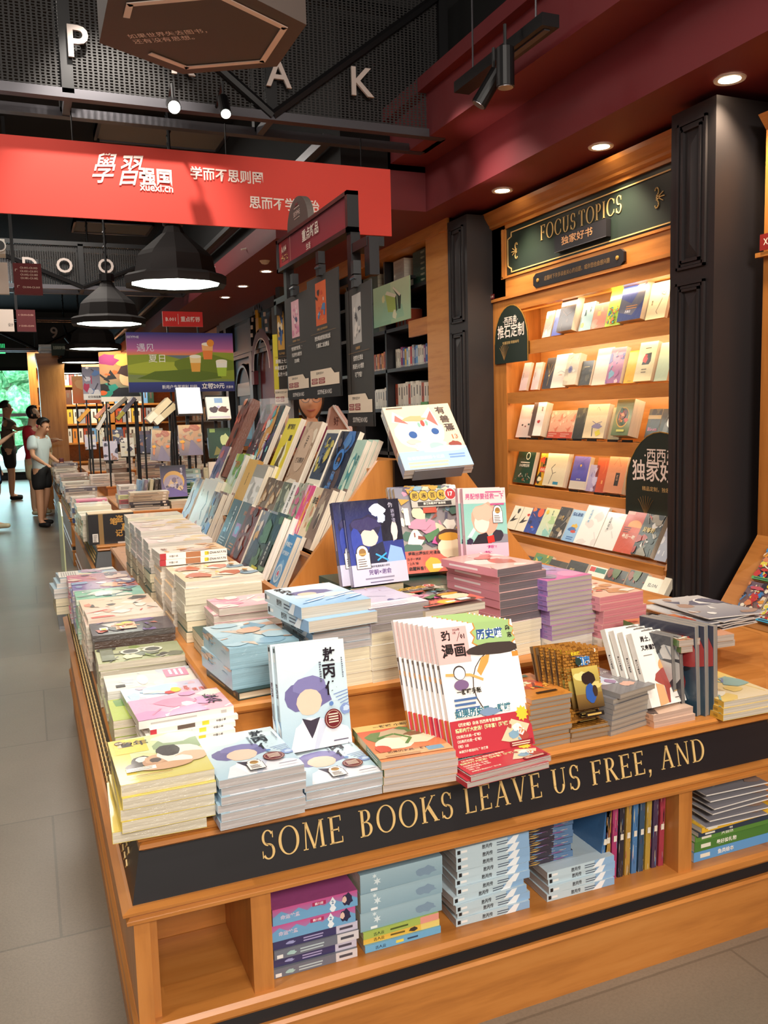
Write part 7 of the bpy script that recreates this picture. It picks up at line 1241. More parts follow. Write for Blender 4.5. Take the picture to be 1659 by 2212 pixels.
def bstand(L, Rr, vtop, y, label, art, back=10, t=.02, kind='comic_book', rz=0, pc='DCD0BA', cc='C8C0B8', group=None, wrap=True, roll=0):
    a, b_ = PY(L[0], L[1], y), PY(Rr[0], Rr[1], y); top = PY(L[0], vtop, y).z; w = b_.x-a.x; h = (top-a.z)/math.cos(rad(back)); k = 'bs'+label
    typ(k, kind, label, w, h, t, art, None, cc, pc, wrap=wrap); put_book(kind, msh(k), lean((a.x+b_.x)/2, y, (a.z+b_.z)/2, rad(rz), back, h, roll), label, 'book', group); return (a.x+b_.x)/2, a.z
def easel(x, y, z0, z1, label, w=.16):
    t = thing('book_easel', label, 'book stand', (x, y, z0)); mb = MB(); mb.box(x-.012, x+.012, y+.07, y+.09, z0, z1+.14, 'black_metal'); mb.box(x-w/2, x+w/2, y+.065, y+.072, z1, z1+.2, 'black_metal'); child(t, mb, 'backboard')
    mb = MB(); mb.box(x-w/2, x+w/2, y-.035, y+.07, z1-.008, z1-.003, 'black_metal'); child(t, mb, 'ledge')
# the black boxed set with gilt script
bx0 = PZ(193, 1178, T1); A = Art(1.5).bg('201E20').rect(.225, 0, .325, 1, '9A7A4A')
for ch, x, y in (('盗', .68, .70), ('墓', .80, .42), ('笔', .55, .62), ('记', .66, .22)): A.txt_(ch, x, y, .24, 'D8A048', .02, None, 'c', 2)
A.rect(.08, .08, .2, .36, 'E8E4DC').lines(.1, .18, .3, 5, .05, '6A6460', .02).rect(.62, 0, .95, .05, 'D8D0C8')
t = thing('boxed_set', 'black boxed set with gilt script and a tan band at the table corner', 'boxed set', (bx0.x+.14, bx0.y+.08, T1)); mb = MB(); mb.box(.335, .62, bx0.y, bx0.y+.17, T1, T1+.195, 'print', hx('262224')); A.emit(mb, (.335, bx0.y, T1), (1, 0, 0), (0, 0, 1), .285, .195, 'print'); child(t, mb, 'slipcase')
mb = MB(); mb.box(.338, .617, bx0.y+.003, bx0.y+.167, T1+.195, T1+.2, 'print', hx('C8B08A')); child(t, mb, 'lid')
for k, (y, n, c, nm) in enumerate(((5.99, 6, 'D9D6C4', 'first'), (6.17, 6, 'D2D4C0', 'second'), (6.35, 7, 'D6D0B8', 'third'), (6.53, 7, 'DADAD0', 'fourth'))):
    bstack([c]*n, (.31-.004*k, y), T1, .23, .16, 0, 'pale sage comic', f'of the {nm} pile behind the black boxed set', .028, 'comic_book', False)
bstack(['D82A3A', 'E06A3A', 'D8C040', 'E8C0D0', 'B8D0E8', 'E88AA8'], (.315, 6.80), T1, .22, .17, 0, 'brightly spined comic', 'of the red and yellow pile on the second table', .034, 'comic_book')
bstack(['3A4A7A', 'D8D0C4', '5A6A8A', 'E0DACE', 'D0C8BC'], (.30, 7.15), T1, .18, .16, 0, 'blue and white book', 'of the pile beyond the red and yellow one', .04)
bstack(['C8884A', '8A4A3A', 'A85A3A', 'D8B8A0'], (.40, 7.4), T1, .2, .16, 0, 'brown illustrated book', 'of the brown pile at the left of the second table', .04)
bstack(['E8D8CC', 'E4D0C0', 'E0D4C4', 'EBDCD0'], (.655, 6.02), T1, .26, .17, 3, 'tan edged pale comic', 'right of the black boxed set', .03, 'comic_book', False)
bstack(['C8B878', 'D8C890'], (.93, 6.08), T1, .16, .17, 3, 'green and tan comic', 'behind the red comic block', .045, 'comic_book')
A = Art(1.2).bg('D8C8B8', 'E8A890').blob(.5, .75, .35, .2, 'C84A3A', 2).txt('JOOI', .6, .12, .2, 'B02A2E', .04); typ('joo', 'comic_book', 'red and cream comic', .17, .2, .035, A, Art(5).bg('E0D0B8').txt('JOOI', .55, .2, .5, 'A8302E', .04), 'DCC8B0')
for i in range(3): put_book('comic_book', msh('joo'), flat(1.20, 6.12, T1+i*.0355, rad(92)), f'red-topped comic with red spine letters, {ordn(2-i, 3)} of three by the rack end', 'book', 'red-topped comics')
# raised step of the second table
bstack(['D8CFC0', '2A262A', '3A3440', 'B8A890', 'C0B09A', 'C8B8A0'], (.69, 6.62), T2, .285, .17, -2, 'dark mottled spined comic', 'of the mottled pile on the second raised step', .022, 'comic_book')
bstack(['B8C0C8', 'A85A60', 'D8D8A0', 'C8B8C8', 'D0C8C0'], (.63, 6.85), T2, .13, .16, 0, 'mixed small book', 'left of the mottled pile', .035)
zc = bstack(['E4D6B4', 'E8DABC'], (.985, 6.63), T2, .19, .17, 2, 'cream edged comic', 'under the upright moon comic', .027, 'comic_book', False)
bstack(['8AC0A0', 'E0B8A0', '9AB8D0', 'D8C8A0', 'B0C890'], (1.185, 6.66), T2, .14, .17, 2, 'pastel comic', 'right of the moon comic', .036, 'comic_book', False)
A = Art(.72).bg('8A78A8', '2E2C38').ell(.5, .5, .42, .32, 'D8A860').ell(.48, .42, .38, .28, 'A89AB0').busy(['D8B890', '5A5068', 'C8B8C0', '7A6A80'], 24, 5, .25, .25, .8, .65, .12).poly([(0, 0), (1, 0), (1, .1), (.4, .3), (0, .2)], '6A5A98').txt('蕉下客', .82, .84, .07, 'D8D0DC', .01, vert=True)
bstand((350, 1072), (405, 1076), 1004, 6.80, 'upright purple comic with an orange moon on the second table', A, 12, cc='4A4458')
for i, (u, lb, c) in enumerate(((284, 'blue', '6A88A8'), (297, 'mauve', '8A7888'), (309, 'cream', 'C8B898'), (320, 'brown', '5A4A44'), (329, 'dark', '4A4044'))):
    a = PY(u, 1046, 7.1); k = 'lean%d' % i; typ(k, 'comic_book', 'leaning comic', .16, .2, .026, Art(.8).bg(c).busy(['C8B8A0', '4A4040', c], 12, i), Art(8).bg(c).busy(['C8B090', '3A3234', 'D8C8B0'], 14, i, 0, 0, 1, 1, .12), c, tiny=True)
    M = Matrix.Translation((a.x+.03, 7.08, T2+.002)) @ Matrix.Rotation(rad(8), 4, 'Y') @ Matrix.Rotation(rad(90), 4, 'Z') @ Matrix.Rotation(rad(90), 4, 'X') @ Matrix.Translation((.08, .1, 0)); put_book('comic_book', msh(k), M, f'{lb} spined comic leaning upright left of the moon comic', 'book', 'leaning comics on the second table')
# book displays on black easels, second table
A = Art(.9).bg('C8D0E8', 'DCE0F0').circ(.5, .56, .2, 'EFE4C8').circ(.5, .56, .13, 'E0E4F0').line([(.3, .8), (.2, .95)], .02, 'A8B0C8').line([(.7, .8), (.8, .95)], .02, 'A8B0C8').lines(.1, .9, .2, 3, .05, 'B0BCE0', .01).line([(.5, .82), (.5, .97)], .02, 'A8B0C8')
bg = display_table; xq, zq = bstand((385, 897), (437, 896), 840, 6.9, 'large white comic with a pale ring on a tall black easel', A, 22, .03, cc='D8DCE8'); easel(1.205, 6.9, T2, zq, 'black easel under the large white ring comic', .18)
A = Art(.78).bg('EDE4DA', 'F0E8DE').rect(.35, .72, .7, .95, '8AA8D0').blob(.3, .42, .2, .15, '5A5058', 1).blob(.7, .42, .2, .15, '6A4A48', 2).rect(.05, .04, .95, .12, 'C8BCC8').circ(.5, .55, .07, 'C8C0E0')
xq, zq = bstand((448, 908), (498, 908), 860, 7.0, 'white comic with two dark figures on a black easel', A, 20, .035, cc='E8E0D8'); easel(1.45, 7.0, T2, zq, 'black easel under the comic with two dark figures', .16)
A = Art(.78).bg('6A6478', 'C8A880').busy(['D8A070', '8A8470', 'B89070', 'A86A5A'], 24, 7, .05, .5, .95, .95, .2).poly([(.35, 0), (.5, .5), (.58, .5), (1, .1), (1, 0)], '7A7288').blob(.15, .45, .1, .05, 'E0A030', 3).blob(.15, .3, .06, .12, 'C87A4A', 4).blob(.85, .48, .1, .05, 'E07A3A', 5)
bstand((388, 984), (438, 984), 918, 6.84, 'autumn street comic with an orange umbrella, facing front', A, 8, .02, cc='8A8080')
bstand((325, 996), (366, 996), 930, 6.75, 'rainy street comic with an orange umbrella, leftmost copy', A, 8, .02, cc='7A7480', roll=6)
A = Art(.8).bg('2E4A40', '3A5A4A').poly([(.3, 0), (1, .6), (1, 0)], 'A8BC80').poly([(.2, .1), (.35, .4), (.7, .15)], '8A8450').rect(.08, .86, .32, .98, 'A8CC7A').blob(.75, .6, .2, .2, 'D0DCA0', 3)
bstand((452, 990), (500, 990), 925, 7.0, 'dark green comic with a lime sticker in a clear sleeve', A, 8, .02, cc='2E4A40')
zc = bstack(['1E5A3A', '1E5A3A', '1E5A3A'], (1.015, 6.86), T2, .26, .17, 0, 'deep green slipcase', 'under the blue spined books', .055, 'boxed_set', pc='1E5A3A'); bstack(['6A98C8', 'B8C8D8', 'A8C0B8'], (.995, 6.87), zc, .27, .16, 0, 'pale blue spined book', 'on the deep green slipcases', .036)
bstack(['E0CDA8', 'DCC8A0', 'E4D4B4', 'D8C498'], (.86, 7.25), T2, .22, .17, 2, 'tan cream book', 'behind the leaning comics', .042, 'paperback_book', False)
for i, (L, Rr, vt, y, lb, c) in enumerate((((452, 1055), (492, 1050), 1000, 6.9, 'plain white book standing at the right of the green slipcases', 'EBDDD2'), ((440, 1050), (452, 1050), 1010, 6.95, 'thin cream book beside the plain white one', 'DDD0B0'))): bstand(L, Rr, vt, y, lb, Art(.7).bg(c).lines(.3, .6, .85, 2, .4, '6A605A', .01), 5, .04, cc=c)
for i, (u0, v0, u1, v1, lb, cc_, lo) in enumerate(((326, 914, 372, 868, 'cream edged book tilted on a bracket beside the white ring comic', 'D8C4A0', 'E8DCC4'), (340, 918, 384, 880, 'second cream edged book on the same bracket', 'C8B490', 'E4D6BC'), (257, 908, 295, 862, 'grey and yellow spined book tilted on a bracket', '8A8AA0', 'D8D040'), (240, 893, 276, 862, 'pale grey spined book tilted on a bracket', 'B8B4A8', 'B8B4A8'), (210, 905, 238, 876, 'salmon spined book tilted on a bracket', 'D8927A', 'D8927A'), (214, 930, 232, 895, 'thin white book tilted on a bracket', 'DAD4CC', 'DAD4CC'), (172, 912, 196, 886, 'orange spined book tilted on a bracket', 'E09A28', 'E09A28'))):
    y = 7.2 if i < 2 else (8.95 if i < 4 else 10.0); a, b_ = PY(u0, v0, y), PY(u1, v1, y); d = b_-a; L_ = d.length; ang = math.atan2(d.z, d.x); mb = MB(); M = Matrix.Translation(a) @ Matrix.Rotation(-ang, 4, 'Y'); w = .035 if i > 1 else .05
    mb.box(0, L_, 0, .15, 0, w, 'print_gloss', hx(cc_), M); mb.box(0, L_*.35, -.001, .15, -.0005, w+.0005, 'print_gloss', hx(lo), M); mb.box(.004, L_-.004, .002, .151, w*.48, w*.52, 'print', hx('4A4440'), M); o = tag(mb.build('paperback_book'), lb, 'book')
    st_ = thing('book_bracket', 'black bracket holding the ' + lb.split(' tilted')[0].split(' on the')[0], 'book stand', (a.x, y, .7)); mb = MB(); mb.box(b_.x-.01, b_.x+.01, y+.16, y+.18, .62 if y > 8 else T2, b_.z+.02, 'black_metal'); child(st_, mb, 'post'); mb = MB(); mb.box(-.004, L_, .0, .16, -.006, -.001, 'black_metal', None, M); child(st_, mb, 'plate')
# third table
R = random.Random(21)
CP = ['E4DCCC', 'DCD4C4', 'C8B8A8', 'B8B4B0', 'E0CDB0', '8A6A5A', 'D8C8B8', 'C0A8A0', 'A89888', 'D0C4B4', '6A6470', 'E8DED2']
q = 0; NTHT = ['third', 'furthest']
for ti, (y0, y1) in enumerate(((9.0, 11.2), (12.05, 14.4))):
    tn = NTHT[ti]; pos = ['first', 'second', 'third', 'fourth', 'fifth', 'sixth', 'seventh', 'eighth', 'ninth', 'tenth']
    for j in range(6):
        cols = [R.choice(CP) for _ in range(R.randint(3, 7))]; bstack(cols, (.33+.02*R.random(), y0+.05+j*.34), T1, .3, .22, 0, 'assorted pale book', f'in the {pos[j]} pile along the left of the {tn} table', .035)
    for j in range(5):
        cols = [R.choice(CP) for _ in range(R.randint(3, 6))]; bstack(cols, (.80+.32*j, y0+.5), T2, .26, .2, 0, 'assorted book', f'in the {pos[j]} pile on the step of the {tn} table', .04)
    for j in range(5):
        if ti and j > 2: continue
        cols = [R.choice(CP) for _ in range(R.randint(2, 4))]; bstack(cols, (.82+.33*j, y0+1.0), T2, .24, .2, 0, 'assorted book', f'in the {pos[j]} pile at the back of the {tn} table', .05)
    for j in range(7):
        x = .80+.19*j; c = ['C8C0D0', 'D8D0C0', '5A5A70', 'B8A890', '7A6A78', 'E0D8CC', '4A5A78'][j]; A = Art(.7).bg(c).busy(['E8E0D8', 'A87A6A', '4A4A5A', 'D8C8A8', c], 14, j+ti*9)
        k = f'tst{ti}{j}'; typ(k, 'paperback_book', 'upright', .15, .21, .025, A, None, c, tiny=True); zz = T2+.13+.03*(j % 3)+(.12 if ti == 0 else .16)
        put_book('paperback_book', msh(k), lean(x+.05, y0+.82+(j % 2)*.1, zz, 0, 14, .21), f'upright displayed book, {pos[j]} from the left on the {tn} table', 'book', f'upright books on the {tn} table'); 
        st_ = thing('book_easel', f'small black easel, {pos[j]} from the left on the {tn} table', 'book stand', (x+.05, y0+.9, T2), f'black easels on the {tn} table'); mb = MB(); mb.box(x+.04, x+.06, y0+.9+(j % 2)*.1, y0+.915+(j % 2)*.1, T2, zz+.12, 'black_metal'); child(st_, mb, 'post'); mb = MB(); mb.box(x-.02, x+.12, y0+.79+(j % 2)*.1, y0+.9+(j % 2)*.1, zz-.008, zz-.002, 'black_metal'); child(st_, mb, 'ledge')
# white stacks, small stand and boxes at the left edge of the third table
bstack(['E4D8CE', 'E8DCD4', 'E0D4CA', 'E6DAD0', 'E4D8CE'], (.60, 9.42), T2, .24, .2, 0, 'pale pink spined set volume', 'of the neat set on the third table', .024)
# posters on stands above the far tables
def board(name, o, w, h, art, label, y, feet=T2, cat='poster', frame='black_metal'):
    t = thing(name, label, cat, (o[0]+w/2, y, o[1])); mb = MB(); mb.box(o[0], o[0]+w, y, y+.012, o[1], o[1]+h, 'matte_print', hx('E8E2DA')); art.emit(mb, (o[0], y, o[1]), (1, 0, 0), (0, 0, 1), w, h, 'matte_print'); child(t, mb, 'sheet')
    for f_ in (.12, .88): mb = MB(); mb.box(o[0]+w*f_-.008, o[0]+w*f_+.008, y+.012, y+.03, feet, o[1]+h*.9, frame); child(t, mb, 'pole')
    return t
a, b_ = PY(279, 848, 8.05), PY(502, 720, 8.05); A = Art(1.75).bg('8A9A28', '3A4A9A').grad(0, .62, 1, 1, 'C86A98', '2E3A88').grad(0, .62, 1, .72, 'E0884A', 'C8609A').poly([(0, .3), (0, .62), (.3, .64), (.5, .55), (.7, .68), (1, .66), (1, .2)], '8A9A2E').blob(.3, .4, .35, .12, 'A8B43A', 2).blob(.75, .45, .3, .16, '6A7E20', 3).blob(.5, .28, .4, .1, '5A7020', 4).grad(0, 0, 1, .17, '2A3066', '34408A')
for x, y, c, c2 in ((.63, .34, 'E8A848', 'F0D8A0'), (.75, .55, 'E8823A', 'F0B070'), (.88, .26, 'A8C840', 'F0F0E4')): A.poly([(x-.055, y+.26), (x+.055, y+.26), (x+.04, y), (x-.04, y)], c).poly([(x-.055, y+.26), (x+.055, y+.26), (x+.05, y+.15), (x-.05, y+.15)], c2).ell(x, y+.26, .055, .03, 'F4EEDC')
A.circ(.78, .83, .035, 'E8902E').txt('遇见', .17, .68, .13, 'D8D8E4', .0).txt('夏日', .27, .5, .13, 'F2F0E8', .0).txt('新用户专属福利 扫码', .47, .05, .07, 'E8E8F0', .01, w=.33).txt('立领20元', .79, .045, .1, 'F4F2F4', .03, w=.22).txt('优惠券', .95, .05, .05, 'E8E8F0', .01, w=.07).txt('SISYPHE', .06, .9, .04, 'D8D8E8', .01)
board('poster_board', (a.x, a.z), b_.x-a.x, b_.z-a.z, A, 'large summer drinks poster with three tall cups on a green hill', 8.05)
a, b_ = PY(352, 705, 8.2), PY(437, 674, 8.2); A = Art(2.7).bg('D8302E').txt('B.001', .2, .35, .26, 'F4E0D8', .02, w=.25).rect(.38, .15, .39, .85, 'F0D8D0').txt('重点畅销', .69, .32, .36, 'F4E0D8', .02, w=.48); board('header_sign', (a.x, a.z), b_.x-a.x, b_.z-a.z, A, 'small red header sign B.001 above the drinks poster', 8.2, cat='sign')
a, b_ = PY(219, 868, 9.3), PY(300, 762, 9.3); A = Art(.85).bg('2A8A78', 'E0702A').blob(.7, .85, .35, .16, 'E8A848', 1).blob(.2, .85, .25, .12, '8A2A5A', 2).busy(['1E1C20', '2A8A78', '1E1C20', 'D8602A'], 14, 5, 0, .1, .5, .7, .22).blob(.68, .48, .2, .17, 'E8B888', 3, .06).blob(.7, .64, .26, .12, '3A2420', 4, .25).poly([(.3, .05), (.45, .28), (.9, .3), (1, .05)], '1E1E24').rect(0, 0, 1, .1, 'E8DCD0'); board('poster_board', (a.x, a.z), b_.x-a.x, b_.z-a.z, A, 'poster of teal, black and orange shapes left of the drinks poster', 9.3)
a, b_ = PY(181, 864, 10.6), PY(224, 792, 10.6); A = Art(.7).bg('A8A4B4', '6A6A7A').busy(['E0DCE0', '4A4A5A', 'B03A5A', 'C8C4CC', '5A78A8'], 16, 8).rect(0, 0, 1, .18, 'E8E4E0').txt('纪念插画集', .5, .05, .08, '3A3438', .02); board('poster_board', (a.x, a.z), b_.x-a.x, b_.z-a.z, A, 'grey and white picture poster left of the teal poster', 10.6)
a, b_ = PY(158, 872, 11.2), PY(212, 812, 11.2); A = Art(.9).bg('C8643A', 'B88A5A').blob(.4, .7, .3, .2, 'C89A6A', 1); board('poster_board', (a.x, a.z), b_.x-a.x, b_.z-a.z, A, 'plain rust brown poster furthest left, partly hidden', 11.18)
# hanging direction signs at the left
def hsign(x0, x1, y, z0, z1, bgc, lines_, tc, label):
    t = thing('hanging_sign', label, 'sign', ((x0+x1)/2, y, z0)); mb = MB(); A = Art((x1-x0)/(z1-z0)).bg(bgc)
    for s_, x, v, h, w in lines_: A.txt(s_, x, v, h, tc, .015, w=w)
    mb.box(x0, x1, y, y+.06, z0, z1, 'matte_print', hx(bgc)); A.emit(mb, (x0, y, z0), (1, 0, 0), (0, 0, 1), x1-x0, z1-z0, 'matte_print'); child(t, mb, 'panel')
    mb = MB(); mb.box(x0-.01, x0+.02, y+.02, y+.04, z1, 4.25, 'black_metal'); child(t, mb, 'hanger')
hsign(0.0, .25, 9, 2.63, 2.92, '6A1F22', (('C0.001-C0.003', .55, .82, .07, .62), ('C0.031-C0.091', .55, .71, .07, .62), ('C0.002-C0.083', .55, .60, .07, .62), ('C0.081-C0.082', .55, .49, .07, .62), ('↖', .12, .72, .09, .1), ('C0.004-C0.009', .6, .2, .07, .62), ('↖', .16, .2, .09, .1)), 'E8D0C0', 'upper dark red hanging direction sign with pale codes')
hsign(0.0, .205, 11, 2.48, 2.73, '5E1D22', (('← C0.010-C0.050', .5, .72, .08, .8), ('↗ C0.051-C0.090', .5, .22, .08, .8)), 'C8A090', 'lower dark red hanging direction sign with arrows')
hsign(-.25, -.045, 9, 2.63, 2.92, 'E0D0C4', (), '3A3430', 'upper pale hanging sign at the left edge')
hsign(-.25, -.03, 11, 2.48, 2.73, 'DCCCC0', (('设计', .84, .22, .16, .26),), '3A3430', 'lower pale hanging sign lettered at the left edge')
t = thing('projector', 'white round-lensed projector at the left edge under the banner', 'projector', (-.22, 8, 3.0)); p = PY(5, 532, 8); mb = MB(); mb.box(p.x-.2, p.x+.02, 8.0, 8.2, p.z-.06, p.z+.06, 'white_plastic'); child(t, mb, 'body'); mb = MB(); mb.tube([(p.x-.02, 7.99, p.z), (p.x-.02, 7.96, p.z)], .05, 'white_plastic', n=16); mb.tube([(p.x-.02, 7.96, p.z), (p.x-.02, 7.95, p.z)], .038, 'black_metal', n=16); child(t, mb, 'lens'); mb = MB(); mb.tube([(p.x-.1, 8.1, p.z), (p.x-.1, 8.1, 4.25)], .02, 'black_metal', n=6); child(t, mb, 'mount')
a = PY(2, 753, 20); t = thing('exit_sign', 'green running man exit sign above the far window', 'exit sign', (a.x, 20, a.z)); mb = MB(); mb.box(a.x-.35, a.x+.08, 20, 20.05, a.z-.1, a.z+.1, 'exit_green' if 'exit_green' in MAT else plain('exit_green', '3AC878', .5, emit=1.2).name); child(t, mb, 'panel'); mb = MB(); mb.tube([(a.x-.1, 20.02, a.z+.1), (a.x-.1, 20.02, 4.25)], .012, 'black_metal', n=5); child(t, mb, 'hanger')
t = thing('spotlight', 'silver track spotlight below the far truss figure 9', 'spotlight', (.62, 17, 2.6)); p = PY(146, 727, 16.5); mb = MB(); mb.tube([p, p+Vector((.08, -.1, -.12))], .07, 'grey_metal', n=12); child(t, mb, 'housing'); mb = MB(); mb.tube([p, p+Vector((-.05, .05, .2))], .02, 'black_metal', n=6); child(t, mb, 'bracket')
# pale placard seen edge-on at the second table's corner
t = thing('placard', 'pale yellow-green rounded placard standing in the aisle gap', 'sign', (.19, 6.2, .5)); mb = MB(); P = [(5.95, 0.02), (6.75, .02), (6.75, .80)] + [(6.75-.8*(1-math.cos(PI/2*k/8))*.9, .80+.07*math.sin(PI/2*k/8)) for k in range(1, 8)]+[(5.97, .80)]; mb.prism([(.185, y, z) for y, z in P], (.008, 0, 0), 'print', hx('C8CC9A')); child(t, mb, 'board'); mb = MB(); mb.box(.13, .24, 6.2, 6.6, 0, .02, 'steel'); child(t, mb, 'foot')
# ------------------------------------------------------------------ black arched wall and bookcases beyond
AX = 2.9; mb = MB()
mb.box(AX+.06, 3.44, 10.16, 13.3, 0, 2.86, 'black_paint'); mb.box(AX-.05, AX+.08, 10.16, 13.3, 2.74, 2.86, 'black_paint'); mb.box(AX-.04, AX+.08, 10.16, 13.3, 2.30, 2.36, 'black_paint'); mb.box(AX-.02, AX+.08, 10.16, 13.3, 2.25, 2.30, 'black_paint')
for y in (10.2, 11.45, 12.95): mb.box(AX-.03, AX+.08, y, y+.16, 0, 2.86, 'black_paint')
struct('wall_right_arches', mb)
def arch(y0, y1, z0, z1, name, label, fill, cat):
    t = thing(name, label, cat, (AX, (y0+y1)/2, z0)); yc, r = (y0+y1)/2, (y1-y0)/2; zs = z1-r; mb = MB()
    P = [(y1, z0)]+[(yc+r*math.cos(PI*k/14), zs+r*math.sin(PI*k/14)) for k in range(15)]+[(y0, z0)]
    mb.prism([(AX+.035, a, b_) for a, b_ in P], (.03, 0, 0), fill); child(t, mb, 'recess'); mb = MB(); mb.tube([(AX+.03, a, b_) for a, b_ in P], .035, 'black_paint', n=6); child(t, mb, 'surround')
    return t, yc, r, zs
t, yc, r, zs = arch(11.72, 12.62, .3, 2.15, 'arched_niche', 'narrow arched niche with lit shelves in the black wall', 'black_metal', 'niche')
mb = MB()
for z, c in ((1.86, '9A8A7A'), (1.55, 'C88A4A'), (1.25, '3A9AB8')): mb.box(AX+.015, AX+.034, 11.78, 12.56, z-.13, z+.05, 'print', hx(c))
child(t, mb, 'shelves')
arch(10.42, 11.30, 0, 2.45, 'arched_doorway', 'taller arched doorway with a dark red inside in the black wall', 'dark_red', 'doorway')
t = thing('wall_emblem', 'red ribbon emblem with a small yellow figure above the arched doorway', 'emblem', (AX, 10.9, 2.3)); mb = MB(); yc = 10.85
for r0, r1, m_, z0 in ((.40, .52, 'dark_red', 2.02), (.385, .40, 'letter_cream', 2.02)):
    Q = [(yc+r1*math.cos(PI*k/12), z0+r1*math.sin(PI*k/12)) for k in range(13)]+[(yc+r0*math.cos(PI*k/12), z0+r0*math.sin(PI*k/12)) for k in range(12, -1, -1)]
    for k in range(12): mb.face([(AX-.06, *Q[k]), (AX-.06, *Q[k+1]), (AX-.06, *Q[24-k]), (AX-.06, *Q[25-k])], m_)
mb.box(AX-.06, AX, yc+.4, yc+.52, 1.85, 2.03, 'dark_red'); child(t, mb, 'ribbon'); mb = MB(); mb.box(AX-.06, AX-.02, yc+.05, yc+.2, 2.50, 2.68, 'print', hx('D8A820')); mb.tube([(AX-.05, yc+.12, 2.68), (AX-.05, yc+.12, 2.78)], .03, 'print', hx('D8A820')); child(t, mb, 'figure')
mb = MB()
for k in range(11): a = PI*k/10; mb.box(AX-.05, AX-.03, yc+.12+.38*math.cos(a)-.02, yc+.12+.38*math.cos(a)+.02, 2.50+.33*math.sin(a)-.025, 2.50+.33*math.sin(a)+.025, 'letter_cream')
child(t, mb, 'lettering')
t = thing('bookcase', 'wooden bookcase beyond the black arched wall', 'bookcase', (3.1, 16, 0)); mb = MB(); mb.box(AX-.05, 3.44, 13.32, 13.5, 0, 2.84, 'charcoal_paint'); mb.box(AX-.03, 3.44, 13.5, 18.9, 2.66, 2.84, 'wood_y'); child(t, mb, 'frame'); mb = MB(); mb.box(3.3, 3.44, 13.5, 18.9, 0, 2.66, 'black_paint'); child(t, mb, 'back_panel')
for z in (1.0, 1.4, 1.8, 2.2): mb = MB(); mb.box(AX, 3.3, 13.5, 18.9, z-.03, z, 'black_paint'); child(t, mb, 'shelf')
upright_row(AX+.06, 1.4, 16.6, 13.6, ['B04A2E', 'E6DECF', '5A3A2E', 'E08A3A', 'DAD2C4', '2A2A34', 'B04A2E'], 'in the bookcase beyond the arches', .24, wmin=.10, wmax=.14)
upright_row(AX+.06, 2.2, 16.6, 13.6, ['B04A2E', '5A3A2E', 'E6DECF', '2A2A34', 'E08A3A'], 'on its top shelf beyond the arches', .24, wmin=.12, wmax=.16)
# back of the shop
t = thing('wooden_column', 'broad wooden column with a flared capital at the back', 'pillar', (.46, 15.2, 0)); mb = MB(); mb.box(.27, .665, 15.2, 15.8, 0, 2.3, 'wood_z'); child(t, mb, 'shaft'); mb = MB(); mb.prism([(.27, 15.2, 2.3), (.665, 15.2, 2.3), (.70, 15.2, 2.55), (.235, 15.2, 2.55)], (0, .6, 0), 'wood_x'); child(t, mb, 'capital')
t = thing('bookcase', 'tall wooden bookcase against the back wall', 'bookcase', (2, 19.4, 0)); mb = MB(); mb.box(.2, 3.4, 19.7, 19.75, 0, 3.0, 'wood_pale'); child(t, mb, 'back_panel'); mb = MB(); mb.box(.15, .3, 19.3, 19.75, 0, 3.0, 'wood_z'); mb.box(1.7, 1.8, 19.3, 19.75, 0, 3.0, 'wood_z'); mb.box(.15, 3.4, 19.28, 19.75, 2.85, 3.0, 'wood_x'); child(t, mb, 'frame')
for z in (.6, 1.0, 1.4, 1.8, 2.2, 2.6): mb = MB(); mb.box(.3, 3.4, 19.3, 19.7, z-.04, z, 'wood_x'); child(t, mb, 'shelf')
def back_row(z, x0, x1, cols, where, h=.3):
    x = x0; i = 0
    while x < x1:
        w = R.uniform(.07, .13); c = cols[i % len(cols)]; k = f'bk{c}{round(w*100)}'; kd = 'shelf_book'
        if k not in T: typ(k, kd, 'upright', .2, h, round(w*100)/100, None, Art(6).bg(c).lines(.2, .7, .5, 1, .1, '5A4A40', .3, i), c, tiny=True, wrap=False)
        M = Matrix.Translation((x, 19.42, z)) @ Matrix.Rotation(rad(90), 4, 'Z') @ Matrix.Rotation(rad(90), 4, 'X') @ Matrix.Translation((0, h/2, 0)); put_book('shelf_book', msh(k), M, f'{CN.get(c, "pale")} upright book, {NTH[min(i, 19)]} from the left on {where}', 'book', f'books on {where}'); x += w+.015; i += 1
for z, s_, cols in ((1.0, 'the lowest lit back shelf', ['E6DECF', 'DAD2C4', 'E08A3A', 'E6DECF', 'B04A2E', '6A9AC8']), (1.4, 'the second back shelf', ['E6DECF', 'D8B040', 'DAD2C4', '9A9AA0', 'B04A2E']), (1.8, 'the third back shelf', ['DAD2C4', '5A3A2E', 'E6DECF', '2E4A3A', '6A9AC8']), (2.2, 'the highest back shelf', ['6A9AC8', 'E6DECF', 'C83A3A', 'DAD2C4'])): back_row(z, .72, 1.68, cols, s_); back_row(z, 1.82, 2.6, cols[::-1], s_+', right bay')
area('back_shelf_light', (1.4, 18.9, 2.8), (1.4, 19.6, 1.2), 2.4, .1, 90, (1, .85, .65))
mb = MB(); A = Art(1.9).bg('2A3A34').txt('法语思想书集', .5, .5, .3, 'C8D0C0', .02, w=.8); p = PY(112, 768, 14.9); mb.box(p.x, p.x+.23, 14.9, 14.93, p.z, p.z+.19, 'matte_print', hx('2A3A34')); A.emit(mb, (p.x, 14.9, p.z), (1, 0, 0), (0, 0, 1), .23, .19, 'matte_print'); mb.box(p.x+.1, p.x+.12, 14.93, 15.25, p.z-.02, p.z+.02, 'black_metal'); tag(mb.build('sign_plate'), 'small dark green sign on top of the wooden column', 'sign')
bstack(['6A6A78', 'D8D0C8', 'C8D0D8', 'B8B0A8'], (.30, 15.25), 2.551, .3, .25, 0, 'book', 'lying on the wooden column capital', .035)
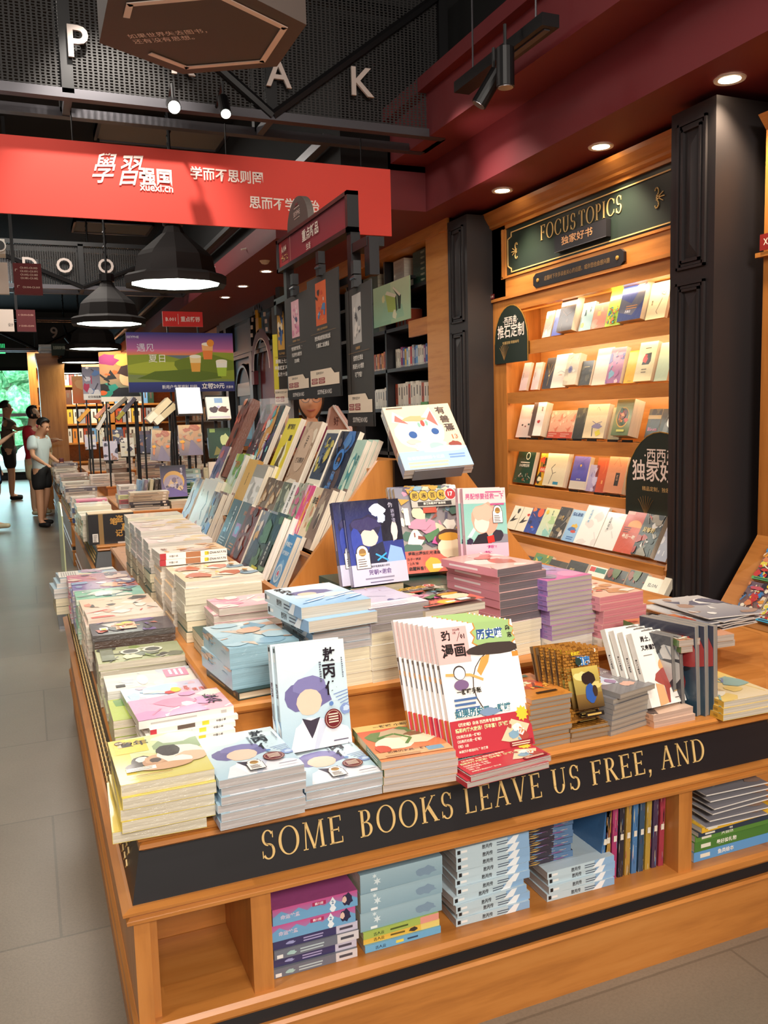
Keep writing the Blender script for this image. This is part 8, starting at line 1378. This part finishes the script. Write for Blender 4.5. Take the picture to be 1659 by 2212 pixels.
# ------------------------------------------------------------------ people
def skinmesh(name, parent, nodes, edges, mat, sub=2, root=0):
    me = bpy.data.meshes.new(name); me.from_pydata([n[0] for n in nodes], edges, []); me.materials.append(MAT[mat]); o = bpy.data.objects.new(name, me); COL.objects.link(o)
    if parent: o.parent = parent
    m = o.modifiers.new('skin', 'SKIN'); m.use_smooth_shade = True; m.branch_smoothing = .5
    for i, n in enumerate(nodes):
        r = n[1]; d = me.skin_vertices[0].data[i]; d.radius = r if isinstance(r, tuple) else (r, r); d.use_root = i == root
    s = o.modifiers.new('sub', 'SUBSURF'); s.levels = sub; s.render_levels = sub
    return o
def limb(p, *q): return p, q
def person(label, x, y, face, H, sh, J, cloth, hair, shoes, extra=None, skin='skin'):
    """J: joints in body space (x to the person's own left, y forward, z up) for a 1.7 m figure; face = heading of forward, degrees from +x"""
    k = H/1.7; t = thing('person', label, 'person', (x, y, 0), rz=rad(face-90)); t.scale = (k, k, k)
    D = dict(pel=(0, 0, .92), wai=(0, .0, 1.05), che=(0, 0, 1.25), nk=(0, .0, 1.43), jaw=(0, .03, 1.54), sku=(0, .02, 1.62), cr=(0, .01, 1.68), nose=(0, .125, 1.57),
             ls=(.17, 0, 1.37), rs=(-.17, 0, 1.37), le=(.22, 0, 1.10), re=(-.22, 0, 1.10), lw=(.23, .06, .86), rw=(-.23, .06, .86), lh=(.09, 0, .88), rh=(-.09, 0, .88), lk=(.10, .02, .48), rk=(-.10, .02, .48), la=(.10, 0, .08), ra=(-.10, 0, .08), lt=(.11, .14, .03), rt=(-.11, .14, .03)); D.update(J)
    V = {a: Vector(b_) for a, b_ in D.items()}
    N = [(V['pel'], (.07, .06)), (V['wai'], (.09, .075)), (V['che'], (.13, .10)), (V['nk'], .06), (V['jaw'], (.072, .082)), (V['sku'], (.09, .102)), (V['cr'], .06), (V['nose'], .014)]
    E = [(0, 1), (1, 2), (2, 3), (3, 4), (4, 5), (5, 6), (4, 7)]
    def add(i0, pts):
        last = i0
        for p, r in pts: N.append((p, r)); E.append((last, len(N)-1)); last = len(N)-1
        return last
    for s in 'lr':
        w = V[s+'w']; e = V[s+'e']; d = (w-e).normalized(); hd = V.get(s+'hd', d); hd = Vector(hd).normalized(); sx = d.orthogonal().normalized()
        hi = add(2, [(V[s+'s'], .058), (V[s+'s'].lerp(e, .5), .046), (e, .038), (e.lerp(w, .5), .034), (w, .024), (w+hd*.05, (.036, .02))])
        side = hd.cross(Vector((0, 0, 1))).normalized() if abs(hd.z) < .9 else Vector((1, 0, 0))
        for q in range(4):
            off = side*(.021-q*.014); l = (.062, .075, .07, .055)[q]; b0 = w+hd*.07+off
            add(hi, [(b0, .0085), (b0+hd*l*.5+Vector((0, 0, -.008)), .008), (b0+hd*l+Vector((0, 0, -.022)), .0065)])
        add(hi, [(w+hd*.035+side*.032, .010), (w+hd*.075+side*.045, .008)])
        add(0, [(V[s+'h'], .10), (V[s+'h'].lerp(V[s+'k'], .5), .085), (V[s+'k'], .062), (V[s+'k'].lerp(V[s+'a'], .35), .06), (V[s+'a'], .04), (V[s+'t'], (.035, .022))])
    skinmesh('body', t, N, E, skin, 2)
    # clothes
    ct, cb, ln = cloth; bt = V['pel']+Vector((0, 0, -.11))
    n = [(V['wai'], (.165, .13)), (bt, (.178, .145)), (V['che'], (.17, .138)), (V['nk']+Vector((0, 0, -.035)), .07)]; e = [(0, 1), (0, 2), (2, 3)]
    for s in 'lr':
        i = len(n); n += [(V[s+'s']+Vector((0, 0, .0)), .09), (V[s+'s'].lerp(V[s+'e'], .45), .085), (V[s+'s'].lerp(V[s+'e'], .72), .083)]; e += [(2, i), (i, i+1), (i+1, i+2)]
    skinmesh('shirt', t, n, e, ct)
    n = [(V['pel']+Vector((0, 0, .0)), (.19, .16)), (V['wai']+Vector((0, 0, -.02)), (.165, .14))]; e = [(0, 1)]
    for s in 'lr': i = len(n); n += [(V[s+'h'], .135), (V[s+'h'].lerp(V[s+'k'], .5*ln), .108), (V[s+'h'].lerp(V[s+'k'], ln), .105)]; e += [(0, i), (i, i+1), (i+1, i+2)]
    skinmesh('shorts', t, n, e, cb)
    # head details
    up = (V['cr']-V['jaw']).normalized(); fw = (V['nose']-V['jaw']); fw = (fw-up*fw.dot(up)).normalized(); sd = fw.cross(up)
    for q in (-1, 1):
        mb = MB(); ico(mb, V['sku']+fw*.083+sd*.032*q-up*.012, (.012, .008, .008), 'hair', 3, 2); mb.build('eye', t, True)
        mb = MB(); ico(mb, V['sku']+sd*.087*q-up*.035-fw*.01, (.012, .02, .03), skin, 3, 2); mb.build('ear', t, True)
    mb = MB(); c = V['jaw']+fw*.083-up*.0; mb.tube([c-sd*.025, c+fw*.006, c+sd*.025], [.004, .007, .004], 'lips' if 'lips' in MAT else plain('lips', 'A8544A', .5).name, n=6); mb.build('mouth', t)
    mb = MB(); b_ = bmesh.new(); bmesh.ops.create_uvsphere(b_, u_segments=20, v_segments=14, radius=1)
    C_ = V['sku']+up*.012-fw*.012; M3 = Matrix((sd, fw, up)).transposed(); low = {'short': -.15, 'bob': -1.3}[hair[0]]
    vs = []
    for v in b_.verts:
        p = v.co.copy(); p.z = max(p.z, -.35 if hair[0] == 'short' else -1); r = Vector((.096, .108, .098))
        if hair[0] == 'bob': r = Vector((.105, .112, .105 if p.z > 0 else .14))
        if p.y > .55 and p.z < .45: p.y = .1
        vs.append(C_+M3 @ Vector((p.x*r.x, p.y*r.y, p.z*r.z)))
    mb.raw(vs, [tuple(v.index for v in f.verts) for f in b_.faces], hair[1]); b_.free(); mb.build('hair', t, True)
    for s in 'lr':
        a, tt = V[s+'a'], V[s+'t']; dv = (tt-a); dv.z = 0; dv.normalize(); n = [(a-dv*.04+Vector((0, 0, -.035)), (.045, .04)), (a.lerp(tt, .5)+Vector((0, 0, -.01)), (.05, .042)), (tt+dv*.04+Vector((0, 0, .012)), (.05, .034))]; skinmesh('shoe', t, n, [(0, 1), (1, 2)], shoes)
    return t, V, k
plain('white_cloth', 'CFE0E0', .8); plain('red_cloth', 'B81E2A', .8); plain('black_cloth', '121214', .8); plain('brown_cloth', '6A5A4C', .8); plain('tan_cloth', 'C89A80', .8); plain('cream_cloth', 'D8C8A0', .8); plain('navy_cloth', '16182A', .8); plain('blue_bag', '5A88B8', .7); plain('cream_rubber', 'E0D8B4', .5); plain('hair_brown', '2A1E18', .6)
# boy: walks the aisle side of the far table, head bowed to his right, one hand on the books
t, V, k = person('boy in a pale T-shirt and black shorts bending over books on the far table', .17, 12.72, -35, 1.52, 1, dict(nk=(0, .03, 1.42), jaw=(.0, .075, 1.49), sku=(.0, .105, 1.565), cr=(0, .125, 1.63), nose=(0, .185, 1.475), lw=(.34, .30, .98), le=(.27, .06, 1.1), lhd=(.3, .9, -.2), re=(-.24, -.02, 1.10), rw=(-.14, .22, .98), rhd=(.5, .8, .1), la=(.14, .04, .08), lt=(.17, .17, .03), ra=(-.1, -.1, .1), rt=(-.12, .03, .04), rk=(-.1, 0, .5)), ('white_cloth', 'black_cloth', .85), ('short', 'hair'), 'black_cloth')
h_ = MB(); p = t.matrix_basis @ V['rw']; p = Matrix.LocRotScale(t.location, t.rotation_euler, t.scale) @ (V['rw']+Vector((.05, .085, .01))); h_.box(p.x-.03, p.x+.03, p.y-.02, p.y+.02, p.z-.04, p.z+.05, 'dark_red'); bevel(tag(h_.build('toy'), 'small dark red object held in the boy\'s right hand', 'toy'), .012)
t, V, k = person('woman in a red top with a black bob and cream shoulder bag', .10, 14.4, -25, 1.68, 1, dict(jaw=(0, .07, 1.53), nose=(0, .165, 1.55), sku=(0, .06, 1.61), lw=(.16, .34, 1.18), le=(.25, .1, 1.12), rw=(-.14, .32, 1.16), re=(-.25, .08, 1.12)), ('red_cloth', 'cream_cloth', .9), ('bob', 'hair'), 'cream_rubber', skin='skin_pale')
M0 = Matrix.LocRotScale(t.location, t.rotation_euler, t.scale); b = thing('shoulder_bag', 'cream cloth shoulder bag on the woman in red', 'bag', (0, 14.2, .8)); mb = MB(); mb.prism([M0 @ Vector(q) for q in ((-.32, -.02, .62), (-.28, .22, .6), (-.26, .2, .98), (-.30, -.02, 1.0))], M0.to_3x3() @ Vector((.09, -.02, 0)), 'cream_cloth'); bevel(child(b, mb, 'body'), .03, 3); mb = MB(); mb.tube([M0 @ Vector(q) for q in ((-.27, .18, .97), (-.2, .15, 1.3), (-.12, .06, 1.47), (-.14, -.1, 1.35), (-.27, -.02, .98))], .018, 'cream_cloth', n=6); child(b, mb, 'strap')
person('man in a brown T-shirt reaching sideways near the far window', -.30, 17.6, 0, 1.84, 1, dict(lw=(.45, .42, 1.28), le=(.33, .16, 1.22), lhd=(.3, 1, 0)), ('brown_cloth', 'black_cloth', .9), ('short', 'hair_brown'), 'black_cloth')
t, V, k = person('person in a tan top and dark shorts walking at the left edge', -.46, 12.75, -20, 1.62, 1, dict(le=(.24, .12, 1.14), lw=(.12, .34, 1.32), re=(-.22, -.1, 1.1), rw=(-.2, .02, .9), lk=(.1, -.08, .47), la=(.1, .06, .09), lt=(.1, .22, .05), rk=(-.1, .02, .5), ra=(-.1, -.25, .12), rt=(-.1, -.12, .03)), ('tan_cloth', 'navy_cloth', .75), ('short', 'hair'), 'cream_rubber', skin='skin_pale')
M0 = Matrix.LocRotScale(t.location, t.rotation_euler, t.scale); mb = MB(); mb.prism([M0 @ Vector(q) for q in ((.2, -.1, .72), (.24, .24, .7), (.2, .18, 1.16), (.17, -.02, 1.2))], M0.to_3x3() @ Vector((.07, 0, 0)), 'blue_bag'); bevel(tag(mb.build('tote_bag'), 'blue tote bag carried by the walking person in tan', 'bag'), .02)
# girl behind the black stand: face half hidden by the posters
hp = Vector((1.655, 5.16, 1.50)); t = thing('person', 'smiling girl with glasses in a plum top behind the black poster stand', 'person', (hp.x, hp.y, 0), rz=rad(-16))
mb = MB(); b_ = bmesh.new(); bmesh.ops.create_uvsphere(b_, u_segments=40, v_segments=32, radius=1); vs = []
for v in b_.verts:
    p = v.co.copy(); x, y, z = p.x*.073, p.y*.092, p.z*.112
    if z < 0: x *= 1-.30*(-z/.112)**1.8; y *= 1-.12*(-z/.112)
    if y < 0:
        f = math.exp(-((x/.013)**2+((z+.018)/.020)**2)); y -= .018*f                                   # nose
        f = math.exp(-((x/.026)**2+((z+.058)/.010)**2)); y -= .007*f                                   # lips
        f = math.exp(-((x/.020)**2+((z+.094)/.015)**2)); y -= .008*f                                   # chin
        f = math.exp(-((abs(x)-.043)/.018)**2-((z+.030)/.024)**2); y -= .007*f                         # cheeks
        f = math.exp(-((abs(x)-.030)/.014)**2-((z-.018)/.012)**2); y += .008*f                         # eye hollows
    vs.append((x, y, z+1.50))
mb.raw(vs, [tuple(v.index for v in f.verts) for f in b_.faces], 'skin'); b_.free()
prof = [(.042, 1.43), (.040, 1.385), (.05, 1.36), (.10, 1.345), (.155, 1.315), (.175, 1.24), (.15, 1.1), (.14, .92), (.16, .82), (.12, .74)]
n = 24; i0 = [(r*math.cos(2*PI*q/n)*1.0, r*math.sin(2*PI*q/n)*(.62 if z < 1.36 else 1)+.01, z) for r, z in prof for q in range(n)]
mb.raw(i0, [(a*n+q, a*n+(q+1) % n, (a+1)*n+(q+1) % n, (a+1)*n+q) for a in range(len(prof)-1) for q in range(n)], 'skin')
for s in (-.08, .08): mb.tube([(s, 0, .8), (s, -.01, .45), (s, 0, .06), (s, -.12, .03)], [.085, .055, .04, .035], 'skin', n=12)
for s in (-1, 1): mb.tube([(s*.15, .01, 1.29), (s*.19, .0, 1.05), (s*.12, -.16, .98), (s*.09, -.2, .98)], [.045, .036, .03, .022], 'skin', n=12)
mb.build('body', t, True)
mb = MB(); pr = [(.105, 1.347), (.165, 1.318), (.186, 1.24), (.162, 1.1), (.155, .9), (.17, .8)]; mb.raw([(r*math.cos(2*PI*q/n), r*math.sin(2*PI*q/n)*.66+.01, z) for r, z in pr for q in range(n)], [(a*n+q, a*n+(q+1) % n, (a+1)*n+(q+1) % n, (a+1)*n+q) for a in range(len(pr)-1) for q in range(n)], 'plum_cloth' if 'plum_cloth' in MAT else plain('plum_cloth', '7A2440', .8).name); mb.build('top', t, True)
mb = MB(); mb.tube([(-.08, 0, .84), (-.08, -.01, .5)], [.11, .09], 'navy_cloth', n=12); mb.tube([(.08, 0, .84), (.08, -.01, .5)], [.11, .09], 'navy_cloth', n=12); mb.build('shorts', t, True)
mb = MB(); pts = [(x, -.0835-.006*(1-(x/.03)**2)+ (.0 if True else 0), 1.441+.007*(x/.026)**2) for x in (-.026, -.013, 0, .013, .026)]; mb.tube(pts, [.0015, .0042, .005, .0042, .0015], 'lips', n=8); mb.build('mouth', t, True)
mb = MB()
for s in (-1, 1): mb.tube([(s*.034+.026*math.cos(2*PI*q/16), -.094, 1.515+.024*math.sin(2*PI*q/16)) for q in range(17)], .0018, 'steel', n=5)
mb.tube([(-.009, -.096, 1.52), (.009, -.096, 1.52)], .0018, 'steel', n=5); mb.build('glasses', t)
for s in (-1, 1): mb = MB(); ico(mb, (s*.031, -.077, 1.517), (.013, .007, .008), 'hair', 1, 2); mb.build('eye', t, True)
mb = MB(); b_ = bmesh.new(); bmesh.ops.create_uvsphere(b_, u_segments=28, v_segments=20, radius=1); vs = []
for v in b_.verts:
    p = v.co.copy(); f_ = p.y < -.30 and p.z < .45; y = p.y*.105+.015
    if f_: y = -.02
    vs.append((p.x*.088, y, p.z*.12+1.525 if p.z > -.5 else p.z*.19+1.56))
mb.raw(vs, [tuple(v.index for v in f.verts) for f in b_.faces], 'hair'); b_.free(); mb.build('hair', t, True)
# pink wooden-edged fan packs beside the girl
for i, (dx, lb) in enumerate(((0, 'pink fan-shaped card pack leaning behind the posters, front'), (-.012, 'pink fan-shaped card pack leaning behind the posters, rear'))):
    t = thing('card_pack', lb, 'card pack', (1.40, 4.0, 1.25)); P = [(0, 0), (.22, 0), (.215, .05), (.06, .19), (.03, .175), (.0, .1)]; o_ = Vector((1.31+.02*i, 3.84+.03*i, 1.26)); ux = Vector((.25, -.97, 0)); mb = MB(); mb.prism([o_+ux*a+Vector((0, 0, b_)) for a, b_ in P], (.012, .003, 0), 'print', hx('E8B8A8')); child(t, mb, 'card'); mb = MB(); mb.tube([o_+Vector((-.003, 0, 0))+ux*a+Vector((0, 0, b_)) for a, b_ in P[2:]], .006, 'letter_cream', n=6); letters(mb, '好', o_+Vector((-.003, -.001, .0))+ux*.06+Vector((0, 0, .10)), ux, (0, 0, 1), .04, 'dark_red'); child(t, mb, 'edge')
